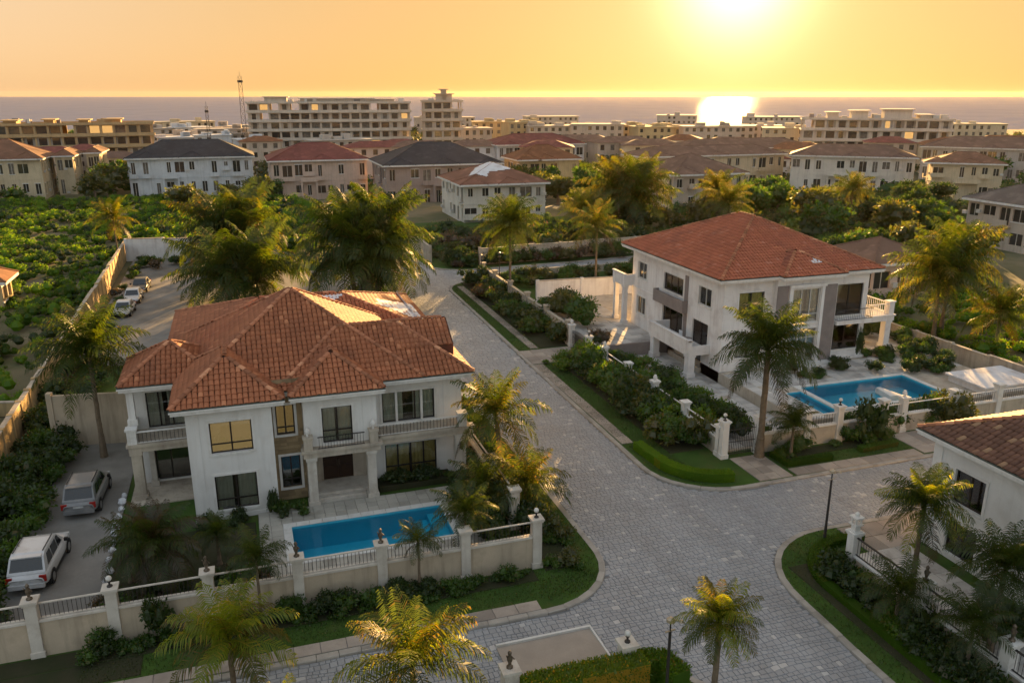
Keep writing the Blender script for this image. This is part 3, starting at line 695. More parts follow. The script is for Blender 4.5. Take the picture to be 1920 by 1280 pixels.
def column(parent, cx, cy_, z0, z1, w=0.5, mat=None, name='column'):
    m = MB(); h = w / 2
    m.box(cx - h - 0.08, cx + h + 0.08, cy_ - h - 0.08, cy_ + h + 0.08, z0, z0 + 0.35)
    m.box(cx - h, cx + h, cy_ - h, cy_ + h, z0 + 0.35, z1 - 0.2)
    m.box(cx - h - 0.06, cx + h + 0.06, cy_ - h - 0.06, cy_ + h + 0.06, z1 - 0.2, z1)
    return m.build(name, mat or K['column'], parent)
BAR = {}
def bar_mesh(h, r, mat):
    k = (round(h, 2), r, mat.name)
    if k not in BAR: BAR[k] = MB().tube((0, 0, 0), (0, 0, h), r, r, 5).mesh('baluster', mat)
    return BAR[k]
def railing(parent, p0, p1, z0, z1, mat=None, rail=None, step=0.16, r=0.012, top=0.03, singles=True, bottom=True, name='railing'):
    """top rail, bottom rail and upright bars between two points"""
    mat = mat or K['iron']; a = Vector((p0[0], p0[1], 0)); b = Vector((p1[0], p1[1], 0)); d = (b - a); L_ = d.length; d.normalize(); sd = Vector((-d.y, d.x, 0)) * top
    m = MB()
    def beam(z, h, s_):
        q = [a + s_, b + s_, b - s_, a - s_]; m.prism([(p.x, p.y) for p in q], z, z + h, 0, True)
    beam(z1 - 0.05, 0.05, sd)
    if bottom: beam(z0 + 0.02, 0.03, sd * 0.7)
    rt = m.build(name, rail or mat, parent); org = Vector(ORG[rt])
    n = max(1, int(L_ / step)); me = bar_mesh(z1 - 0.055 - z0, r, mat)
    for k in range(n):
        p = a + d * ((k + 0.5) * L_ / n); ob = bpy.data.objects.new('baluster', me); put(ob, rt); ob.location = Vector((p.x, p.y, z0)) - org
    return rt
# ---------------------------------------------------------------- the villa with the pool (left)
V1 = thing('villa', 'two-storey white villa with a many-hipped terracotta roof behind the long rectangular pool', 'house', (3, 50, 0), 'villas with pools')
ST = K['stucco']; ZE = 6.95
f = Fac('-Y', 44.5)
hol = [(-2.7, -0.5, 4.15, 5.95), (-2.7, -0.48, 0.72, 2.8)]
wall(f, -3.85, 0.6, 0.15, ZE, ST, V1, hol)
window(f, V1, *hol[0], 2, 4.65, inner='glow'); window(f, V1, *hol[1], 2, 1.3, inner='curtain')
pl = MB()
for z0, z1 in ((0.15, 0.42),): f.box(pl, -3.9, 0.65, 0.003, 0.05, z0, z1)
f.box(pl, -3.85, -3.2, 0.003, 0.035, 0.42, ZE - 0.25); f.box(pl, 0.0, 0.6, 0.003, 0.035, 0.42, ZE - 0.25)
pl.split('corner_pilaster', ST, V1)
wall(Fac('-X', -3.85), 44.5, 50.6, 0.15, ZE, ST, V1); wall(Fac('+X', 0.6), 44.5, 45.8, 0.15, ZE, ST, V1)
# brown stone recess, laid in courses
f = Fac('-Y', 45.8); hol = [(0.82, 1.85, 4.28, 6.05), (0.92, 2.0, 0.95, 2.92)]
sw_ = wall(f, 0.6, 2.3, 0.15, 7.6, K['stonewall'], V1, hol, name='stone_wall')
sm = MB(); z = 0.17
while z < 7.4:
    u = 0.61 - rnd.uniform(0, 0.3)
    while u < 2.28:
        w_ = rnd.uniform(0.3, 0.6); a, b = max(u, 0.61), min(u + w_, 2.28)
        if b - a > 0.06 and not any(a < h[1] + 0.16 and b > h[0] - 0.16 and z < h[3] + 0.16 and z + 0.2 > h[2] - 0.16 for h in hol): f.box(sm, a + 0.008, b - 0.008, 0.002, 0.018 + rnd.uniform(0, 0.015), z, z + 0.185)
        u += w_
    z += 0.2
stuff(sm.build('stone_courses', K['stonewall'], sw_))
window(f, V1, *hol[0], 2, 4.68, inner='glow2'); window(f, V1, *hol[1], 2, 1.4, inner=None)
# centre block over the porch
f = Fac('-Y', 44.8); hol = [(3.3, 5.0, 3.85, 6.0)]
wall(f, 2.3, 6.4, 3.55, ZE, ST, V1, hol); window(f, V1, *hol[0], 2, 4.55, inner='curtain')
pl = MB(); f.box(pl, 2.3, 2.95, 0.003, 0.04, 3.75, ZE - 0.25); f.box(pl, 5.6, 6.4, 0.003, 0.04, 3.75, ZE - 0.25); pl.split('corner_pilaster', ST, V1)
wall(Fac('-X', 2.3), 44.8, 47.0, 3.55, ZE, ST, V1); wall(Fac('+X', 6.4), 44.8, 46.5, 3.55, ZE, ST, V1)
wall(Fac('+X', 2.3), 45.8, 47.0, 0.15, 3.5, K['slab'], V1); wall(Fac('-X', 6.4), 46.5, 47.0, 0.15, 3.5, K['slab'], V1)
f = Fac('-Y', 47.0); hol = [(3.35, 5.15, 0.5, 2.55)]
wall(f, 2.3, 6.4, 0.15, 3.5, K['slab'], V1, hol)
d = MB(); f.box(d, 3.36, 4.24, -0.16, -0.08, 0.51, 2.54); f.box(d, 4.26, 5.14, -0.16, -0.08, 0.51, 2.54)
for a in (3.46, 4.36):
    for z0 in (0.65, 1.55): f.box(d, a, a + 0.68, -0.08, -0.055, z0, z0 + 0.75)
do = d.build('entrance_door', K['door'], V1)
h_ = MB(); f.box(h_, 4.18, 4.21, -0.08, -0.02, 1.35, 1.75); f.box(h_, 4.29, 4.32, -0.08, -0.02, 1.35, 1.75); h_.build('handle', K['bronze'], do)
b_ = MB(); f.box(b_, 3.3, 5.2, -0.2, -0.19, 0.45, 2.6); b_.build('door_backing', K['door'], do)
st = MB(); st.box(2.3, 6.2, 45.3, 47.0, 0.15, 0.5); st.box(2.9, 5.6, 44.95, 45.3, 0.15, 0.36); st.box(2.9, 5.6, 44.6, 44.95, 0.15, 0.25); st.build('porch_steps', K['column'], V1)
sl = MB(); sl.box(2.12, 6.5, 44.3, 47.0, 3.22, 3.55); sl.box(2.02, 6.6, 44.2, 44.8, 3.55, 3.72); sl.build('porch_beam', K['slab'], V1)
for cx in (2.55, 5.95): column(V1, cx, 44.62, 0.15, 3.22, 0.5)
railing(V1, (2.95, 44.35), (5.6, 44.35), 3.72, 4.45)
for cx in (2.42, 6.12):
    m = MB(); m.box(cx - 0.24, cx + 0.24, 44.25, 44.72, 3.72, 4.42); m.box(cx - 0.29, cx + 0.29, 44.2, 44.77, 4.42, 4.52); pd = m.build('pedestal', K['slab'], V1)
    MB().lathe(cx, 44.5, [(0.09, 4.52), (0.06, 4.58), (0.16, 4.74), (0.17, 4.86), (0.10, 4.98), (0.04, 5.05), (0.05, 5.1), (0.01, 5.14)], 9).build('urn', K['trim'], pd, smooth=True)
# right part with balcony
f = Fac('-Y', 46.5); hol = [(7.0, 10.2, 3.95, 5.85), (7.05, 10.25, 0.4, 2.5)]
wall(f, 6.4, 11.9, 0.15, ZE, ST, V1, hol)
window(f, V1, *hol[0], 4, None, K['black'], splits=[7.85, 9.0, 9.4 + 0.0], inner='curtain'); window(f, V1, *hol[1], 4, 1.0, inner='curtain_y')
wm = MB(); f.box(wm, 7.79, 7.93, -0.1, 0.03, 3.96, 5.84); f.box(wm, 9.33, 9.47, -0.1, 0.03, 3.96, 5.84); wm.split('window_post', K['trim'], V1)
pl = MB(); f.box(pl, 10.75, 11.9, 0.003, 0.04, 3.75, ZE - 0.25); pl.split('corner_pilaster', ST, V1)
wall(Fac('+X', 11.9), 46.5, 68.0, 0.15, ZE, ST, V1, [(49, 50.5, 4.2, 5.8), (53, 54.5, 4.2, 5.8), (58, 60, 4.2, 5.8)])
for a, b in ((49, 50.5), (53, 54.5), (58, 60)): window(Fac('+X', 11.9), V1, a, b, 4.2, 5.8, 2)
sl = MB(); sl.box(6.5, 11.95, 45.05, 46.5, 3.22, 3.55); sl.box(6.6, 12.08, 44.95, 46.5, 3.55, 3.72); sl.box(11.95, 12.0, 46.5, 48.5, 3.3, 3.7); sl.build('balcony_slab', K['slab'], V1)
pr = MB(); pr.box(11.35, 11.85, 45.05, 45.55, 3.72, 4.5); pr.box(11.29, 11.91, 44.99, 45.61, 4.5, 4.6); pr.build('balcony_post', K['trim'], V1)
railing(V1, (6.5, 45.15), (11.35, 45.15), 3.74, 4.42, K['iron'], K['trim'], 0.2, 0.014, 0.07); railing(V1, (11.72, 45.6), (11.72, 46.5), 3.74, 4.42, K['iron'], K['trim'], 0.2, 0.014, 0.07)
column(V1, 11.45, 45.35, 0.15, 3.22, 0.62)
wl_ = MB(); wl_.box(11.37, 11.53, 44.9, 45.03, 2.35, 2.75); wl_.lathe(11.45, 44.9, [(0.04, 2.3), (0.1, 2.4), (0.1, 2.62), (0.13, 2.66), (0.02, 2.8)], 7); wl_.build('wall_lantern', K['iron'], V1)
pb = MB(); pb.box(6.5, 10.9, 45.1, 46.4, 0.15, 0.42); pb.box(6.4, 6.5, 45.0, 46.5, 0.15, 0.5); pb.box(6.5, 10.9, 45.0, 45.1, 0.15, 0.5); pb.build('planter', K['soil'], V1)
# left part: balcony under its own little roof
f = Fac('-Y', 50.6); hol = [(-6.4, -4.3, 3.75, 6.0), (-6.6, -4.2, 0.3, 2.6)]
wall(f, -7.2, -3.85, 0.15, ZE, ST, V1, hol); window(f, V1, *hol[0], 3, None, inner='curtain', surround=True); window(f, V1, *hol[1], 2, None, inner=None, surround=False)
sl = MB(); sl.box(-7.35, -3.86, 48.25, 50.6, 3.22, 3.55); sl.box(-7.45, -3.86, 48.15, 50.6, 3.55, 3.72); sl.build('balcony_slab', K['slab'], V1)
pr = MB(); pr.box(-7.35, -6.85, 48.25, 48.75, 3.72, 4.55); pr.box(-7.42, -6.78, 48.18, 48.82, 4.55, 4.66); pr.box(-7.3, -7.1, 48.75, 50.6, 3.72, 4.45); pr.box(-7.36, -7.04, 48.82, 50.6, 4.45, 4.56); pr.build('balcony_post', K['trim'], V1)
railing(V1, (-6.85, 48.35), (-3.86, 48.35), 3.74, 4.45, K['iron'], K['trim'], 0.2, 0.014, 0.08)
column(V1, -7.05, 49.35, 4.56, ZE - 0.2, 0.38, K['trim']); column(V1, -7.0, 48.6, 0.15, 3.22, 0.55, K['slab']); column(V1, -6.4, 50.2, 0.15, 3.22, 0.3)
wall(Fac('-X', -7.2), 50.6, 54.0, 0.15, ZE, ST, V1); wall(Fac('-X', -4.9), 54.0, 68.0, 0.15, 6.4, ST, V1); wall(Fac('+Y', 54.0), -7.2, -4.9, 0.15, ZE, ST, V1)
wall(Fac('+Y', 68.0), -4.9, 11.9, 0.15, 6.4, ST, V1, [(0, 2, 3.9, 5.6), (6, 8, 3.9, 5.6)])
for a, b in ((0, 2), (6, 8)): window(Fac('+Y', 68.0), V1, a, b, 3.9, 5.6, 2)
cn = MB()
for F_, a, b in ((Fac('-Y', 44.5), -3.95, 0.7), (Fac('-Y', 44.8), 2.2, 6.5), (Fac('-Y', 46.5), 6.45, 12.0)): F_.box(cn, a, b, 0.004, 0.09, ZE - 0.42, ZE - 0.24)
cn.split('cornice', K['trim'], V1)
r1 = Roof(V1, K['tile'], K['ridge'])
r1.hip(-4.4, 9.4, 45.4, 59.2, 7.0, 0.62)
r1.hip(1.0, 12.4, 45.42, 53.2, 7.0, 0.62)
r1.hip(-4.5, 1.28, 43.9, 51.4, 7.06, 0.66)
r1.hip(1.62, 6.8, 44.05, 50.4, 7.05, 0.63)
r1.hip(-7.55, -2.0, 48.8, 54.4, 7.0, 0.62)
r1.hip(-5.6, 12.8, 56.0, 68.6, 6.4, 0.335)
# gablet on the right hip
r1.plane([(8.2, 47.35, 8.25), (11.7, 47.35, 8.25), (11.7, 49.3, 9.46), (8.0, 49.3, 9.46)]); r1.plane([(11.7, 51.25, 8.25), (8.2, 51.25, 8.25), (8.0, 49.3, 9.46), (11.7, 49.3, 9.46)])
r1.deck.poly([(11.68, 47.35, 8.2), (11.68, 51.25, 8.2), (11.68, 49.3, 9.44)]); r1.lines.append(((8.0, 49.3, 9.46), (11.75, 49.3, 9.46)))
r1.deck.quad((11.68, 47.35, 8.25), (11.68, 47.35, 7.2), (11.68, 51.25, 7.2), (11.68, 51.25, 8.25)); r1.deck.quad((10.3, 47.35, 8.25), (10.3, 47.35, 7.2), (11.68, 47.35, 7.2), (11.68, 47.35, 8.25))
rr = r1.finish(300)
# weathered white membrane patches on the rear slopes
def membrane(parent, F3, outline, mat=K['white_tarp'], name='roof_membrane', n=26, th=0.10):
    pts = []
    for k in range(len(outline)):
        a, b = outline[k], outline[(k + 1) % len(outline)]
        for j in range(4):
            t = j / 4; pts.append((a[0] + (b[0] - a[0]) * t + rnd.uniform(-.12, .12), a[1] + (b[1] - a[1]) * t + rnd.uniform(-.12, .12)))
    m = MB(); st_ = 0.3; xs = [p[0] for p in pts]; ys = [p[1] for p in pts]; hz_ = {}
    zz = lambda a, b: hz_.setdefault((a, b), F3(min(xs) + a * st_, min(ys) + b * st_) + th + rnd.uniform(0, 0.04))
    for a in range(int((max(xs) - min(xs)) / st_) + 1):
        for b in range(int((max(ys) - min(ys)) / st_) + 1):
            if in_poly(min(xs) + (a + 0.5) * st_, min(ys) + (b + 0.5) * st_, pts):
                q = [(a, b), (a + 1, b), (a + 1, b + 1), (a, b + 1)]; m.quad(*[(min(xs) + i_ * st_, min(ys) + j_ * st_, zz(i_, j_)) for i_, j_ in q])
    return m.build(name, mat, parent)
bk = lambda x, y: 6.4 + 0.335 * min(x + 5.6, 12.8 - x, y - 56.0, 68.6 - y)
membrane(V1, bk, [(9.2, 61.2), (12.4, 58.4), (12.5, 64.6), (9.6, 63.0)]); membrane(V1, bk, [(2.5, 61.9), (6.8, 61.8), (5.4, 60.6), (4.6, 61.2), (3.4, 60.4)]); membrane(V1, bk, [(5.6, 60.2), (7.0, 60.6), (6.6, 59.4)])
# ---------------------------------------------------------------- the villa across the street
V2 = thing('villa', 'large weathered white villa with one big red hipped roof across the street', 'house', (43, 63, 0), 'villas with pools')
SW = K['stucco2']; Z2 = 8.95
# raised plot
tr = MB()
for a, b in (((36.0, 44.6), (56.5, 44.6)), ((56.5, 44.6), (56.5, 86.0)), ((56.5, 86.0), (36.0, 86.0)), ((36.0, 86.0), (36.0, 44.6))): tr.quad(a + (-0.05,), b + (-0.05,), b + (1.12,), a + (1.12,))
holed(tr, [(36.0, 44.6), (56.5, 44.6), (56.5, 86.0), (36.0, 86.0)], POOLS2, 1.12)
tr.box(29.2, 36.0, 64.6, 84.0, -0.05, 1.119)
ter = struct(tr.build('terrace', K['slab']))
flags('paving_slab', 29.3, 35.9, 64.8, 83.8, 1.16, 0.95, 0.95, K['terrace'], ter, 0.03, 0.015, True, 0.04); flags('paving_slab', 36.05, 56.4, 50.9, 55.0, 1.16, 0.9, 0.8, K['terrace'], ter, 0.03, 0.015, True, 0.10)
flags('paving_slab', 50.3, 56.4, 55.0, 75.0, 1.16, 0.9, 0.9, K['terrace'], ter, 0.03, 0.015, True, 0.12); flags('paving_slab', 36.05, 37.95, 44.7, 50.9, 1.16, 0.7, 0.8, K['terrace'], ter, 0.03, 0.015, True, 0.05)
lowp = struct(MB().box(29.0, 35.98, 43.6, 64.55, -0.05, 0.24).build('terrace', K['slab'])); flags('paving_slab', 29.1, 35.9, 43.8, 64.5, 0.28, 0.8, 0.7, K['terrace'], lowp, 0.03, 0.02, True, 0.01)
rw = MB().box(29.1, 36.0, 64.35, 64.62, 0.2, 1.45); tag(rw.build('retaining_wall', K['graypanel'], None, (32, 64.5, 0.2)), 'low brown retaining wall below the rear terrace of the red-roofed villa', 'wall')
# left flank
f = Fac('-X', 36.0)
hol = [(69.0, 70.8, 6.0, 7.56), (69.05, 70.8, 2.5, 4.2), (62.1, 65.6, 6.0, 7.55), (61.9, 65.6, 2.55, 4.5), (57.5, 59.5, 6.05, 7.6), (57.7, 60.2, 2.55, 4.6), (58.6, 63.2, 0.3, 2.05)]
wall(f, 55.7, 72.0, 0.2, Z2, SW, V2, hol)
WF = K['whiteframe']
window(f, V2, *hol[0], 2, None, WF); window(f, V2, *hol[1], 2, None, WF); window(f, V2, *hol[2], 3, None, K['black'], inner='curtain_y'); window(f, V2, *hol[3], 3, None, K['black'])
window(f, V2, *hol[4], 2, None, WF); window(f, V2, *hol[5], 2, None, K['black']); window(f, V2, *hol[6], 3, None, K['black'], inner=None, surround=False)
pa = MB(); f.box(pa, 61.2, 66.6, 0.02, 0.55, 4.75, 4.95); f.box(pa, 61.2, 66.6, 0.45, 0.55, 4.95, 5.85); f.box(pa, 61.2, 61.3, 0.02, 0.45, 4.95, 5.85); f.box(pa, 66.5, 66.6, 0.02, 0.45, 4.95, 5.85); pa.build('balcony', K['graypanel'], V2)
cl = MB(); f.box(cl, 61.25, 61.8, 0.003, 0.06, 2.5, 8.0); cl.split('cladding', K['graypanel'], V2)
pj = MB(); f.box(pj, 66.7, 72.0, 0.003, 0.22, 0.2 + 0.95, Z2 - 0.25); pjb = pj; 
bal = MB(); bal.box(34.0, 36.0, 57.3, 64.3, 2.2, 2.5); bal.box(34.0, 34.16, 57.46, 64.3, 2.5, 3.42); bal.box(34.0, 36.0, 57.3, 57.46, 2.5, 3.0); bal.box(33.92, 34.24, 57.2, 64.35, 3.42, 3.52); bal.box(33.9, 34.3, 57.2, 57.6, 2.5, 3.6); bal.box(34.16, 36.0, 64.14, 64.3, 2.5, 3.42); bal.build('balcony', SW, V2)
column(V2, 34.45, 57.75, 0.28, 2.2, 0.62, SW); column(V2, 34.45, 63.9, 0.28, 2.2, 0.62, SW)
bf = MB(); f.box(bf, 58.2, 63.6, 0.15, 0.3, 0.28, 0.75); bf.split('plinth', K['slab'], V2)
cn = MB(); f.box(cn, 55.6, 72.1, 0.004, 0.10, Z2 - 0.5, Z2 - 0.26); f.box(cn, 66.6, 72.0, 0.004, 0.06, 4.85, 5.0); cn.split('cornice', SW, V2)
# rear-left balcony on a column
rb = MB(); rb.box(34.9, 36.0, 71.6, 74.2, 5.0, 5.3); rb.box(34.9, 35.05, 71.6, 74.2, 5.3, 6.1); rb.box(35.05, 36.0, 71.6, 71.75, 5.3, 6.1); rb.box(34.84, 35.12, 71.5, 74.3, 6.1, 6.2); rb.build('balcony', SW, V2)
column(V2, 35.2, 71.95, 1.15, 5.0, 0.42, SW); column(V2, 35.2, 73.9, 1.15, 5.0, 0.42, SW)
# front
f = Fac('-Y', 55.7)
hol = [(37.4, 39.75, 5.5, 7.65), (37.4, 39.75, 2.2, 4.2), (46.75, 49.5, 5.0, 7.7), (46.75, 49.5, 2.0, 4.3)]
wall(f, 36.0, 50.0, 0.2, Z2, SW, V2, hol)
window(f, V2, *hol[0], 2, None, K['black'], inner='curtain_y'); window(f, V2, *hol[1], 2, None, K['black']); window(f, V2, *hol[2], 2, None, K['black'], inner='curtain'); window(f, V2, *hol[3], 2, 2.6, K['black'], inner='curtain')
fb = Fac('-Y', 55.0); hol = [(42.0, 44.6, 1.5, 4.4), (42.0, 44.6, 4.9, 7.75)]
wall(fb, 40.45, 46.3, 1.1, Z2, SW, V2, hol); window(fb, V2, *hol[0], 3, 3.6, WF, inner='curtain'); window(fb, V2, *hol[1], 3, 5.6, WF, inner='curtain')
wall(Fac('-X', 40.45), 55.0, 55.7, 1.1, Z2, SW, V2); wall(Fac('+X', 46.3), 55.0, 55.7, 1.1, Z2, SW, V2)
dp = MB(); fb.box(dp, 44.98, 46.2, 0.003, 0.09, 1.15, 8.0); dp.split('cladding', K['graypanel'], V2); MB().box(40.45, 41.5, 54.93, 54.997, 4.9, 8.15).build('cladding', K['graypanel'], V2)
pl = MB(); fb.box(pl, 41.56, 41.85, 0.003, 0.16, 1.15, 8.0); fb.box(pl, 44.66, 44.94, 0.003, 0.16, 1.15, 8.0); fb.box(pl, 41.5, 45.0, 0.17, 0.3, 7.95, 8.2); pl.split('pilaster', SW, V2)
st = MB(); st.box(41.0, 46.6, 54.2, 55.0, 1.15, 1.5); st.box(40.7, 46.9, 53.8, 54.2, 1.15, 1.32); st.build('front_steps', K['coping'], V2)
pb = MB(); f.box(pb, 46.31, 50.1, 0.003, 0.12, 1.15, 1.85); f.box(pb, 46.31, 50.15, 0.13, 0.3, 1.15, 1.4); f.box(pb, 36.0, 40.4, 0.003, 0.1, 1.15, 1.8); pb.split('plinth', SW, V2)
sl = MB(); f.box(sl, 46.4, 50.05, 0.003, 0.95, 4.45, 4.72); f.box(sl, 46.35, 50.1, 0.003, 1.0, 4.72, 4.82); sl.build('balcony', SW, V2)
railing(V2, (46.5, 54.75), (50.0, 54.75), 4.82, 5.75, None, None, 0.18); railing(V2, (46.5, 54.75), (46.5, 55.65), 4.82, 5.75); railing(V2, (50.0, 54.75), (50.0, 55.65), 4.82, 5.75)
cn = MB(); f.box(cn, 36.0, 40.4, 0.004, 0.1, Z2 - 0.5, Z2 - 0.26); fb.box(cn, 40.4, 46.4, 0.004, 0.12, Z2 - 0.5, Z2 - 0.26); f.box(cn, 46.31, 50.1, 0.004, 0.1, Z2 - 0.5, Z2 - 0.26); cn.split('cornice', SW, V2)
wall(Fac('+X', 50.0), 55.7, 72.0, 1.1, Z2, SW, V2, [(58.2, 60.6, 4.3, 6.6)]); window(Fac('+X', 50.0), V2, 58.2, 60.6, 4.3, 6.6, 2, None, K['black'])
wall(Fac('+Y', 72.0), 36.0, 50.0, 1.1, Z2, SW, V2)
rb = MB(); rb.box(50.0, 54.4, 57.0, 62.5, 3.65, 4.1); rb.box(49.99, 54.5, 56.9, 62.6, 4.1, 4.22); rb.box(53.8, 54.35, 57.05, 57.6, 4.22, 5.3); rb.box(53.7, 54.42, 56.98, 57.67, 5.3, 5.42); rb.build('balcony', SW, V2)
railing(V2, (50.0, 57.2), (53.8, 57.2), 4.24, 5.2, SW, SW, 0.24, 0.03, 0.07); railing(V2, (54.1, 57.6), (54.1, 62.4), 4.24, 5.2, SW, SW, 0.24, 0.03, 0.07)
column(V2, 53.95, 57.4, 1.15, 3.65, 0.6, SW); column(V2, 53.95, 62.1, 1.15, 3.65, 0.6, SW)
r2 = Roof(V2, K['tile_red'], K['ridge'], 0.30, 0.40)
r2.hip(35.1, 50.75, 54.9, 72.8, 9.0, 0.462)
r2.hip(40.4, 46.4, 54.15, 60.2, 9.04, 0.50)
r2.finish(300)
membrane(V2, lambda x, y: 9.04 + 0.5 * min(x - 40.4, 46.4 - x, y - 54.15), [(43.9, 55.4), (44.7, 55.4), (44.6, 55.75), (44.0, 55.8)])
# neighbour whose roof corner enters from the right
V3 = thing('villa', 'white house with a brown tiled roof cut off by the right edge, beside the palms', 'house', (39, 23, 0), 'villas with pools')
f = Fac('-X', 32.9); hol = [(27.2, 29.0, 3.3, 5.05), (27.2, 29.0, 0.5, 2.3), (22.0, 24.0, 3.3, 5.05), (18, 20, 3.3, 5.05)]
wall(f, 13.5, 30.5, 0.15, 6.45, ST, V3, hol)
for h in hol: window(f, V3, *h, 2, None, K['black'], inner='curtain')
wall(Fac('+Y', 30.5), 32.9, 46.0, 0.15, 6.45, ST, V3, [(36, 38, 3.3, 5.0)]); window(Fac('+Y', 30.5), V3, 36, 38, 3.3, 5.0)
wall(Fac('-Y', 13.5), 32.9, 46.0, 0.15, 6.45, ST, V3)
cn = MB(); f.box(cn, 29.95, 30.5, 0.003, 0.05, 0.2, 6.2); f.box(cn, 13.5, 30.5, 0.004, 0.06, 3.0, 3.12); cn.split('corner_pilaster', ST, V3)
r3 = Roof(V3, K['tile_brown'], K['ridge'], 0.30, 0.40); r3.hip(32.2, 46.6, 12.8, 31.1, 6.5, 0.42); r3.finish(300)
# ---------------------------------------------------------------- compound walls, pools, lamps
def finial(pt, kind, parent):
    x, y, z = pt; m = MB()
    if kind == 'lantern':
        m.box(x - 0.24, x + 0.24, y - 0.24, y + 0.24, z, z + 0.07); m.box(x - 0.15, x + 0.15, y - 0.15, y + 0.15, z + 0.07, z + 0.36)
        m.box(x - 0.25, x + 0.25, y - 0.25, y + 0.25, z + 0.36, z + 0.43)
        for sx in (-0.14, 0.14):
            for sy in (-0.14, 0.14): m.box(x + sx - 0.03, x + sx + 0.03, y + sy - 0.03, y + sy + 0.03, z + 0.43, z + 0.74)
        m.box(x - 0.26, x + 0.26, y - 0.26, y + 0.26, z + 0.74, z + 0.80); m.lathe(x, y, [(0.10, z + 0.80), (0.12, z + 0.95), (0.02, z + 1.05)], 7)
        return m.build('lantern', K['trim'], parent)
    if kind == 'statue':   # a small figure-like lamp finial
        m.lathe(x, y, [(0.13, z), (0.13, z + 0.06), (0.05, z + 0.10), (0.07, z + 0.22), (0.11, z + 0.34), (0.12, z + 0.44), (0.05, z + 0.54), (0.075, z + 0.60), (0.08, z + 0.66), (0.02, z + 0.74)], 8)
        m.tube((x + 0.09, y, z + 0.44), (x + 0.17, y - 0.05, z + 0.36), 0.025); m.tube((x - 0.09, y, z + 0.44), (x - 0.14, y - 0.04, z + 0.58), 0.025)
        return m.build('finial', K['bronze'], parent, smooth=True)
    if kind == 'globe':
        m.lathe(x, y, [(0.12, z), (0.12, z + 0.05), (0.045, z + 0.09), (0.045, z + 0.22), (0.09, z + 0.25), (0.05, z + 0.27)], 8); o_ = m.build('lamp', K['iron'], parent)
        MB().lathe(x, y, [(0.05, z + 0.27), (0.12, z + 0.33), (0.13, z + 0.41), (0.08, z + 0.49), (0.01, z + 0.52)], 9).build('globe', K['milk'], o_, smooth=True); return o_
    m.lathe(x, y, [(0.16, z), (0.07, z + 0.07), (0.15, z + 0.18), (0.17, z + 0.28), (0.09, z + 0.36), (0.11, z + 0.42), (0.02, z + 0.46)], 9)
    return m.build('urn', K['trim'], parent, smooth=True)
def fence(label, axis, c, stops, z0, ph, pt, mat, pmat_=None, rails=True, fin='statue', rail_h=0.75, pw=0.46, step=0.17, barmat=None, railmat=None, gate=(), th=0.22, skipp=()):
    pmat_ = pmat_ or mat; s0, s1 = stops[0], stops[-1]; mid = (s0 + s1) / 2
    loc = (mid, c, z0) if axis == 'X' else (c, mid, z0)
    root = thing('compound_wall', label, 'wall', loc)
    P = (lambda s, d: (s, c + d)) if axis == 'X' else (lambda s, d: (c + d, s))
    def bx(m, sa, sb, da, db, za, zb):
        a = P(sa, da); b = P(sb, db); return m.box(min(a[0], b[0]), max(a[0], b[0]), min(a[1], b[1]), max(a[1], b[1]), za, zb)
    for i, s in enumerate(stops):
        if i in skipp: continue
        m = MB(); h = pw / 2
        bx(m, s - h, s + h, -h, h, z0 - 0.1, z0 + pt - 0.2); bx(m, s - h - 0.05, s + h + 0.05, -h - 0.05, h + 0.05, z0 - 0.1, z0 + 0.28)
        bx(m, s - h - 0.05, s + h + 0.05, -h - 0.05, h + 0.05, z0 + pt - 0.2, z0 + pt - 0.1); bx(m, s - h - 0.1, s + h + 0.1, -h - 0.1, h + 0.1, z0 + pt - 0.1, z0 + pt)
        pi = m.build('pillar', pmat_, root)
        k = fin[i % len(fin)] if isinstance(fin, (list, tuple)) else fin
        if k: finial(P(s, 0) + (z0 + pt,), k, pi)
    for i in range(len(stops) - 1):
        a, b = stops[i] + pw / 2, stops[i + 1] - pw / 2
        if i in gate:
            gt = MB(); pa, pb = P(a, 0), P(b, 0)
            n = max(4, int((b - a) / 0.13))
            for k in range(n + 1):
                q = P(a + (b - a) * k / n, 0); top = z0 + pt - 0.55 + 0.22 * math.sin(math.pi * k / n); gt.tube((q[0], q[1], z0 + 0.08), (q[0], q[1], top), 0.016, 0.016, 5)
            for zz in (0.18, 1.0, pt - 0.75): gt.tube((pa[0], pa[1], z0 + zz), (pb[0], pb[1], z0 + zz), 0.025, 0.025, 5)
            gt.build('gate', K['iron'], root); continue
        m = MB(); bx(m, a, b, -th / 2, th / 2, z0 - 0.1, z0 + ph - 0.1); m.build('wall_panel', mat, root)
        m = MB(); bx(m, a, b, -th / 2 - 0.06, th / 2 + 0.06, z0 + ph - 0.1, z0 + ph); m.build('coping', pmat_, root)
        if rails and ph + rail_h < pt + 0.3: railing(root, P(a, 0), P(b, 0), z0 + ph, z0 + ph + rail_h, barmat, railmat or pmat_, step, 0.012, 0.045)
    return root
fence('long cream stuccoed wall with railing and capped pillars in front of the rectangular pool', 'X', 34.6, [-14.4, -9.8, -6.75, -2.85, 1.0, 4.84, 8.9, 12.58], 0.15, 1.75, 2.72, K['cream'], K['column'], True, ['statue', 'statue', 'globe', 'statue', 'statue', 'statue', None, 'globe'])
fence('short cream side wall half hidden by palms beside the paved street', 'Y', 12.75, [38.6, 43.0, 48.0, 54.0, 60.0, 68.0, 75.0], 0.15, 1.6, 2.4, K['cream'], K['column'], True, None, 0.6)
fence('weathered wall with railing along the street side of the red-roofed villa', 'Y', 28.55, [43.4, 48.0, 52.6, 57.2, 61.8, 65.2, 69.3], 0.15, 1.25, 2.15, K['slab'], K['trim'], True, ['globe', None, 'urn', None, 'urn', 'globe', 'urn'], 0.5, gate=(5,))
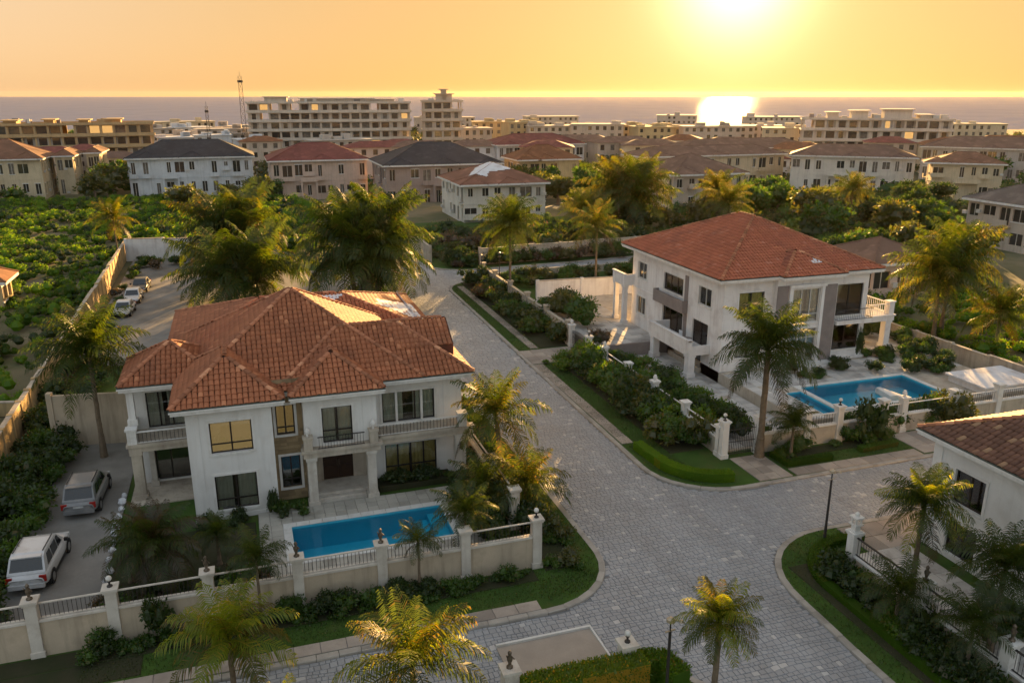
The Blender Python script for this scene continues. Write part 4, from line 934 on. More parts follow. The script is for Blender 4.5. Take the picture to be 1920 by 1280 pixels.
fence('ivy-grown stone wall running away behind the shrubs to the far junction', 'Y', 28.55, [69.9, 76.0, 82.0, 88.0, 94.0, 99.0], 0.15, 1.9, 2.4, K['slab'], K['slab'], False, None)
fence('white pillared wall with iron railing in front of the divided pool', 'X', 43.0, [28.55, 31.2, 34.9, 37.5, 41.2, 42.9, 47.4, 51.5, 55.6], 0.15, 1.35, 2.6, K['slab'], K['trim'], True, ['globe', None, None, 'globe', None, 'urn', None, None], 0.75, step=0.2, gate=(0,))
fence('pillared wall with black railing and a white lantern beside the right-hand palms', 'Y', 27.2, [12.5, 15.8, 20.2, 24.6, 29.1], 0.15, 1.15, 2.35, K['cream'], K['trim'], True, ['statue', 'statue', 'statue', 'statue', 'lantern'], 0.95, barmat=K['iron'], railmat=K['iron'])
def plain_wall(label, p0, p1, z0, h, mat, pil=2.4, th=0.24, cap=True, pw=0.34):
    a = Vector((p0[0], p0[1], 0)); b = Vector((p1[0], p1[1], 0)); d = (b - a); L_ = d.length; d.normalize(); s = Vector((-d.y, d.x, 0))
    root = thing('boundary_wall', label, 'wall', ((p0[0] + p1[0]) / 2, (p0[1] + p1[1]) / 2, z0))
    n = max(1, round(L_ / pil))
    def bar(m, t0, t1, w, za, zb):
        q = [a + d * t0 + s * w, a + d * t0 - s * w, a + d * t1 - s * w, a + d * t1 + s * w]; m.prism([(p.x, p.y) for p in q], za, zb)
    for k in range(n):
        t0, t1 = L_ * k / n, L_ * (k + 1) / n; hh = h + rnd.uniform(-0.08, 0.08)
        m = MB(); bar(m, t0 + pw / 2, t1 - pw / 2, th / 2, z0 - 0.1, z0 + hh); m.build('wall_panel', mat, root)
        if cap: m = MB(); bar(m, t0 + pw / 2, t1 - pw / 2, th / 2 + 0.05, z0 + hh, z0 + hh + 0.08); m.build('coping', K['slab'], root)
    for k in range(n + 1):
        t = L_ * k / n; m = MB(); bar(m, t - pw / 2, t + pw / 2, pw / 2 + 0.03, z0 - 0.1, z0 + h + 0.14); m.build('pilaster', mat, root)
    return root
plain_wall('long ochre boundary wall with pilasters between the parked cars and the green scrub', (-15.6, 38.0), (-16.4, 132.0), 0.1, 2.4, K['ochre'], 2.6)
plain_wall('pale wall closing the far end of the car yard', (-16.0, 128.0), (-6.0, 127.0), 0.1, 3.0, K['stucco2'], 5.0)
plain_wall('tall plain wall across the driveway behind the palm', (-13.2, 58.5), (-7.6, 57.6), 0.15, 3.7, K['cream'], 5.6, cap=False)
plain_wall('white garden wall behind the rear terrace of the red-roofed villa', (30.5, 84.2), (46.0, 83.2), 1.12, 2.0, K['stucco2'], 5.0)
plain_wall('low wall running along the far cross street', (29.5, 99.0), (56.0, 100.6), 0.15, 0.9, K['slab'], 4.0)
plain_wall('cream wall with shrubs along the far side of the cross street', (31.0, 109.2), (72.0, 112.0), 0.15, 2.3, K['slab'], 4.2)
plain_wall('cream wall curving off past the round palms', (24.8, 113.0), (24.6, 140.0), 0.15, 2.3, K['slab'], 4.2)
plain_wall('low wall with a metal rail beside the lawn right of the red-roofed villa', (58.4, 42.0), (57.8, 78.0), 0.1, 1.9, K['slab'], 4.0)
plain_wall('garden wall running below the bushy plot on the right', (66.0, 93.0), (108.0, 100.0), 0.1, 2.2, K['slab'], 5.0)
plain_wall('low ruined wall among the shrubs near the yellow hut', (-34.0, 70.0), (-17.0, 66.0), 0.1, 1.0, K['ochre'], 4.0)

def water_mat(name, c, dens=1.0):
    m, nt, N, L, o = nodes(name)
    t = N.new('ShaderNodeBsdfTransparent'); t.inputs[0].default_value = rgba(c)
    g_ = N.new('ShaderNodeBsdfGlossy'); g_.inputs['Roughness'].default_value = 0.04
    fr = N.new('ShaderNodeFresnel'); fr.inputs[0].default_value = 1.33
    tc = N.new('ShaderNodeTexCoord').outputs['Object']; b = N.new('ShaderNodeBump'); b.inputs['Strength'].default_value = 0.12; b.inputs['Distance'].default_value = 0.1
    L.new(noise(nt, 3.0, 2, tc), b.inputs['Height']); L.new(b.outputs[0], g_.inputs['Normal']); L.new(b.outputs[0], fr.inputs['Normal'])
    s = N.new('ShaderNodeMixShader'); L.new(fr.outputs[0], s.inputs[0]); L.new(t.outputs[0], s.inputs[1]); L.new(g_.outputs[0], s.inputs[2]); L.new(s.outputs[0], o.inputs[0]); return m
K['poolwater'] = water_mat('pool_water', (0.55, 0.92, 0.97))
def pool(label, x0, x1, y0, y1, z, depth, rim=0.45, shelf=0.0):
    root = thing('swimming_pool', label, 'swimming pool', ((x0 + x1) / 2, (y0 + y1) / 2, z), 'swimming pools')
    b = MB(); zb = z - depth
    b.quad((x0, y0, zb), (x1, y0, zb), (x1, y1, zb), (x0, y1, zb))
    for p, q in (((x0, y0), (x1, y0)), ((x1, y0), (x1, y1)), ((x1, y1), (x0, y1)), ((x0, y1), (x0, y0))): b.quad(p + (zb,), q + (zb,), q + (z - 0.01,), p + (z - 0.01,))
    if shelf: b.box(x1 - shelf, x1 - 0.01, y0 + 0.01, y1 - 0.01, zb, z - 0.45); b.box(x1 - shelf * 2, x1 - shelf, y0 + 0.01, y1 - 0.01, zb, z - 0.8)
    b.build('basin', K['pooltile'], root)
    MB().quad((x0, y0, z - 0.13), (x1, y0, z - 0.13), (x1, y1, z - 0.13), (x0, y1, z - 0.13)).build('water', K['poolwater'], root)
    lt = MB()
    for X0, X1, Y0, Y1 in ((x0, x1, y1 - 0.012, y1 - 0.002), (x0, x1, y0 + 0.002, y0 + 0.012), (x0 + 0.002, x0 + 0.012, y0, y1), (x1 - 0.012, x1 - 0.002, y0, y1)): lt.box(X0, X1, Y0, Y1, z - 0.3, z - 0.02)
    stuff(lt.build('waterline_tiles', K['pooltile'], root))
    n = max(2, round((x1 - x0 + 2 * rim) / 0.7)); dx = (x1 - x0 + 2 * rim) / n
    for k in range(n):
        a = x0 - rim + k * dx
        for Y0, Y1 in ((y0 - rim, y0), (y1, y1 + rim)): MB().bbox(a + 0.006, a + dx - 0.006, Y0, Y1, z - 0.08, z + 0.035, 0.015).build('coping_stone', K['coping'], root)
    n = max(2, round((y1 - y0) / 0.7)); dy = (y1 - y0) / n
    for k in range(n):
        a = y0 + k * dy
        for X0, X1 in ((x0 - rim, x0), (x1, x1 + rim)): MB().bbox(X0, X1, a + 0.006, a + dy - 0.006, z - 0.08, z + 0.035, 0.015).build('coping_stone', K['coping'], root)
    return root
def ring(name, X0, X1, Y0, Y1, x0, x1, y0, y1, z, sx, mat, zb=-0.04):
    """paved surround leaving the pool open"""
    o_ = struct(MB().box(X0, X1, Y0, y0, zb, z - 0.04).box(X0, X1, y1, Y1, zb, z - 0.04).box(X0, x0, y0, y1, zb, z - 0.04).box(x1, X1, y0, y1, zb, z - 0.04).build(name, K['joint']))
    for A in ((X0, X1, Y0, y0), (X0, X1, y1, Y1), (X0, x0, y0, y1), (x1, X1, y0, y1)):
        if A[1] - A[0] > 0.2 and A[3] - A[2] > 0.2: flags('paving_slab', *A, z, sx, sx, mat, o_, 0.02, 0.008, True, 0.0)
    return o_
pool('long rectangular pool with bright blue water and white coping', 1.1, 9.4, 38.7, 42.2, 0.26, 1.5, 0.45, 0.8)
ring('pool_deck', -0.6, 11.4, 37.0, 44.4, 0.65, 9.85, 38.25, 42.65, 0.27, 0.6, K['deck'])
yard('yard', 10.95, 12.5, 44.4, 75.5, 0.2, K['deck']); yard('yard', -7.6, -3.9, 47.6, 50.6, 0.2, K['slab'])
# divided pool of the red-roofed villa: sunk into the raised terrace
pool('blue pool split by a white divider behind the pillared wall', 39.9, 49.6, 45.7, 50.3, 1.22, 1.0, 0.4, 0.0)
pool('narrow shallow paddling pool beside the divided pool', 38.05, 39.4, 45.2, 49.6, 1.21, 0.5, 0.05)
sd = MB().prism([(44.6, 46.0), (45.6, 46.0), (45.3, 47.9), (44.9, 47.9)], 1.0, 1.5); tag(sd.build('pool_ledge', K['coping'], None, (45, 47, 1)), 'white wedge-shaped ledge standing in the divided pool', 'pool ledge')
cpt = thing('raised_platform', 'low pale slab beyond the end of the pillared wall near the right edge', 'platform', (55, 46.5, 1.1))
c_ = MB(); c_.box(52.3, 57.6, 44.8, 48.3, 0.1, 1.62); c_.build('base', K['stucco2'], cpt); c_ = MB(); c_.box(52.1, 57.8, 44.6, 48.5, 1.62, 1.76); c_.build('top_slab', K['white_tarp'], cpt)
# gatehouse roof and pillars at the bottom edge
ap = thing('concrete_apron', 'pale concrete ramp with raised rims in the street before the flowering hedge', 'ramp', (11, 27.5, 0))
m = MB(); V = [(8.8, 25.6, 0.30), (13.15, 25.6, 0.30), (13.15, 29.1, 0.10), (8.8, 29.1, 0.10)]; m.add([(a, b, 0.0) for a, b, c in V] + V, [(4, 5, 6, 7), (0, 1, 5, 4), (1, 2, 6, 5), (2, 3, 7, 6), (3, 0, 4, 7)]); m.build('slab', K['gatehut'], ap)
for nm, q in (('rim', [(8.8, 29.1), (13.15, 29.1), (13.15, 29.22), (8.8, 29.22)]), ('rim', [(13.15, 25.6), (13.24, 25.6), (13.24, 29.22), (13.15, 29.22)])): MB().prism(q, 0.0, 0.2).build(nm, K['coping'], ap)
for (x, y, lb) in ((8.05, 24.9, 'pillar with a bronze finial at the left end of the flowering hedge'), (12.9, 24.9, 'pillar with a globe lamp at the end of the flowering hedge')):
    t = thing('gate_pillar', lb, 'pillar', (x, y, 0)); m = MB(); m.box(x - 0.28, x + 0.28, y - 0.28, y + 0.28, 0.1, 2.3); m.box(x - 0.36, x + 0.36, y - 0.36, y + 0.36, 2.3, 2.42); m.build('shaft', K['column'], t)
    finial((x, y, 2.42), 'statue' if x < 9 else 'globe', t)
def lamp_post(x, y, h, label):
    t = thing('street_lamp', label, 'street lamp', (x, y, 0.12), 'street lamps')
    m = MB(); m.lathe(x, y, [(0.16, 0.12), (0.16, 0.3), (0.09, 0.42), (0.07, 1.2)], 8); m.tube((x, y, 1.2), (x, y, h - 0.5), 0.065, 0.055, 8); m.tube((x, y, h - 0.5), (x, y, h - 0.1), 0.03, 0.03, 6); m.build('post', K['iron'], t)
    MB().tube((x - 0.2, y, h - 0.5), (x + 0.2, y, h - 0.46), 0.03).build('crossbar', K['lampgold'], t)
    m = MB(); m.lathe(x, y, [(0.1, h - 0.12), (0.17, h - 0.08), (0.15, h + 0.02), (0.05, h + 0.1)], 8); m.tube((x, y, h), (x + 0.35, y - 0.15, h - 0.05), 0.03); m.lathe(x + 0.35, y - 0.15, [(0.05, h - 0.12), (0.1, h - 0.08), (0.04, h)], 7); m.build('lamp_head', K['lampgold'], t)
lamp_post(13.35, 22.5, 4.95, 'black street lamp with gilt head at the bottom edge beside the hedge')
lamp_post(27.85, 31.9, 4.35, 'black street lamp standing in the curved hedge bed by the lantern pillar')
lamp_post(27.9, 97.6, 3.8, 'thin street lamp at the far rounded street corner'); lamp_post(30.5, 98.4, 3.8, 'street lamp with a flat head next to the far palm')
# white chair and table on the balcony of the right villa
ch = thing('chair', 'white chair on the flank balcony of the red-roofed villa', 'chair', (34.9, 60.6, 2.5))
m = MB(); m.bbox(34.65, 35.15, 60.35, 60.85, 2.9, 2.97, 0.02); m.build('seat', K['white_tarp'], ch); m = MB(); m.box(35.08, 35.15, 60.35, 60.85, 2.97, 3.45); m.build('backrest', K['white_tarp'], ch)
for x in (34.69, 35.11):
    for y in (60.39, 60.81): MB().tube((x, y, 2.5), (x, y, 2.9), 0.02).build('leg', K['white_tarp'], ch)
tb = thing('table', 'low dark table on the flank balcony of the red-roofed villa', 'table', (35.0, 59.3, 2.5))
MB().lathe(35.0, 59.3, [(0.42, 3.1), (0.42, 3.15)], 12).build('tabletop', K['graypanel'], tb); MB().lathe(35.0, 59.3, [(0.25, 2.5), (0.05, 2.56), (0.05, 3.1)], 8).build('leg', K['iron'], tb)
# ---------------------------------------------------------------- cars
def make_car(name, label, paint, kind='suv', group=None):
    """car in local coordinates, nose towards +Y, wheels on z = 0"""
    t = thing(name, label, 'car', (0, 0, 0), group)
    suv = kind == 'suv'
    L_ = 4.75 if suv else 4.5; w = 0.93 if suv else 0.88; hb = 1.05 if suv else 0.9; ht = 1.78 if suv else 1.45
    y0 = -L_ / 2
    # side stations: y, half width, bottom z, belt z
    stn = [(y0, w * 0.80, 0.50, hb * 0.80), (y0 + 0.07, w * 0.93, 0.36, hb * 0.93), (y0 + 0.45, w, 0.30, hb), (y0 + 1.6, w, 0.28, hb), (y0 + 2.9, w, 0.28, hb * 0.99),
           (y0 + 3.4, w, 0.28, hb * 0.96), (y0 + 4.1 * L_ / 4.75, w * 0.97, 0.30, hb * 0.88), (y0 + L_ - 0.12, w * 0.86, 0.36, hb * 0.76), (y0 + L_, w * 0.72, 0.46, hb * 0.64)]
    m = MB(); ring_ = []
    for (y, hw, zb, zt) in stn: ring_.append([(-hw * 0.93, y, zb), (-hw, y, zb + 0.18), (-hw, y, zt - 0.16), (-hw * 0.93, y, zt - 0.03), (-hw * 0.72, y, zt), (hw * 0.72, y, zt), (hw * 0.93, y, zt - 0.03), (hw, y, zt - 0.16), (hw, y, zb + 0.18), (hw * 0.93, y, zb)])
    V = [p for r_ in ring_ for p in r_]; n = 10; F_ = []
    for i in range(len(stn) - 1):
        for k in range(n): F_.append((i * n + k, i * n + (k + 1) % n, (i + 1) * n + (k + 1) % n, (i + 1) * n + k))
    F_ += [tuple(range(n)), tuple(range((len(stn) - 1) * n, len(stn) * n))]
    m.add(V, F_); bo = m.build('body', paint, t, smooth=True); sb_ = bo.modifiers.new('round', 'SUBSURF'); sb_.levels = 2; sb_.render_levels = 2
    for k_, fc in enumerate(bo.data.polygons): fc.use_smooth = True
    MB().box(-w * 0.97, w * 0.97, y0 + 0.5, y0 + L_ - 0.5, 0.24, 0.42).build('sill', K['plastic'], t)
    if suv: cab = [(y0 + 0.22, w * 0.90, hb - 0.04), (y0 + 0.62, w * 0.80, ht - 0.10), (y0 + 0.95, w * 0.78, ht), (y0 + 2.4, w * 0.78, ht), (y0 + 2.75, w * 0.78, ht - 0.10), (y0 + 3.55, w * 0.88, hb - 0.02)]
    else: cab = [(y0 + 0.62, w * 0.88, hb - 0.03), (y0 + 1.25, w * 0.76, ht - 0.08), (y0 + 1.5, w * 0.74, ht), (y0 + 2.3, w * 0.74, ht), (y0 + 2.6, w * 0.75, ht - 0.08), (y0 + 3.35, w * 0.88, hb - 0.04)]
    c = MB()
    for i in range(len(cab) - 1):
        (ya, wa, za), (yb, wb, zb) = cab[i], cab[i + 1]; c.quad((-wa, ya, za), (wa, ya, za), (wb, yb, zb), (-wb, yb, zb))
    for sx in (-1, 1):
        c.poly([(sx * cab[0][1], cab[0][0], cab[0][2]), (sx * cab[1][1], cab[1][0], cab[1][2]), (sx * cab[2][1], cab[2][0], cab[2][2]), (sx * cab[3][1], cab[3][0], cab[3][2]), (sx * cab[4][1], cab[4][0], cab[4][2]), (sx * cab[5][1], cab[5][0], cab[5][2])])
    cb = c.build('cabin', paint, t)
    def lerp(a, b, s): return tuple(a[i] + (b[i] - a[i]) * s for i in range(3))
    def glass(i, j, nm, s0=0.12, s1=0.9, inset=0.9, off=(0, 0, 0)):
        a, b = cab[i], cab[j]; q = MB(); lo = lerp((a[1], a[0], a[2]), (b[1], b[0], b[2]), s0); hi = lerp((a[1], a[0], a[2]), (b[1], b[0], b[2]), s1)
        q.quad((-lo[0] * inset, lo[1] + off[1], lo[2] + off[2]), (lo[0] * inset, lo[1] + off[1], lo[2] + off[2]), (hi[0] * inset, hi[1] + off[1], hi[2] + off[2]), (-hi[0] * inset, hi[1] + off[1], hi[2] + off[2])); q.build(nm, K['carglass'], t)
    glass(0, 1, 'rear_window', 0.18, 0.93, 0.88, (0, -0.012, 0.012)); glass(5, 4, 'windscreen', 0.08, 0.95, 0.9, (0, 0.012, 0.015))
    ys = [y0 + 0.72, y0 + 1.55, y0 + 2.45, y0 + 3.2] if suv else [y0 + 1.15, y0 + 1.85, y0 + 2.65, y0 + 3.05]
    for sx in (-1, 1):
        for k in range(3 if suv else 2):
            a, b = ys[k] + 0.05, ys[k + 1] - 0.04; zl, zh = hb + 0.05, ht - 0.16; fa = 0.06 if k == 0 else 0.0; fb = 0.42 if k == (2 if suv else 1) else 0.0
            q = MB(); wl2, wh = w * 0.905, w * 0.812
            q.quad((sx * wl2, a, zl), (sx * wl2, b, zl), (sx * wh, b - fb, zh), (sx * wh, a + fa + (0.14 if k == 0 else 0), zh)); q.build('side_window', K['carglass'], t)
        mm = MB().box(sx * (w + 0.02), sx * (w + 0.2), y0 + 3.12, y0 + 3.26, hb - 0.02, hb + 0.14); mm.build('mirror', K['plastic'], t)
        MB().box(sx * w * 0.62, sx * w * 0.95, y0 - 0.012 + 0.04, y0 + 0.12, hb * 0.62, hb * 0.92).build('tail_light', K['red'], t)
        MB().box(sx * w * 0.55, sx * w * 0.84, y0 + L_ - 0.16, y0 + L_ - 0.02, hb * 0.52, hb * 0.68).build('headlight', K['lens'], t)
        if suv: MB().tube((sx * w * 0.7, y0 + 0.9, ht + 0.05), (sx * w * 0.7, y0 + 2.5, ht + 0.05), 0.025).build('roof_rail', K['plastic'], t)
        for yy in (y0 + 0.95, y0 + L_ - 0.95):
            wh = MB(); r = 0.36 if suv else 0.32
            for k in range(14):
                a0, a1 = 2 * math.pi * k / 14, 2 * math.pi * (k + 1) / 14
                for xa, xb in ((sx * (w - 0.2), sx * (w + 0.015)),):
                    wh.quad((xa, yy + r * math.cos(a0), r + r * math.sin(a0)), (xb, yy + r * math.cos(a0), r + r * math.sin(a0)), (xb, yy + r * math.cos(a1), r + r * math.sin(a1)), (xa, yy + r * math.cos(a1), r + r * math.sin(a1)))
                wh.quad((sx * (w + 0.015), yy + r * math.cos(a0), r + r * math.sin(a0)), (sx * (w + 0.015), yy + r * math.cos(a1), r + r * math.sin(a1)), (sx * (w + 0.02), yy + 0.62 * r * math.cos(a1), r + 0.62 * r * math.sin(a1)), (sx * (w + 0.02), yy + 0.62 * r * math.cos(a0), r + 0.62 * r * math.sin(a0)))
            wo = wh.build('wheel', K['rubber'], t)
            wa = MB(); wa.poly([(sx * (w + 0.006), yy + (r + 0.09) * math.cos(math.pi * k / 10), r + (r + 0.07) * math.sin(math.pi * k / 10)) for k in range(11)]); wa.build('wheel_arch', K['plastic'], t)
            rm = MB(); rm.poly([(sx * (w + 0.018), yy + 0.62 * r * math.cos(2 * math.pi * k / 10), r + 0.62 * r * math.sin(2 * math.pi * k / 10)) for k in range(10)]); rm.build('rim', K['alloy'], wo)
    MB().box(-w * 0.85, w * 0.85, y0 - 0.05, y0 + 0.1, 0.38, 0.6).build('bumper', paint, t); MB().box(-0.26, 0.26, y0 - 0.012, y0 + 0.05, hb * 0.68, hb * 0.78).build('number_plate', K['lens'], t)
    if suv: MB().box(-w * 0.7, w * 0.7, y0 + 0.5, y0 + 0.8, ht - 0.08, ht - 0.03).build('spoiler', paint, t)
    else: MB().box(-w * 0.5, w * 0.5, y0 + L_ - 0.05, y0 + L_ + 0.01, 0.42, 0.6).build('grille', K['plastic'], t)
    return t
def place(o, x, y, z, rz): o.location = (x, y, z); o.rotation_euler = (0, 0, R(rz)); return o
place(make_car('parked_car', 'white estate car with roof rails behind the railing at the left corner', K['carwhite'], 'suv', 'cars on the driveway'), -11.05, 41.9, 0.2, -4)
place(make_car('parked_car', 'silver off-roader with a dark rear window halfway up the driveway', K['carsilver'], 'suv', 'cars on the driveway'), -9.95, 49.2, 0.2, -3)
place(make_car('parked_car', 'white saloon nearest the villa in the row along the ochre wall', K['carwhite'], 'saloon', 'cars along the ochre wall'), -12.9, 95.2, 0.19, 176)
place(make_car('parked_car', 'pale saloon in the middle of the row along the ochre wall', K['carwhite'], 'saloon', 'cars along the ochre wall'), -12.6, 101.2, 0.19, 178)
place(make_car('parked_car', 'dark saloon at the far end of the row along the ochre wall', K['cardark'], 'saloon', 'cars along the ochre wall'), -12.3, 107.0, 0.19, 177)
place(make_car('parked_car', 'white car half hidden behind the palm beside the street', K['carwhite'], 'saloon', 'cars on the driveway'), 14.9, 56.5, 0.14, 2)
# ---------------------------------------------------------------- plants
def unit(a): return a / (np.linalg.norm(a, axis=-1, keepdims=True) + 1e-9)
def leaf_quads(P, dirs, ln, wd, rng, droop=0.25):
    """diamond leaves at points P, pointing along dirs"""
    n = len(P); t = unit(dirs + rng.normal(0, 0.55, (n, 3))); t[:, 2] -= droop; t = unit(t)
    s = unit(np.cross(t, rng.normal(0, 1, (n, 3)))); ln = ln * rng.uniform(0.6, 1.25, (n, 1)); wd = wd * rng.uniform(0.7, 1.2, (n, 1))
    up = np.cross(s, t)
    a = P; b = P + t * ln * 0.5 + s * wd * 0.5 + up * wd * 0.12; c = P + t * ln; d = P + t * ln * 0.5 - s * wd * 0.5 + up * wd * 0.12
    return np.stack([a, b, c, d], 1)
def clump_points(rng, rx, ry, h, nclump, n, base=0.0):
    """points spread over the skin of several overlapping clumps, with outward directions"""
    C = np.stack([rng.uniform(-0.62, 0.62, nclump) * rx, rng.uniform(-0.62, 0.62, nclump) * ry, base + rng.uniform(0.30, 0.78, nclump) * h], 1)
    rr = rng.uniform(0.30, 0.52, nclump) * min((rx + ry) / 2, h * 1.1)
    k = rng.integers(0, nclump, n); d = unit(rng.normal(0, 1, (n, 3))); d[:, 2] = np.abs(d[:, 2]) * 0.9 - 0.25 * rng.random(n); d = unit(d)
    r = rr[k][:, None] * rng.uniform(0.72, 1.08, (n, 1))
    P = C[k] + d * r; P[:, 2] = np.maximum(P[:, 2], 0.03)
    return P, d, C, rr
def core_quads(C, rr, f=0.72):
    """dark inner mass: little octahedral lumps so that a bush is not see-through"""
    out_ = []
    for c, r in zip(C, rr):
        r *= f; n = 6; rings = [(0.55, -0.7), (1.0, 0.0), (0.6, 0.72)]
        pts = [[(c[0] + r * a * math.cos(2 * math.pi * k / n), c[1] + r * a * math.sin(2 * math.pi * k / n), max(0.0, c[2] + r * b)) for k in range(n)] for a, b in rings]
        for i in range(2):
            for k in range(n): out_.append([pts[i][k], pts[i][(k + 1) % n], pts[i + 1][(k + 1) % n], pts[i + 1][k]])
        top = (c[0], c[1], c[2] + r)
        for k in range(0, n, 2): out_.append([pts[2][k], pts[2][(k + 1) % n], pts[2][(k + 2) % n], top])
    return np.array(out_)
def bush_mesh(name, rx, ry, h, n, ln, wd, mat, seed, nclump=9, core=True, droop=0.2):
    rng = np.random.default_rng(seed); P, d, C, rr = clump_points(rng, rx, ry, h, nclump, n)
    Q = leaf_quads(P, d, ln, wd, rng, droop)
    if core: Q = np.concatenate([Q, core_quads(C, rr)])
    return np_mesh(name, Q, mat)
BUSH = {}
def bush_variants(kind, mat, nv=4, **kw):
    BUSH[kind] = [bush_mesh('foliage', mat=mat, seed=100 * len(BUSH) + k + 1, **kw) for k in range(nv)]
bush_variants('round', K['leaf'], rx=0.75, ry=0.75, h=1.1, n=620, ln=0.16, wd=0.075)
bush_variants('dark', K['leaf_d'], rx=0.85, ry=0.85, h=1.25, n=640, ln=0.18, wd=0.085)
bush_variants('bright', K['leaf_b'], rx=0.7, ry=0.7, h=1.0, n=560, ln=0.17, wd=0.08)
bush_variants('gold', K['leaf_y'], rx=0.8, ry=0.8, h=1.2, n=560, ln=0.18, wd=0.085)
bush_variants('low', K['leaf'], rx=0.7, ry=0.7, h=0.55, n=520, ln=0.13, wd=0.06)
bush_variants('spiky', K['leaf_b'], rx=0.5, ry=0.5, h=0.8, n=260, ln=0.42, wd=0.05, core=False, droop=-0.2)
bush_variants('flower', K['flower'], rx=0.9, ry=0.9, h=1.2, n=800, ln=0.15, wd=0.085)
bush_variants('dry', K['leaf_dry'], rx=0.8, ry=0.8, h=1.0, n=420, ln=0.2, wd=0.06)
def shrub(kind, x, y, z, sc, label, group, zs=None, name='shrub'):
    o_ = bpy.data.objects.new(name, rnd.choice(BUSH[kind])); COL.objects.link(o_); o_.location = (x, y, z - 0.03)
    zs = zs or sc * rnd.uniform(0.85, 1.2); o_.scale = (sc * rnd.uniform(0.9, 1.1), sc * rnd.uniform(0.9, 1.1), zs); o_.rotation_euler = (0, 0, rnd.uniform(0, 6.28))
    tag(o_, label, 'shrub', group); return o_
def shrubs(kinds, x0, x1, y0, y1, n, z, smin, smax, label, group):
    for _ in range(n): shrub(rnd.choice(kinds), rnd.uniform(x0, x1), rnd.uniform(y0, y1), z, rnd.uniform(smin, smax), label, group)

def shrubbery(label, kinds, x0, x1, y0, y1, n, z, smin, smax):
    """a bed so crowded that its plants cannot be told apart"""
    Qs = []; Ts = []; mats = [];
    for _ in range(n):
        me = rnd.choice(BUSH[rnd.choice(kinds)]); m = me.materials[0]
        if m not in mats: mats.append(m)
        co = np.empty(len(me.vertices) * 3, dtype=np.float32); me.vertices.foreach_get('co', co); co = co.reshape(-1, 3); s_ = rnd.uniform(smin, smax); a = rnd.uniform(0, 6.28); c, sn = math.cos(a), math.sin(a)
        xy = np.stack([co[:, 0] * c - co[:, 1] * sn, co[:, 0] * sn + co[:, 1] * c, co[:, 2] * rnd.uniform(0.85, 1.2)], 1) * s_ + np.array([rnd.uniform(x0, x1), rnd.uniform(y0, y1), z - 0.03])
        Qs.append(xy.reshape(-1, 4, 3)); Ts.append(np.full(len(xy) // 4, mats.index(m)))
    o_ = stuff(put(bpy.data.objects.new('shrubbery', np_mesh('shrubbery', np.concatenate(Qs), mats, np.concatenate(Ts))))); o_['label'] = label; return o_

# palm fronds
def frond_mesh(mat, a0, a1, seed, nl=30, wl_=0.021, ll=0.28, twist=0.0, n=9):
    rng = np.random.default_rng(seed); N_ = 40; t = np.linspace(0, 1, N_); ang = np.radians(a0 + (a1 - a0) * t ** 1.25)
    ds = 1.0 / (N_ - 1); X = np.concatenate([[0], np.cumsum(np.cos(ang) * ds)[:-1]]); Z = np.concatenate([[0], np.cumsum(np.sin(ang) * ds)[:-1]])
    Q = []
    at = lambda s: np.array([np.interp(s, t, X), 0.0, np.interp(s, t, Z)])
    for k in range(n):
        s0, s1 = k / n, (k + 1) / n; p, q = at(s0), at(s1); r0, r1 = 0.012 * (1 - s0 * 0.85), 0.012 * (1 - s1 * 0.85)
        Q.append([p + [0, -r0, 0], q + [0, -r1, 0], q + [0, r1, 0], p + [0, r0, 0]])
    for k in range(nl):
        s = 0.10 + 0.90 * (k + 0.5) / nl; p = at(s); a = np.interp(s, t, ang); tg = np.array([math.cos(a), 0, math.sin(a)])
        l = ll * (math.sin(math.pi * (0.16 + 0.78 * s)) ** 0.8)
        for sd in (-1, 1):
            lay = rng.uniform(0.55, 0.95); d1 = tg * 0.55 + np.array([0, sd * lay, 0]) + np.array([0, 0, rng.uniform(-0.25, 0.12)]); d1 /= np.linalg.norm(d1)
            d2 = d1 + np.array([0, 0, -1.05]); d2 /= np.linalg.norm(d2); lk = l * rng.uniform(0.82, 1.12)
            m = p + d1 * lk * 0.5; e = m + d2 * lk * 0.5; w_ = wl_ * rng.uniform(0.8, 1.2); wv = tg * w_
            Q.append([p - wv * 0.25, p + wv * 0.25, m + wv * 0.5, m - wv * 0.5]); Q.append([m - wv * 0.5, m + wv * 0.5, e + wv * 0.08, e - wv * 0.08])
    return np_mesh('frond', np.array(Q), mat)
SHAPES = [(82, 35), (68, 0), (50, -35), (30, -60), (8, -78), (-25, -88)]
FROND = {}
def fronds(matkey, fan=False):
    if matkey not in FROND: FROND[matkey] = [[frond_mesh(K[matkey], a0, a1, 31 * i + j + len(FROND) * 7) for j in range(2)] for i, (a0, a1) in enumerate(SHAPES)]
    return FROND[matkey]
TRUNKS = {}
def trunk_mesh(h, r, lean, seed):
    rg = random.Random(seed); m = MB(); n = max(5, int(h / 0.45)); pts = []
    for k in range(n + 1):
        t = k / n; pts.append((lean[0] * (t ** 1.6) + rg.uniform(-.015, .015), lean[1] * (t ** 1.6) + rg.uniform(-.015, .015), h * t))
    for k in range(n):
        t = k / n; r0 = r * (1.35 - 0.5 * min(1, t * 4)) if t < 0.25 else r * (0.85 - 0.2 * t); r1 = r * (1.35 - 0.5 * min(1, (t + 1 / n) * 4)) if t + 1 / n < 0.25 else r * (0.85 - 0.2 * (t + 1 / n))
        a, b = Vector(pts[k]), Vector(pts[k + 1]); mid = a.lerp(b, 0.85); m.tube(a, mid, r0 * 1.04, r1 * 1.0, 9, 0, False); m.tube(mid, b, r1 * 1.0, r1 * 1.08, 9, 0, False)
    return m.mesh('trunk', K['bark']), pts[-1]
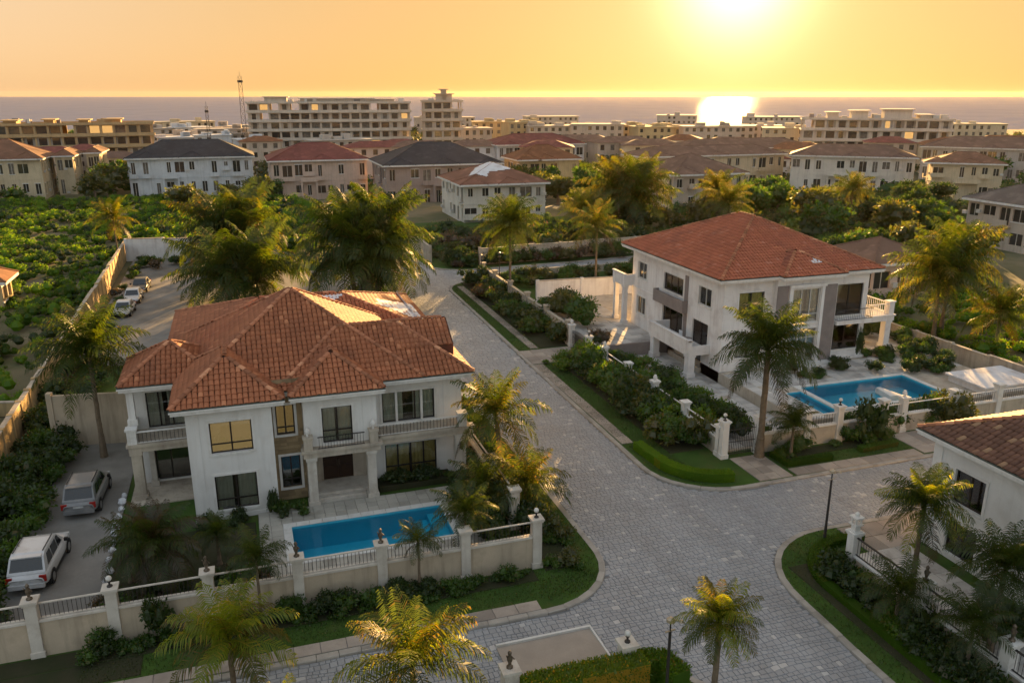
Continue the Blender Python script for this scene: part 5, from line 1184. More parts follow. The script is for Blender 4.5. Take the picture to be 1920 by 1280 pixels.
def palm(name, label, x, y, z, h, rad, n=24, mats=('frond',), tr=0.16, lean=(0, 0), upright=0.0, dead=2, group='palms of the estate', seed=None, low=1.0, squash=1.0, stems=1):
    rg = random.Random(seed if seed is not None else int(x * 13 + y * 7)); t = thing(name, label, 'palm tree', (x, y, z), group)
    heads = []
    for si in range(stems):
        ox, oy = (0, 0) if stems == 1 else (rad * 0.22 * math.cos(si * 6.283 / stems + 0.5), rad * 0.22 * math.sin(si * 6.283 / stems + 0.5))
        hh = h * (1 if si == 0 else rg.uniform(0.72, 1.0)); ln_ = lean if stems == 1 else (lean[0] + ox * 0.8, lean[1] + oy * 0.8)
        me, top = trunk_mesh(hh, tr, ln_, int(x * 31 + y * 17) + si)
        o_ = bpy.data.objects.new('trunk', me); put(o_, t); o_.location = (ox, oy, -0.05)
        heads.append(Vector((top[0] + ox, top[1] + oy, top[2] - 0.1)))
    for k in range(n):
        hd = heads[k % stems]; i_ = k // stems; cnt = max(1, n // stems); f_ = (i_ + 0.5) / cnt
        lev = min(5, int((f_ * (1 - upright) * 5.2) * low + rg.uniform(-0.35, 0.35))) if f_ * 5 > 0 else 0; lev = max(0, lev)
        mk = rg.choice(mats); 
        if dead and k >= n - dead: mk = 'frond_b'; lev = 5
        me = rg.choice(fronds(mk)[lev]); o_ = bpy.data.objects.new('frond', me); put(o_, t)
        L_ = rad * 1.18 * rg.uniform(0.85, 1.1) * (0.9 if lev == 0 else 1.0); o_.location = hd + Vector((0, 0, 0.12 * (1 - f_)))
        o_.rotation_euler = (rg.uniform(-.22, .22), rg.uniform(-.12, .12), k * 2.39996 + rg.uniform(-.25, .25)); o_.scale = (L_, L_ * rg.uniform(0.9, 1.15), L_ * squash)
    return t
palm('feather_palm', 'tall golden feathery palm clump beyond the car yard, left of the big round one', -1.5, 116.5, 0.2, 5.4, 6.4, 110, ('frond_g', 'frond', 'frond_d'), 0.3, stems=4, dead=4)
palm('feather_palm', 'broad dark-green palm clump directly behind the terracotta roof ridge', -0.6, 95.5, 0.2, 3.6, 6.2, 110, ('frond', 'frond_d', 'frond_d'), 0.3, stems=4, dead=3)
palm('feather_palm', 'huge ball-shaped date palm with drooping fronds beside the far street', 12.6, 90.0, 0.2, 7.8, 6.0, 190, ('frond', 'frond_d', 'frond_d', 'frond'), 0.34, stems=5, dead=6, low=1.15)
palm('palm_tree', 'slender palm on the verge of the far street corner', 28.6, 88.2, 0.2, 8.6, 3.7, 52, ('frond_d', 'frond'), 0.19, low=1.1)
palm('palm_tree', 'slender palm in front of the white garden wall', 38.8, 87.2, 0.2, 7.9, 3.4, 33, ('frond_g', 'frond_d'), 0.17)
palm('palm_tree', 'large hazy golden palm behind the red roof', 62.0, 126.0, 0.1, 8.0, 6.4, 104, ('frond_g', 'frond'), 0.26, stems=3)
palm('palm_tree', 'hazy palm left of the large golden one, past the cross street', 49.5, 116.0, 0.1, 5.6, 4.2, 36, ('frond_g', 'frond'), 0.2)
palm('palm_tree', 'tall dark palm with hanging fronds in front of the red-roofed villa', 30.9, 43.1 - 0.75, 0.15, 7.3, 3.3, 52, ('frond_d', 'frond', 'frond_d'), 0.26, dead=5, low=1.1)
palm('palm_tree', 'big twin-trunked palm catching gold light on the right lawn', 63.2, 60.5, 0.1, 7.2, 4.7, 91, ('frond_g', 'frond', 'frond'), 0.22, stems=2)
palm('palm_tree', 'smaller bright palm near the right edge, past the lawn wall', 65.2, 55.6, 0.1, 3.4, 3.3, 36, ('frond_g', 'frond'), 0.2)
palm('palm_tree', 'dark palm standing in the driveway left of the terracotta villa', -9.95, 55.6, 0.2, 6.9, 3.5, 44, ('frond_d', 'frond_d', 'frond'), 0.19, dead=2)
palm('palm_tree', 'arching palm with gold-tipped fronds between the terracotta villa and the street', 13.5, 43.2, 0.2, 4.7, 2.9, 31, ('frond', 'frond_g'), 0.2, lean=(-0.35, 0.1), dead=2)
palm('palm_tree', 'short bushy palm spilling over the corner verge by the kerb', 13.9, 40.0, 0.2, 1.6, 2.5, 31, ('frond_g', 'frond'), 0.17, dead=1)
palm('palm_tree', 'low dense palm between the pool and the side wall', 11.6, 40.6, 0.2, 1.5, 2.2, 33, ('frond_d', 'frond'), 0.17, dead=1)
palm('palm_tree', 'thin young palm before the third bay of the pool wall', -0.75, 34.05, 0.2, 3.2, 1.45, 23, ('frond', 'frond_d'), 0.085, dead=0)
palm('palm_tree', 'small slim palm before the pool wall, nearest the street corner', 6.5, 34.0, 0.2, 2.75, 1.15, 23, ('frond_d', 'frond'), 0.085, dead=1)
palm('palm_tree', 'bushy palm inside the pool wall at the right end of the water', 9.3, 36.0, 0.2, 2.7, 1.75, 33, ('frond_d', 'frond'), 0.1, dead=0)
palm('palm_tree', 'brownish drooping palm behind the pool wall left of the pool', -5.2, 37.4, 0.2, 2.9, 2.2, 46, ('frond_d', 'frond_b', 'frond_d'), 0.16, dead=6, low=1.15)
palm('palm_tree', 'green palm before the glowing window of the terracotta villa', -2.6, 39.6, 0.2, 1.7, 1.25, 28, ('frond', 'frond_d'), 0.12, dead=1)
palm('palm_tree', 'rusty fan of fronds between the driveway and the brownish palm', -6.7, 39.3, 0.2, 2.0, 1.8, 28, ('frond_b', 'frond_d'), 0.12, dead=4, low=1.1)
palm('palm_tree', 'bright spreading palm in the foreground left of centre on the verge', -1.9, 28.8, 0.15, 3.0, 2.4, 33, ('frond_y', 'frond_y', 'frond_g'), 0.14, dead=0)
palm('palm_tree', 'arching gold-green palm at the bottom edge left of the hut roof', 4.3, 25.0 - 0.6, 0.15, 3.7, 2.6, 28, ('frond_y', 'frond_g', 'frond'), 0.15, dead=0, upright=0.05)
palm('palm_tree', 'golden fronds peeping in at the bottom edge between two palms', -0.2, 24.2, 0.15, 2.0, 1.9, 23, ('frond_y',), 0.13, dead=0)
palm('palm_tree', 'small gold-crowned palm at the bottom edge right of the street lamp', 14.7, 21.5, 0.15, 5.1, 1.45, 44, ('frond_y', 'frond_g', 'frond'), 0.15, dead=0, low=1.1)
palm('palm_tree', 'dense sunlit palm behind the black railing by the brown-roofed house', 28.7, 26.7, 0.2, 4.6, 2.0, 50, ('frond', 'frond_y', 'frond_d'), 0.15, dead=1)
palm('palm_tree', 'dark dense palm nearest the right edge below the brown-roofed house', 28.7, 22.2, 0.2, 4.0, 2.1, 46, ('frond_d',), 0.15, dead=1, low=1.1)
palm('palm_tree', 'squat dark palm in the bed before the railed wall', 25.95, 24.7, 0.2, 1.9, 1.6, 31, ('frond_d', 'frond'), 0.1, dead=0)
palm('palm_tree', 'dark young palm low in the bed at the lower right', 26.3, 21.2, 0.2, 2.5, 1.6, 31, ('frond_d',), 0.1, dead=0)
palm('palm_tree', 'small palm on the lawn strip before the pillared wall', 32.8, 41.6, 0.2, 2.3, 1.6, 31, ('frond_d', 'frond'), 0.12, dead=2)
palm('palm_tree', 'ragged palm rising from the scrub at the far end of the ochre wall', -17.6, 131.0, 0.0, 5.6, 3.6, 28, ('frond_g', 'frond'), 0.15)
# a fallen frond on the paving
fo = bpy.data.objects.new('fallen_frond', fronds('frond_b')[3][0]); put(fo, None, (30.6, 38.2, 0.07)); fo.scale = (1.9, 1.9, 0.3); fo.rotation_euler = (0.1, 0.75, 0.4); tag(fo, 'dry fallen palm frond lying on the paving by the gate path', 'palm frond')

# shrubs in the beds
RV = 'shrubs round the red-roofed villa'; WV = 'shrubs round the terracotta villa'
lb = 'green shrub in the bed along the street wall of the red-roofed villa'
shrubbery('crowded green shrubs along the street wall of the red-roofed villa', ['round', 'dark', 'round', 'bright', 'gold'], 25.9, 28.2, 44.8, 65.0, 80, 0.15, 0.9, 1.9)
shrubs(['spiky', 'bright'], 25.0, 26.2, 60.0, 65.0, 7, 0.15, 0.8, 1.2, 'spiky plant at the edge of the bed beside the side driveway', RV)
lb = 'shrub on the overgrown verge beside the stone path to the far corner'
shrubbery('overgrown verge of shrubs beside the stone path to the far corner', ['round', 'dark', 'gold', 'dry', 'low'], 25.8, 28.4, 70.0, 98.0, 62, 0.15, 0.9, 1.7)
shrubs(['dark', 'round', 'gold'], 28.9, 33.0, 71.0, 80.0, 10, 1.1, 1.4, 2.2, 'large glossy bush behind the ivy-grown wall', RV)
shrubs(['dark', 'dry'], 29.3, 33.0, 65.0, 67.5, 4, 1.1, 0.7, 1.0, 'small bush on the rear terrace by the side gate', RV)
shrubs(['low', 'dark', 'round'], 29.0, 31.4, 45.0, 63.0, 16, 0.2, 1.1, 1.8, 'shrub inside the street wall of the red-roofed villa', RV)
shrubs(['low', 'round'], 31.9, 41.0, 41.7, 42.5, 14, 0.15, 0.7, 1.1, 'low shrub at the foot of the pillared wall', RV)
shrubs(['low', 'dark'], 41.0, 55.5, 51.0, 54.3, 16, 1.12, 0.5, 0.95, 'low plant in the cracked terrace beside the divided pool', RV)
shrubbery('bushes along the far side of the red-roofed villa', ['dark', 'round'], 54.8, 57.5, 54.5, 76, 24, 1.12, 0.7, 1.4)
shrubs(['dark', 'gold', 'round'], 43.5, 48.5, 43.5, 44.4, 7, 0.15, 1.2, 1.8, 'bush behind the pillared wall near the flat white roof', RV)
shrub('gold', 46.8, 42.1, 0.15, 1.5, 'golden bush in front of the flat white roof', RV, 2.2)
shrub('dark', 39.35, 42.1, 0.15, 1.4, 'white-flowering dark tree-shaped bush before the pillared wall', RV, 2.6); shrub('round', 39.1, 42.0, 0.15, 0.9, 'low shrub at the foot of the pillared wall', RV)
lb = 'shrub in the bed at the foot of the long pool wall'
shrubbery('low planting at the foot of the long pool wall', ['low', 'low', 'round', 'dark'], -8.0, 12.2, 33.3, 34.2, 52, 0.15, 0.5, 0.85)
shrub('dark', -5.0, 34.1, 0.15, 0.9, 'dark climber against the pool wall below the brownish palm', WV, 1.7)
lb = 'shrub crowding the verge between the street and the terracotta villa'
shrubbery('crowded verge shrubs between the street and the terracotta villa', ['dark', 'round', 'gold', 'bright'], 12.7, 14.3, 36.5, 75.0, 70, 0.15, 0.8, 1.5)
shrubs(['low', 'gold'], 13.0, 14.9, 33.2, 40.5, 16, 0.15, 0.5, 0.9, 'low shrub on the rounded corner verge', WV)
shrubs(['dark', 'round', 'dry'], -7.4, -0.9, 36.0, 38.4, 16, 0.2, 0.7, 1.1, 'shrub inside the long wall left of the pool', WV)
shrubs(['dark', 'round'], -3.6, 2.2, 43.3, 44.2, 10, 0.15, 0.45, 0.8, 'shrub under the front windows of the terracotta villa', WV)
shrubs(['low', 'dark'], 6.7, 10.8, 45.2, 46.2, 11, 0.4, 0.5, 0.75, 'plant in the raised bed beside the porch', WV)
shrubs(['dark', 'round'], 10.4, 12.2, 35.2, 44.0, 12, 0.2, 0.7, 1.2, 'shrub between the pool deck and the side wall', WV)
shrubbery('dark shrubs crowding the ochre wall beside the driveway', ['dark', 'dark', 'round'], -15.2, -12.0, 36.0, 75.0, 80, 0.15, 0.9, 1.7)
shrubs(['round', 'dark', 'dry'], -14.8, -13.4, 86.0, 125.0, 16, 0.15, 0.7, 1.2, 'shrub along the ochre wall behind the parked cars', WV)
shrubs(['dark', 'round', 'dry'], -15, -5, 119.0, 126.0, 14, 0.15, 0.8, 1.5, 'shrub before the pale wall of the car yard', WV)
shrubs(['round', 'dark'], -4.0, 9.0, 71.0, 84.0, 14, 0.15, 0.8, 1.4, 'bush in the back yard behind the terracotta roof', WV)
shrubs(['bright', 'round', 'low'], 9.5, 15.5, 79.0, 98.0, 16, 0.15, 0.8, 1.5, 'bush under the ball-shaped date palm', WV)
SEB = 'shrubs by the railed wall'
shrubbery('dark shrubs crowding the bed below the black railing', ['dark', 'round', 'dark', 'bright'], 25.7, 26.8, 14.5, 30.0, 50, 0.15, 0.7, 1.15)
shrubs(['dark'], 29.5, 32.2, 13, 24, 12, 0.2, 0.8, 1.3, 'dark bush between the right-hand palms and the house', SEB)
hedge_later = True
shrubs(['bright', 'gold', 'flower'], -7.5, -2.5, 28.2, 30.2, 7, 0.15, 0.6, 0.9, 'golden plant on the verge below the spreading foreground palm', WV)
shrubs(['dark', 'round', 'bright'], -12.0, -4.0, 28.0, 30.3, 9, 0.15, 0.5, 0.9, 'dark low plant on the lower left verge', WV)
for x, y, s in ((7.2, 23.6, 1.0), (24.3, 65.0, 0.5)): shrub('bright', x, y, 0.15, s, 'light green bush beside a low pillar', RV)
sm = MB(); 
for dx, dy, dz in ((0, 0, 0.75), (0.12, 0.05, 0.6), (-0.1, 0.02, 0.55)): sm.tube((-5.6, 28.2, 0.1), (-5.6 + dx, 28.2 + dy, 0.1 + dz), 0.05, 0.02)
tag(sm.build('figurine', K['bronze'], None, (-5.6, 28.2, 0.1)), 'small upright garden figurine on the lower left verge', 'figurine')
# pale stones edging the driveway
for k in range(11):
    yy = 39.6 + k * 0.95 + rnd.uniform(-.15, .15); xx = -7.85 + rnd.uniform(-.08, .08) - 0.02 * k; r_ = rnd.uniform(0.16, 0.28); m = MB(); pr_ = [(r_ * 0.8, 0.2), (r_, 0.2 + r_ * 0.5), (r_ * 0.75, 0.2 + r_ * 1.1), (r_ * 0.3, 0.2 + r_ * 1.4)]
    m.lathe(xx, yy, pr_, 7); m.v = [(x + rnd.uniform(-.04, .04), y + rnd.uniform(-.04, .04), z + rnd.uniform(-.03, .03)) for x, y, z in m.v]; tag(m.build('edging_stone', K['white_tarp'], None, (xx, yy, 0.2)), 'white stone in the row edging the driveway by the brownish palm', 'stone', 'white edging stones')
# ivy on the left flank walls and small potted trees
for x, y, z0, h, lbl in ((0.25, 43.95, 0.2, 1.6, 'narrow potted shrub at the corner of the front block'), (48.9, 54.6, 1.2, 2.8, 'slim pointed tree against the front of the red-roofed villa')):
    shrub('dark', x, y, z0, 0.42, lbl, RV, h / 1.25)

# clipped hedges
def hedge(name, label, pts, w, h, z, mat, n=2600, ln=0.075):
    rng = np.random.default_rng(int(abs(pts[0][0]) * 10) + 5); m = MB(); A = offset(pts, w / 2); B = offset(pts, -w / 2); i_ = 0.045
    a_, b_ = offset(pts, w / 2 - i_), offset(pts, -w / 2 + i_)
    Q = []
    for k in range(len(pts) - 1):
        Q.append([a_[k] + (z,), a_[k + 1] + (z,), a_[k + 1] + (z + h - i_,), a_[k] + (z + h - i_,)]); Q.append([b_[k] + (z,), b_[k + 1] + (z,), b_[k + 1] + (z + h - i_,), b_[k] + (z + h - i_,)])
        Q.append([a_[k] + (z + h - i_,), a_[k + 1] + (z + h - i_,), b_[k + 1] + (z + h - i_,), b_[k] + (z + h - i_,)])
    for e in (0, -1): Q.append([a_[e] + (z,), b_[e] + (z,), b_[e] + (z + h - i_,), a_[e] + (z + h - i_,)])
    P = []; D = []
    for _ in range(n):
        k = rng.integers(0, len(pts) - 1); t = rng.random(); f = rng.random()
        pa = Vector(A[k]).lerp(Vector(A[k + 1]), t); pb = Vector(B[k]).lerp(Vector(B[k + 1]), t); out_ = (pa - pb).normalized(); wob = rng.normal(0, 0.02)
        if f < 0.45: p = pa.lerp(pb, rng.random()); P.append((p.x, p.y, z + h - 0.03 + wob)); D.append((0, 0, 1.0))
        elif f < 0.72: P.append((pa.x - out_.x * 0.04, pa.y - out_.y * 0.04, z + rng.random() * h)); D.append((out_.x, out_.y, 0.4))
        else: P.append((pb.x + out_.x * 0.04, pb.y + out_.y * 0.04, z + rng.random() * h)); D.append((-out_.x, -out_.y, 0.4))
    Q = np.concatenate([np.array(Q), leaf_quads(np.array(P), np.array(D), ln, ln * 0.5, rng, 0.0)])
    c = np.array([Q[:, :, 0].mean(), Q[:, :, 1].mean(), z]); o_ = put(bpy.data.objects.new(name, np_mesh(name, Q - c, mat)), None, tuple(c)); return tag(o_, label, 'hedge', 'clipped hedges')
hedge('hedge', 'clipped bright hedge curving round the street corner before the gate pillar', offset([(23.7, 46.0)] + arc(27.5, 43.4, 3.6, 180, 268, 9), 0.2), 0.75, 0.6, 0.14, K['leaf_f'], 4800)
hedge('hedge', 'low clipped hedge along the gate path and lawn before the pillared wall', [(31.8, 42.2), (31.8, 40.6), (35.2, 40.6)], 0.5, 0.4, 0.14, K['leaf_f2'], 2400)
hedge('hedge', 'short clipped hedge under the ragged bush before the pillared wall', [(37.8, 41.0), (40.9, 41.2)], 0.6, 0.35, 0.14, K['leaf'], 1500)
hedge('hedge', 'clipped hedge following the curved kerb round the lamp post', [(30.0, 31.6)] + arc(28.7, 28.3, 3.4, 80, 178, 9) + [(25.25, 22.0), (25.2, 15.0)], 0.6, 0.4, 0.14, K['leaf_f2'], 4800)

hedge('hedge', 'flowering hedge flecked with orange at the bottom edge between two lamp pillars', [(8.4, 24.3), (10.6, 24.35), (13.4, 24.3)], 1.0, 1.95, 0.14, K['flower'], 5200, 0.13)
hedge('hedge', 'tall leafy green block of hedge at the bottom edge beside the globe-lamp pillar', [(13.3, 24.6), (14.2, 24.3), (14.4, 23.2)], 0.9, 1.8, 0.14, K['leaf_b'], 2600, 0.14)
# grass on the near lawns
def grass(name, label, rects, n, ln=0.10, mat=None, z=0.135):
    rng = np.random.default_rng(len(rects) * 17 + n); A = np.array([(b - a) * (d - c) for a, b, c, d in rects]); k = rng.choice(len(rects), n, p=A / A.sum()); rc = np.array(rects)[k]
    P = np.stack([rc[:, 0] + rng.random(n) * (rc[:, 1] - rc[:, 0]), rc[:, 2] + rng.random(n) * (rc[:, 3] - rc[:, 2]), np.full(n, z)], 1)
    okm = np.array([any(in_poly(p[0], p[1], b) for b in BPI) for p in P]); P = P[okm]
    D = np.tile(np.array([[0, 0, 1.0]]), (len(P), 1)); o_ = put(bpy.data.objects.new(name, np_mesh(name, leaf_quads(P, D, ln, 0.035, rng, -0.3), mat or K['grass']))); stuff(o_); o_['label'] = label
BPI = [offset(l, 0.36) + c for l, c in ((K_NE, [(62.0, 103.0)]), (K_W, [(-14.8, 118.0)]), (K_SE, [(60.0, 12.0)]), (K_S, [(-16.0, 12.0)]))]
grass('grass', 'mown grass on the verges along the paved streets', [(-8, 16, 31.8, 33.4), (12.2, 16, 31.5, 50), (23.3, 25.8, 39, 65), (31.5, 41.5, 40.2, 42), (23.3, 26, 14, 33), (26, 29.5, 30.5, 33), (23.2, 25.6, 69, 98), (-0.8, 11, 36, 37)], 42000)

# wild scrub, far too dense to count
def scrub(name, label, poly, n, hmin, hmax, rmin, rmax, mats, seed, per=90, leaf=0.34, gap=None):
    rng = np.random.default_rng(seed); xs = [p[0] for p in poly]; ys = [p[1] for p in poly]; Qs = []; Ts = []; c = 0; tries = 0
    while c < n and tries < n * 20:
        tries += 1; x, y = rng.uniform(min(xs), max(xs)), rng.uniform(min(ys), max(ys))
        if not in_poly(x, y, poly) or (gap and gap(x, y)): continue
        d = math.hypot(x, y); dn = 0.5 + 0.5 * math.sin(x * 0.13 + 1.3 * math.sin(y * 0.07)) * math.sin(y * 0.11 + 0.7)
        h = hmin + (hmax - hmin) * rng.random() * (0.45 + 0.75 * dn); r = rmin + (rmax - rmin) * rng.random()
        nn = int(per * (1.5 if d < 100 else 1.0) * r); P, dd, C, rr = clump_points(rng, r, r, h, 4, nn)
        Q = leaf_quads(P, dd, leaf * (0.65 if d < 100 else 1.0), leaf * 0.5 * (0.65 if d < 100 else 1.0), rng, 0.15); Q = np.concatenate([Q, core_quads(C, rr, 0.8)])
        Q[:, :, 0] += x; Q[:, :, 1] += y; Q[:, :, 2] += GZ(x, y) - 0.02; Qs.append(Q); Ts.append(np.full(len(Q), rng.integers(0, len(mats)))); c += 1
    o_ = put(bpy.data.objects.new(name, np_mesh(name, np.concatenate(Qs), mats, np.concatenate(Ts)))); stuff(o_); o_['label'] = label; return o_
LM = [K['leaf_f2'], K['leaf_f'], K['leaf_f2'], K['leaf_d'], K['leaf_f']]
scrub('scrub', 'dense green scrub filling the empty plot on the left', [(-17.5, 40), (-17.6, 135), (-17, 215), (-75, 235), (-110, 200), (-60, 90), (-30, 40)], 3300, 0.4, 2.0, 0.7, 1.8, LM, 5, 120, 0.19)
scrub('scrub', 'green scrub between the white dark-roofed villa and the car yard', [(-16, 131), (9, 124), (14, 170), (6, 206), (-17, 210)], 620, 0.8, 2.8, 1.1, 2.3, LM, 6, 90, 0.28)
scrub('scrub', 'overgrown bushy plot behind the red-roofed villa on the right', [(58, 92), (66, 94), (108, 102), (140, 125), (150, 165), (108, 175), (98, 140), (60, 118)], 900, 0.9, 3.4, 1.2, 2.6, [K['leaf'], K['leaf_y'], K['leaf_d'], K['leaf_b']], 7)
scrub('scrub', 'trees and undergrowth between the cross street and the ivory villa', [(26, 114), (60, 113), (90, 125), (84, 150), (60, 142), (36, 142), (26, 140)], 300, 0.7, 2.4, 1.1, 2.2, [K['leaf'], K['leaf_y'], K['leaf_d']], 8)
scrub('scrub', 'green growth on the lawn right of the red-roofed villa', [(59, 40), (59, 80), (80, 78), (88, 60), (75, 40)], 200, 0.4, 1.4, 0.9, 1.8, [K['leaf_f'], K['leaf_f2'], K['leaf_f']], 9)

# broad-leaved trees standing between the houses
CROWN = {k: [bush_mesh('crown', 3.2, 3.2, 5.2, 900, 0.75, 0.36, K[k], 900 + 10 * i + j, 14) for j in range(3)] for i, k in enumerate(('leaf', 'leaf_y', 'leaf_d'))}
tm = MB(); tm.path([(0, 0, -0.1), (0.1, 0.05, 1.4), (0.05, 0.2, 3.0)], [0.26, 0.2, 0.14], 7)
for a in range(4): tm.path([(0.05, 0.1, 1.6 + 0.3 * a), (0.9 * math.cos(a * 1.7), 0.9 * math.sin(a * 1.7), 2.6 + 0.3 * a)], [0.11, 0.05], 5)
TRUNK = tm.mesh('trunk', K['bark'])
def tree(x, y, sc, k, label, group):
    t = thing('broadleaf_tree', label, 'tree', (x, y, GZ(x, y)), group)
    o_ = bpy.data.objects.new('trunk', TRUNK); put(o_, t); o_.scale = (sc, sc, sc)
    o_ = bpy.data.objects.new('crown', rnd.choice(CROWN[k])); put(o_, t); o_.location = (0, 0, 1.1 * sc); o_.scale = (sc * rnd.uniform(0.9, 1.15), sc * rnd.uniform(0.9, 1.15), sc * rnd.uniform(0.85, 1.1)); o_.rotation_euler = (0, 0, rnd.uniform(0, 6.28))
def trees(n, x0, x1, y0, y1, label, ks, smin=0.7, smax=1.3, group='trees between the houses'):
    for _ in range(n): tree(rnd.uniform(x0, x1), rnd.uniform(y0, y1), rnd.uniform(smin, smax), rnd.choice(ks), label, group)
trees(10, 58, 86, 118, 148, 'golden-lit tree in the clump behind the cross street', ['leaf_y', 'leaf', 'leaf_y'])
trees(6, 56, 64, 117, 146, 'leafy tree between the cross street and the ivory villa', ['leaf', 'leaf_d', 'leaf_y'], 0.6, 0.9)
trees(9, 64, 80, 172, 195, 'hazy tree below the yellowish villa with the orange roof', ['leaf_y', 'leaf'])
trees(10, 104, 140, 110, 165, 'tree rising from the bushy plot on the right', ['leaf_y', 'leaf', 'leaf_d'], 0.7, 1.1)
trees(7, -34, -28, 212, 262, 'tree between the cream row and the white dark-roofed villa', ['leaf_y', 'leaf'], 0.9, 1.4)
trees(4, 4, 8, 208, 240, 'tree in the gap between the white and the pinkish villa', ['leaf', 'leaf_d'], 0.7, 1.0)
trees(8, 90, 135, 215, 258, 'tree among the hazy houses right of centre', ['leaf_y'], 0.9, 1.4)
trees(6, 180, 215, 160, 200, 'dark tree near the pale house at the right edge', ['leaf_d', 'leaf'], 0.9, 1.4)
trees(5, 78, 92, 84, 98, 'tree behind the low annexe right of the red roof', ['leaf', 'leaf_y'], 0.6, 0.95)
trees(6, 56, 62, 80, 90, 'tree behind the red-roofed villa beside its terrace', ['leaf_y', 'leaf'], 0.5, 0.8)

shrubbery('overgrown planting at the foot of the walls along the far cross street', ['dark', 'round', 'gold', 'dry'], 26.5, 60.0, 107.6, 111.5, 70, 0.15, 0.9, 2.0)
shrubbery('garden growth inside the walls before the ivory villa', ['dark', 'round', 'gold', 'dry'], 30.0, 60.0, 113.5, 125.0, 80, 0.05, 1.3, 2.8)
shrubbery('bushes lining the low wall on the near side of the cross street', ['round', 'gold', 'dark'], 31.0, 56.0, 92.0, 98.5, 46, 0.15, 0.9, 1.7)
palm('palm_tree', 'thin dark palm behind the wall across from the far corner', 36.5, 115.0, 0.1, 6.0, 3.2, 34, ('frond_d', 'frond'), 0.17)
palm('palm_tree', 'gold-edged palm between the cross street and the sand-coloured villa', 72.0, 112.0, 0.1, 6.4, 4.2, 36, ('frond_g', 'frond'), 0.2)
palm('palm_tree', 'bushy palm in the hazy gardens above the red roof ridge', 80.0, 128.0, 0.1, 6.0, 4.6, 40, ('frond_g', 'frond'), 0.22)
palm('palm_tree', 'palm standing in the bushy plot beneath the long cream villa', 112.0, 132.0, 0.1, 5.0, 4.2, 34, ('frond_g', 'frond'), 0.22)
trees(14, 60, 84, 90, 116, 'dark tree in the dense mass behind the red-roofed villa', ['leaf_d', 'leaf', 'leaf_y'], 0.6, 0.95)
trees(14, 84, 112, 103, 140, 'tree in the thick growth above the garden wall on the right', ['leaf_d', 'leaf', 'leaf_y'], 0.7, 1.1)
trees(6, -14, 8, 165, 205, 'tree in the scrub before the white dark-roofed villa', ['leaf', 'leaf_y'], 0.6, 0.9)
shrubbery('garden shrubs filling the low forecourt beside the flank balcony', ['dark', 'round', 'low', 'bright'], 29.0, 32.6, 45.0, 63.5, 44, 0.2, 0.8, 1.5)
shrubbery('shrubs between the pillared wall and the divided pool', ['dark', 'round', 'low'], 32.0, 48.0, 43.4, 44.5, 34, 0.2, 0.8, 1.3)
shrubbery('plants spilling over the terrace beyond the divided pool', ['dark', 'low', 'round'], 50.2, 56.0, 49.0, 56.0, 26, 1.12, 0.6, 1.1)
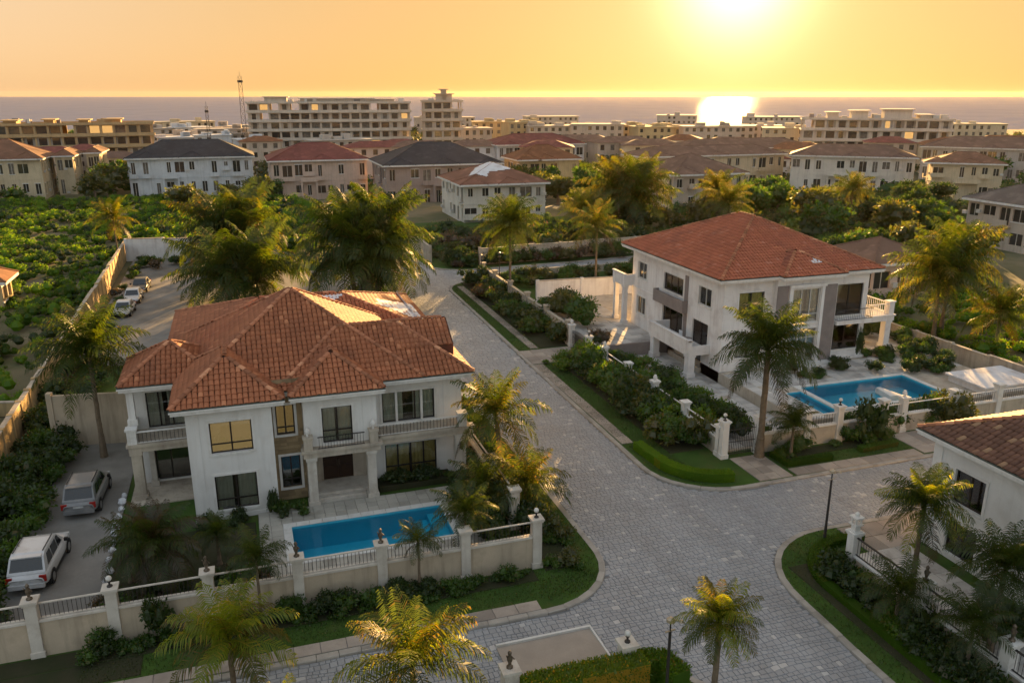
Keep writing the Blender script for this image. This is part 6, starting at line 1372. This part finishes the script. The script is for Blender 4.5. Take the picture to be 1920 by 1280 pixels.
# ---------------------------------------------------------------- houses and blocks of the estate further off
def far_house(label, x0, x1, y0, y1, ze, tan, pal, floors=2, rot=0, bays=None, balcony=True, cat='house', group='villas further off', roofkey=None, wsc=1.0, seed=None, porch=True):
    """built round its own centre; front faces -Y before rotation"""
    rg = random.Random(seed if seed is not None else int(x0 * 7 + y0)); cx, cy_ = (x0 + x1) / 2, (y0 + y1) / 2; w2, d2 = (x1 - x0) / 2, (y1 - y0) / 2
    t = bpy.data.objects.new('villa', None); t.empty_display_size = 0.5; zb0 = GZ(cx, cy_); ze = ze - zb0; put(t, None, (cx, cy_, zb0)); tag(t, label, cat, group); ORG[t] = (0, 0, 0); t.rotation_euler = (0, 0, R(rot))
    W = K['fw_' + pal]; fh = ze / floors; ov = 0.75
    for side, c, a, b in (('-Y', -d2 + ov, -w2 + ov, w2 - ov), ('-X', -w2 + ov, -d2 + ov, d2 - ov), ('+X', w2 - ov, -d2 + ov, d2 - ov), ('+Y', d2 - ov, -w2 + ov, w2 - ov)):
        F = Fac(side, c); n = max(2, round((b - a) / 2.7)); hs = []
        if side != '+Y':
            for k in range(n):
                u = a + (b - a) * (k + 0.5) / n + rg.uniform(-.2, .2)
                for fl in range(floors):
                    if rg.random() < 0.1: continue
                    ww = rg.choice([0.45, 0.6, 0.6, 0.9, 1.15]) * wsc; zb = fl * fh + rg.choice([0.9, 1.0, 1.3, 0.2]) * fh / 3.5; hs.append((u - ww, u + ww, zb, fl * fh + fh * rg.choice([0.74, 0.78, 0.78])))
        wall(F, a, b, 0, ze - 0.05, W, t, hs, 0.3)
        for h in hs:
            m = MB(); F.box(m, h[0] + 0.01, h[1] - 0.01, -0.3, -0.24, h[2] + 0.01, h[3] - 0.01); wo = m.build('window', K[rg.choice(['far_glass', 'far_glass', 'far_glass3', 'far_glass2'])], t)
            if (rg.random() < 0.16 and side == '-Y') or (h[2] % fh < 0.4 and h[2] > 2 and side != '+X'):
                m = MB(); F.box(m, h[0] - 0.5, h[1] + 0.5, 0.002, 1.0, h[2] - 0.25, h[2] - 0.05); F.box(m, h[0] - 0.5, h[1] + 0.5, 0.9, 1.0, h[2] - 0.05, h[2] + 0.85); m.build('balcony', W, t)
            elif rg.random() < 0.2: m = MB(); F.box(m, h[1] + 0.25, h[1] + 1.0, 0.003, 0.35, h[2] + 0.1, h[2] + 0.65); m.build('air_conditioner', K['whiteframe'], t)
            elif rg.random() < 0.5: m = MB(); F.box(m, h[0] - 0.15, h[1] + 0.15, 0.003, 0.1, h[3], h[3] + 0.16); F.box(m, h[0] - 0.15, h[1] + 0.15, 0.003, 0.14, h[2] - 0.14, h[2]); stuff(m.build('window_trim', K['trim'], wo))
            m = MB(); mu = (h[0] + h[1]) / 2; F.box(m, mu - 0.05, mu + 0.05, -0.235, -0.19, h[2] + 0.01, h[3] - 0.01); m.build('mullion', K['whiteframe'], wo)
    bm = MB(); bm.box(-w2 + ov - 0.08, w2 - ov + 0.08, -d2 + ov - 0.08, -d2 + ov - 0.002, fh - 0.12, fh + 0.1); bm.build('string_course', W, t)
    if porch:
        px = rg.uniform(-w2 * 0.4, w2 * 0.3); pw = rg.uniform(2.0, 3.2); y_ = -d2 + ov
        s = MB(); s.box(px - pw, px + pw, y_ - 1.7, y_ - 0.09, fh - 0.15, fh + 0.12); s.box(px - pw, px + pw, y_ - 1.7, y_ - 1.58, fh + 0.12, fh + 0.95); s.build('balcony', W, t)
        for sx in (-1, 1): s = MB(); s.box(px + sx * pw * 0.9 - 0.22, px + sx * pw * 0.9 + 0.22, y_ - 1.6, y_ - 1.16, 0, fh - 0.15); s.build('column', W, t)
    if tan is None:
        m = MB(); m.box(-w2 + 0.4, w2 - 0.4, -d2 + 0.4, d2 - 0.4, ze - 0.05, ze + 0.2); m.build('roof', W, t); m = MB(); m.box(-w2 * 0.3, w2 * 0.1, -d2 * 0.4, d2 * 0.2, ze + 0.2, ze + 2.2); m.build('stair_head', W, t); return t
    rk = K['fr_' + (roofkey or pal)]; m = MB(); fm = MB()
    def hipm(X0, X1, Y0, Y1, z):
        if X1 - X0 >= Y1 - Y0: h = (Y1 - Y0) / 2; A = (X0 + h, (Y0 + Y1) / 2, z + h * tan); B = (X1 - h, (Y0 + Y1) / 2, z + h * tan); fs = [[(X0, Y0, z), (X1, Y0, z), B, A], [(X1, Y0, z), (X1, Y1, z), B], [(X1, Y1, z), (X0, Y1, z), A, B], [(X0, Y1, z), (X0, Y0, z), A]]; ln_ = [((X0, Y0, z), A), ((X1, Y0, z), B), (A, B), ((X0, Y1, z), A), ((X1, Y1, z), B)]
        else: h = (X1 - X0) / 2; A = ((X0 + X1) / 2, Y0 + h, z + h * tan); B = ((X0 + X1) / 2, Y1 - h, z + h * tan); fs = [[(X0, Y0, z), (X1, Y0, z), A], [(X1, Y0, z), (X1, Y1, z), B, A], [(X1, Y1, z), (X0, Y1, z), B], [(X0, Y1, z), (X0, Y0, z), A, B]]; ln_ = [((X0, Y0, z), A), ((X1, Y0, z), A), (A, B), ((X0, Y1, z), B), ((X1, Y1, z), B)]
        for f_ in fs: m.poly(f_)
        for p, q in ln_: rl.tube(p, q, 0.13, 0.13, 5)
        fm.box(X0, X1, Y0, Y0 + 0.2, z - 0.35, z - 0.02); fm.box(X0, X1, Y1 - 0.2, Y1, z - 0.35, z - 0.02); fm.box(X0, X0 + 0.2, Y0 + 0.2, Y1 - 0.2, z - 0.35, z - 0.02); fm.box(X1 - 0.2, X1, Y0 + 0.2, Y1 - 0.2, z - 0.35, z - 0.02); fm.box(X0 + 0.2, X1 - 0.2, Y0 + 0.2, Y1 - 0.2, z - 0.3, z - 0.25)
    rl = MB(); hipm(-w2, w2, -d2, d2, ze)
    if w2 > 7:
        for k in range(2 if w2 < 13 else 3):
            bx_ = -w2 * 0.7 + k * w2 * 0.7 + rg.uniform(-1, 1); bw = rg.uniform(2.2, 3.4); hipm(bx_ - bw, bx_ + bw, -d2 - 0.5, -d2 + bw * 2.4, ze + 0.04)
    ro = m.build('roof', rk, t); fm.build('fascia', K['trim'], ro); rl.build('ridge', rk, ro)
    return t
far_house('cream villa with brown hipped roof at the left edge behind the scrub', -78, -46.5, 240, 258, 7.2, 0.5, 'cream')
far_house('narrow cream villa stepping back between two others on the left', -46.3, -40.6, 249, 264, 7.2, 0.55, 'cream', porch=False)
far_house('cream villa with a sunlit balcony at the right end of the left row', -40.4, -35.5, 260, 276, 7.2, 0.55, 'cream')
far_house('white villa with a dark slate-coloured roof above the green scrub', -27.2, 4.8, 234, 252, 7.1, 0.45, 'white')
far_house('pinkish villa with a faded red roof left of the dark-roofed pair', 7.1, 32.3, 215, 233, 7.1, 0.42, 'pink')
far_house('brownish villa with a patched dark roof behind the ivory one', 31.8, 61.0, 192.5, 214, 7.1, 0.42, 'brownish')
h5 = far_house('ivory villa with a large white sheet on its brown roof', 38.2, 55.6, 146.8, 165.5, 7.1, 0.36, 'ivory', porch=False)
membrane(h5, lambda x, y: 7.16 + 0.36 * min(x + 8.7, 8.7 - x, y + 9.35, 9.35 - y), [(-5.8, -4.6), (-3.2, -6.6), (-1.8, -4.6), (3.0, -3.8), (5.0, -2.4), (1.5, 1.2), (-3.0, 1.0)])
far_house('yellowish villa with an orange roof in the haze right of the dark roof', 66.5, 84.0, 199, 213, 7.1, 0.46, 'yellow')
far_house('sand-coloured villa with a brown roof above the red-roofed one', 84.0, 102.2, 152, 170, 7.1, 0.40, 'sand')
far_house('long cream villa with a grey-brown roof beyond the bushy plot', 143, 175, 182, 197, 7.1, 0.36, 'ivory', rot=-38, roofkey='sand')
far_house('yellow end house below the long cream villa', 166, 183, 160, 173, 6.6, 0.36, 'cream', rot=-38)
far_house('pale house with a brown roof near the right edge, far back', 205, 243, 196, 214, 7.1, 0.33, 'grey', rot=-50, roofkey='sand')
far_house('beige house with a grey roof cut off by the right edge, beyond the palms', 110, 132, 92, 104.5, 7.1, 0.42, 'sand', roofkey='grey')
far_house('low annexe with a brown roof and warm wall behind the red-roofed villa', 68.5, 78.5, 75.8, 86, 4.2, 0.42, 'pink', floors=1, roofkey='sand', porch=False)
far_house('yellow hut with a sunlit tiled roof at the left edge in the scrub', -34.0, -25.2, 101.5, 107.5, 3.2, 0.55, 'yellow', floors=1, porch=False)
far_house('low ruin-like shed in the scrub at the left edge', -28.0, -21.5, 79.5, 84.0, 2.6, None, 'yellow', floors=1, porch=False)
far_house('white flat-fronted villa with a red roof below the tall corner block', 80, 112, 262, 280, 7.0, 0.34, 'white', roofkey='pink')
far_house('cream house with a low roof in the golden haze past the long palm', 104, 150, 205, 219, 6.6, 0.32, 'cream', roofkey='sand')
far_house('long hazy house with a pale eave under the sun glint', 128, 176, 226, 242, 6.8, 0.32, 'sand')

def block(name, label, cx, cy_, w, d, floors, fh, rot, wk, open_top=0.35, seed=1, heads=()):
    """apartment block: slabs, columns and infill with real openings"""
    rg = random.Random(seed); t = bpy.data.objects.new(name, None); zb0 = GZ(cx, cy_); fh = fh - zb0 / floors; put(t, None, (cx, cy_, zb0)); ORG[t] = (0, 0, 0); tag(t, label, 'apartment block', 'apartment blocks by the sea'); t.rotation_euler = (0, 0, R(rot)); W = K[wk]
    nb = max(4, round(w / 4.2)); bw = w / nb
    for f_ in range(floors + 1):
        z = f_ * fh; m = MB(); e = 0.9 if f_ else 0.2; m.box(-w / 2 - e, w / 2 + e, -d / 2 - e, d / 2 + e, z - 0.3, z); m.build('floor_slab', W, t)
        if f_ and f_ < floors: m = MB(); m.box(-w / 2 - e, w / 2 + e, -d / 2 - e, -d / 2 - e + 0.12, z, z + 0.85); m.build('parapet', W, t)
    m = MB(); m.box(-w / 2 - 0.9, w / 2 + 0.9, -d / 2 - 0.9, -d / 2 - 0.7, floors * fh, floors * fh + 0.5); m.box(-w / 2 - 0.9, w / 2 + 0.9, d / 2 + 0.7, d / 2 + 0.9, floors * fh, floors * fh + 0.5); m.build('roof_parapet', W, t)
    for k in range(nb + 1):
        x = -w / 2 + k * bw
        for y in (-d / 2, d / 2): m = MB(); m.box(x - 0.3, x + 0.3, y - 0.3, y + 0.3, 0, floors * fh - 0.3); m.build('column', W, t)
    for f_ in range(floors):
        for k in range(nb):
            a, b = -w / 2 + k * bw + 0.3, -w / 2 + (k + 1) * bw - 0.3; z0, z1 = f_ * fh, (f_ + 1) * fh - 0.3
            if rg.random() < (open_top if f_ >= floors - 1 else open_top * 0.12): continue
            F = Fac('-Y', -d / 2 + 0.3); c = (a + b) / 2; ww = (b - a) * rg.choice([0.24, 0.36, 0.44, 0.46]); zb = z0 + (0.1 if rg.random() < 0.75 else 0.9)
            F = Fac('-Y', -d / 2 + rg.choice([0.3, 0.3, 1.3])); wall(F, a, b, z0, z1, rg.choice([W, W, K['fw_sand'], K['fw_grey']]), t, [(c - ww, c + ww, zb, z1 - 0.35)], 0.35, name='infill_wall')
            m = MB(); F.box(m, c - ww, c + ww, -0.4, -0.34, zb, z1 - 0.35); m.build('window', K['far_glow'] if rg.random() < 0.04 else K[rg.choice(['far_glass', 'far_glass', 'far_glass3', 'far_glass2'])], t)
            m = MB(); m.box(a, b, d / 2 - 0.5, d / 2 - 0.3, z0, z1); m.build('rear_wall', W, t)
    for i, (u, wd, hh) in enumerate(heads):
        z = floors * fh; m = MB(); m.box(u - wd / 2, u + wd / 2, -d * 0.3, d * 0.3, z, z + hh); m.box(u - wd / 2 - 0.8, u + wd / 2 + 0.8, -d * 0.38, d * 0.38, z + hh, z + hh + 0.35); m.build('roof_house', W, t)
    for k in range(int(w / 4)):
        u = rg.uniform(-w * 0.48, w * 0.48); q = rg.uniform(0.4, 1.3); v_ = rg.uniform(-d * 0.4, d * 0.4); m = MB(); m.box(u - q, u + q, v_ - q, v_ + q, floors * fh, floors * fh + rg.uniform(0.7, 1.9)); m.build('water_tank', rg.choice([W, K['whiteframe'], K['graypanel']]), t)
    return t
def vp(px_, dist):      # place along the view: bearing of picture column, distance
    a = R(18.1) + math.atan((px_ - 960) / 1618); return (math.sin(a) * dist, math.cos(a) * dist)
x, y = vp(617, 375); block('apartment_block', 'long six-storey pale apartment block left of centre before the sea', x, y, 66, 15, 6, 3.2, -6, 'fw_beige', 0.35, 3, [(-22, 9, 2.2), (3, 30, 1.6), (22, 10, 1.3)])
x, y = vp(827, 366); block('apartment_block', 'narrow six-storey block with a roof tower right of the long one', x, y, 15.5, 13, 6, 3.3, -10, 'fw_sand', 0.45, 4, [(1.0, 6.5, 2.8), (1.0, 2.0, 4.6)])
x, y = vp(122, 345); block('apartment_block', 'tan four-storey block at the left edge before the sea', x, y, 54, 16, 4, 3.15, 4, 'fw_tan', 0.1, 5, [(-18, 4, 1.2), (-6, 3, 1.4), (5, 3, 1.2), (15, 4, 1.4)])
x, y = vp(1645, 372); block('apartment_block', 'three-storey block with roof turrets on the right before the sea', x, y, 54, 16, 4, 3.3, -34, 'fw_beige', 0.12, 6, [(-16, 4, 2.4), (-6, 6, 3.0), (8, 10, 3.6), (18, 4, 1.6)])

def small_building(label, px_, dist, w, d, h, pal, rot, seed, group, roof=None):
    rg = random.Random(seed); x, y = vp(px_, dist); h -= GZ(x, y); t = bpy.data.objects.new('town_building', None); put(t, None, (x, y, GZ(x, y))); ORG[t] = (0, 0, 0); tag(t, label, 'building', group); t.rotation_euler = (0, 0, R(rot - math.degrees(math.atan((px_ - 960) / 1618)) * 0.9 - 10)); W = K['fw_' + pal]
    F = Fac('-Y', -d / 2); fl = max(1, round(h / 3.1)); n = max(2, round(w / 3.4)); hs = []
    for k in range(n):
        for f_ in range(fl):
            if rg.random() < 0.15: continue
            u = -w / 2 + (k + 0.5) * w / n; z = f_ * h / fl; hs.append((u - 0.75, u + 0.75, z + 0.8, z + h / fl * 0.8))
    wall(F, -w / 2, w / 2, 0, h, W, t, hs, 0.4)
    for s_ in ('-X', '+X'): wall(Fac(s_, (-1 if s_ == '-X' else 1) * w / 2), -d / 2, d / 2, 0, h, W, t)
    wall(Fac('+Y', d / 2), -w / 2, w / 2, 0, h, W, t)
    for hh in hs: m = MB(); F.box(m, hh[0], hh[1], -0.45, -0.38, hh[2], hh[3]); m.build('window', K[rg.choice(['far_glass', 'far_glass3', 'far_glass2'])], t)
    m = MB()
    if roof: hgt = min(w, d) * 0.18; m.poly([(-w / 2 - .6, -d / 2 - .6, h), (w / 2 + .6, -d / 2 - .6, h), (w / 2 - d / 2, 0, h + hgt), (-w / 2 + d / 2, 0, h + hgt)]); m.poly([(w / 2 + .6, d / 2 + .6, h), (-w / 2 - .6, d / 2 + .6, h), (-w / 2 + d / 2, 0, h + hgt), (w / 2 - d / 2, 0, h + hgt)]); m.poly([(w / 2 + .6, -d / 2 - .6, h), (w / 2 + .6, d / 2 + .6, h), (w / 2 - d / 2, 0, h + hgt)]); m.poly([(-w / 2 - .6, d / 2 + .6, h), (-w / 2 - .6, -d / 2 - .6, h), (-w / 2 + d / 2, 0, h + hgt)]); m.build('roof', K['fr_' + roof], t)
    else:
        m.box(-w / 2 - 0.5, w / 2 + 0.5, -d / 2 - 0.5, d / 2 + 0.5, h, h + 0.35); m.build('roof', W, t)
        for k in range(rg.randint(2, 4)): ux = rg.uniform(-w * 0.42, w * 0.42); m = MB(); ww = rg.uniform(0.7, 2.2); m.box(ux - ww, ux + ww, -1.5, 1.8, h + 0.35, h + rg.uniform(1.0, 2.4)); m.build('roof_house', W, t)
    return t
rg = random.Random(4)
G1 = 'town buildings before the sea'
spec = []
for k in range(12): spec.append((258 + k * 19 + rg.uniform(-5, 5), rg.uniform(330, 470), rg.uniform(9, 20), rg.uniform(8, 12), rg.choice([3.4, 6.2, 6.5, 8.0]), rg.choice(['white', 'pink', 'grey', 'sand']), 'small pale town building beyond the white dark-roofed villa'))
for k in range(13): spec.append((880 + k * 50 + rg.uniform(-8, 8), rg.uniform(385, 430), rg.uniform(14, 26), 12, rg.choice([7.6, 8.6, 9.4, 10]), rg.choice(['yellow', 'cream', 'sand', 'sand']), 'sandy town building in the golden haze before the sea'))
for k in range(10): spec.append((890 + k * 68 + rg.uniform(-14, 14), rg.uniform(265, 330), rg.uniform(14, 26), 11, rg.choice([3.6, 6.4, 6.8]), rg.choice(['white', 'cream', 'sand', 'pink']), 'low house with a hipped roof in the hazy middle distance'))
for k in range(7): spec.append((480 + k * 52 + rg.uniform(-10, 10), rg.uniform(275, 330), rg.uniform(12, 24), 10, rg.choice([3.6, 6.4]), rg.choice(['white', 'pink', 'grey', 'sand']), 'low house at the foot of the long pale apartment block'))
for k in range(7): spec.append((1560 + k * 56 + rg.uniform(-10, 10), rg.uniform(310, 430), rg.uniform(14, 30), 11, rg.choice([3.6, 6.4]), rg.choice(['grey', 'sand', 'cream']), 'low house around the block with roof turrets'))
for k in range(5): spec.append((20 + k * 62, rg.uniform(290, 320), rg.uniform(10, 16), 10, rg.choice([3.4, 5.5]), rg.choice(['yellow', 'cream', 'sand']), 'low house at the foot of the tan block'))
for k in range(9): spec.append((300 + k * 190 + rg.uniform(-40, 40), rg.uniform(500, 600), rg.uniform(24, 44), 14, rg.choice([5.5, 7, 8.5]), rg.choice(['sand', 'grey', 'cream']), 'far low building along the shore'))
for i, (p_, ds, w_, d_, h_, pal, lbl) in enumerate(spec):
    rf = rg.choice(['pink', 'sand', 'yellow', None]) if 'low house' in lbl else None
    small_building(lbl, p_, ds, w_, d_, h_, pal, rg.uniform(-12, 12), i, G1, rf)
def mast(label, px_, dist, h, w):
    x, y = vp(px_, dist); t = thing('lattice_mast', label, 'mast', (x, y, 0)); m = MB(); n = int(h / (w * 1.2))
    for sx in (-1, 1):
        for sy in (-1, 1): m.tube((x + sx * w / 2, y + sy * w / 2, 0), (x + sx * w * 0.3, y + sy * w * 0.3, h), 0.11, 0.08, 4)
    m.build('frame', K['iron'], t); m = MB()
    for k in range(n):
        z0, z1 = h * k / n, h * (k + 1) / n; a = w / 2 * (1 - 0.4 * k / n); s = 1 if k % 2 else -1
        m.tube((x - s * a, y - a, z0), (x + s * a, y - a, z1), 0.06, 0.06, 4); m.tube((x - s * a, y + a, z1), (x + s * a, y + a, z0), 0.06, 0.06, 4); m.tube((x - a, y - a, z1), (x + a, y - a, z1), 0.06, 0.06, 4)
    m.build('bracing', K['iron'], t); m = MB(); m.tube((x, y, h), (x, y, h + 1.6), 0.05); m.box(x - w * 0.5, x + w * 0.5, y - 0.2, y + 0.2, h - 2.2, h - 1.4); m.build('antenna', K['iron'], t)
mast('tall lattice mast left of the long pale apartment block', 452, 335, 29.0, 1.9); mast('shorter antenna mast over the pale town houses on the left', 384, 330, 18.5, 1.3)
# trees and bushes of the far districts: one mass
FM = [K['leaf'], K['leaf_d'], K['leaf_y'], K['leaf_y'], K['leaf']]
def clear_of(x, y):
    for (a, b, c, d) in ((-79, -35, 238, 277), (-28, 6, 232, 254), (6, 33, 213, 235), (30, 62, 190, 216), (36, 58, 145, 168), (65, 86, 197, 215), (83, 104, 150, 172), (140, 178, 172, 206), (162, 186, 155, 178), (200, 248, 185, 225), (108, 134, 90, 106)):
        if a < x < b and c < y < d: return True
    return False
A_ = [vp(-60, 225), vp(-60, 620), vp(600, 630), vp(1400, 630), vp(2000, 620), vp(2000, 190), vp(1700, 165), vp(1450, 150), vp(1200, 160), vp(1000, 150), vp(700, 180), vp(520, 230)]
scrub('distant_foliage', 'bushes and trees massed between the far houses', A_, 1500, 1.5, 5.5, 2.0, 4.6, FM, 12, 30, 0.9, clear_of)
HAZE_D = 0.00001
# ---------------------------------------------------------------- haze
hz = MB().box(-9000, 10000, -1200, 9300, -7.0, 36.0)
haze = hz.build('haze', [])
m, nt, N, L, o = nodes('haze_air')
v = N.new('ShaderNodeVolumePrincipled'); v.inputs['Color'].default_value = (1.0, 0.86, 0.70, 1)
v.inputs['Density'].default_value = HAZE_D; v.inputs['Anisotropy'].default_value = 0.6
L.new(v.outputs[0], o.inputs['Volume'])
haze.data.materials.append(m); stuff(haze)
haze['label'] = 'thin golden evening haze over the villas and the sea'

# ---------------------------------------------------------------- tell look-alikes apart by their order in the view
ORDW = ['leftmost', 'second from left', 'third from left', 'fourth from left', 'fifth from left', 'sixth from left', 'seventh from left', 'eighth from left', 'ninth from left', 'tenth from left', 'eleventh from left',
        'twelfth from left', 'thirteenth from left', 'fourteenth from left', 'fifteenth from left', 'sixteenth from left']
bylab = {}
for ob in S.objects:
    if ob.parent is None and ob.get('label') and ob.get('category'): bylab.setdefault(ob['label'], []).append(ob)
for lb_, obs in bylab.items():
    if 1 < len(obs) <= 16:
        obs.sort(key=lambda q: math.atan2(q.location.x, q.location.y))
        for k, q in enumerate(obs): q['label'] = (ORDW[k] if k < len(obs) - 1 else 'rightmost') + ' ' + lb_
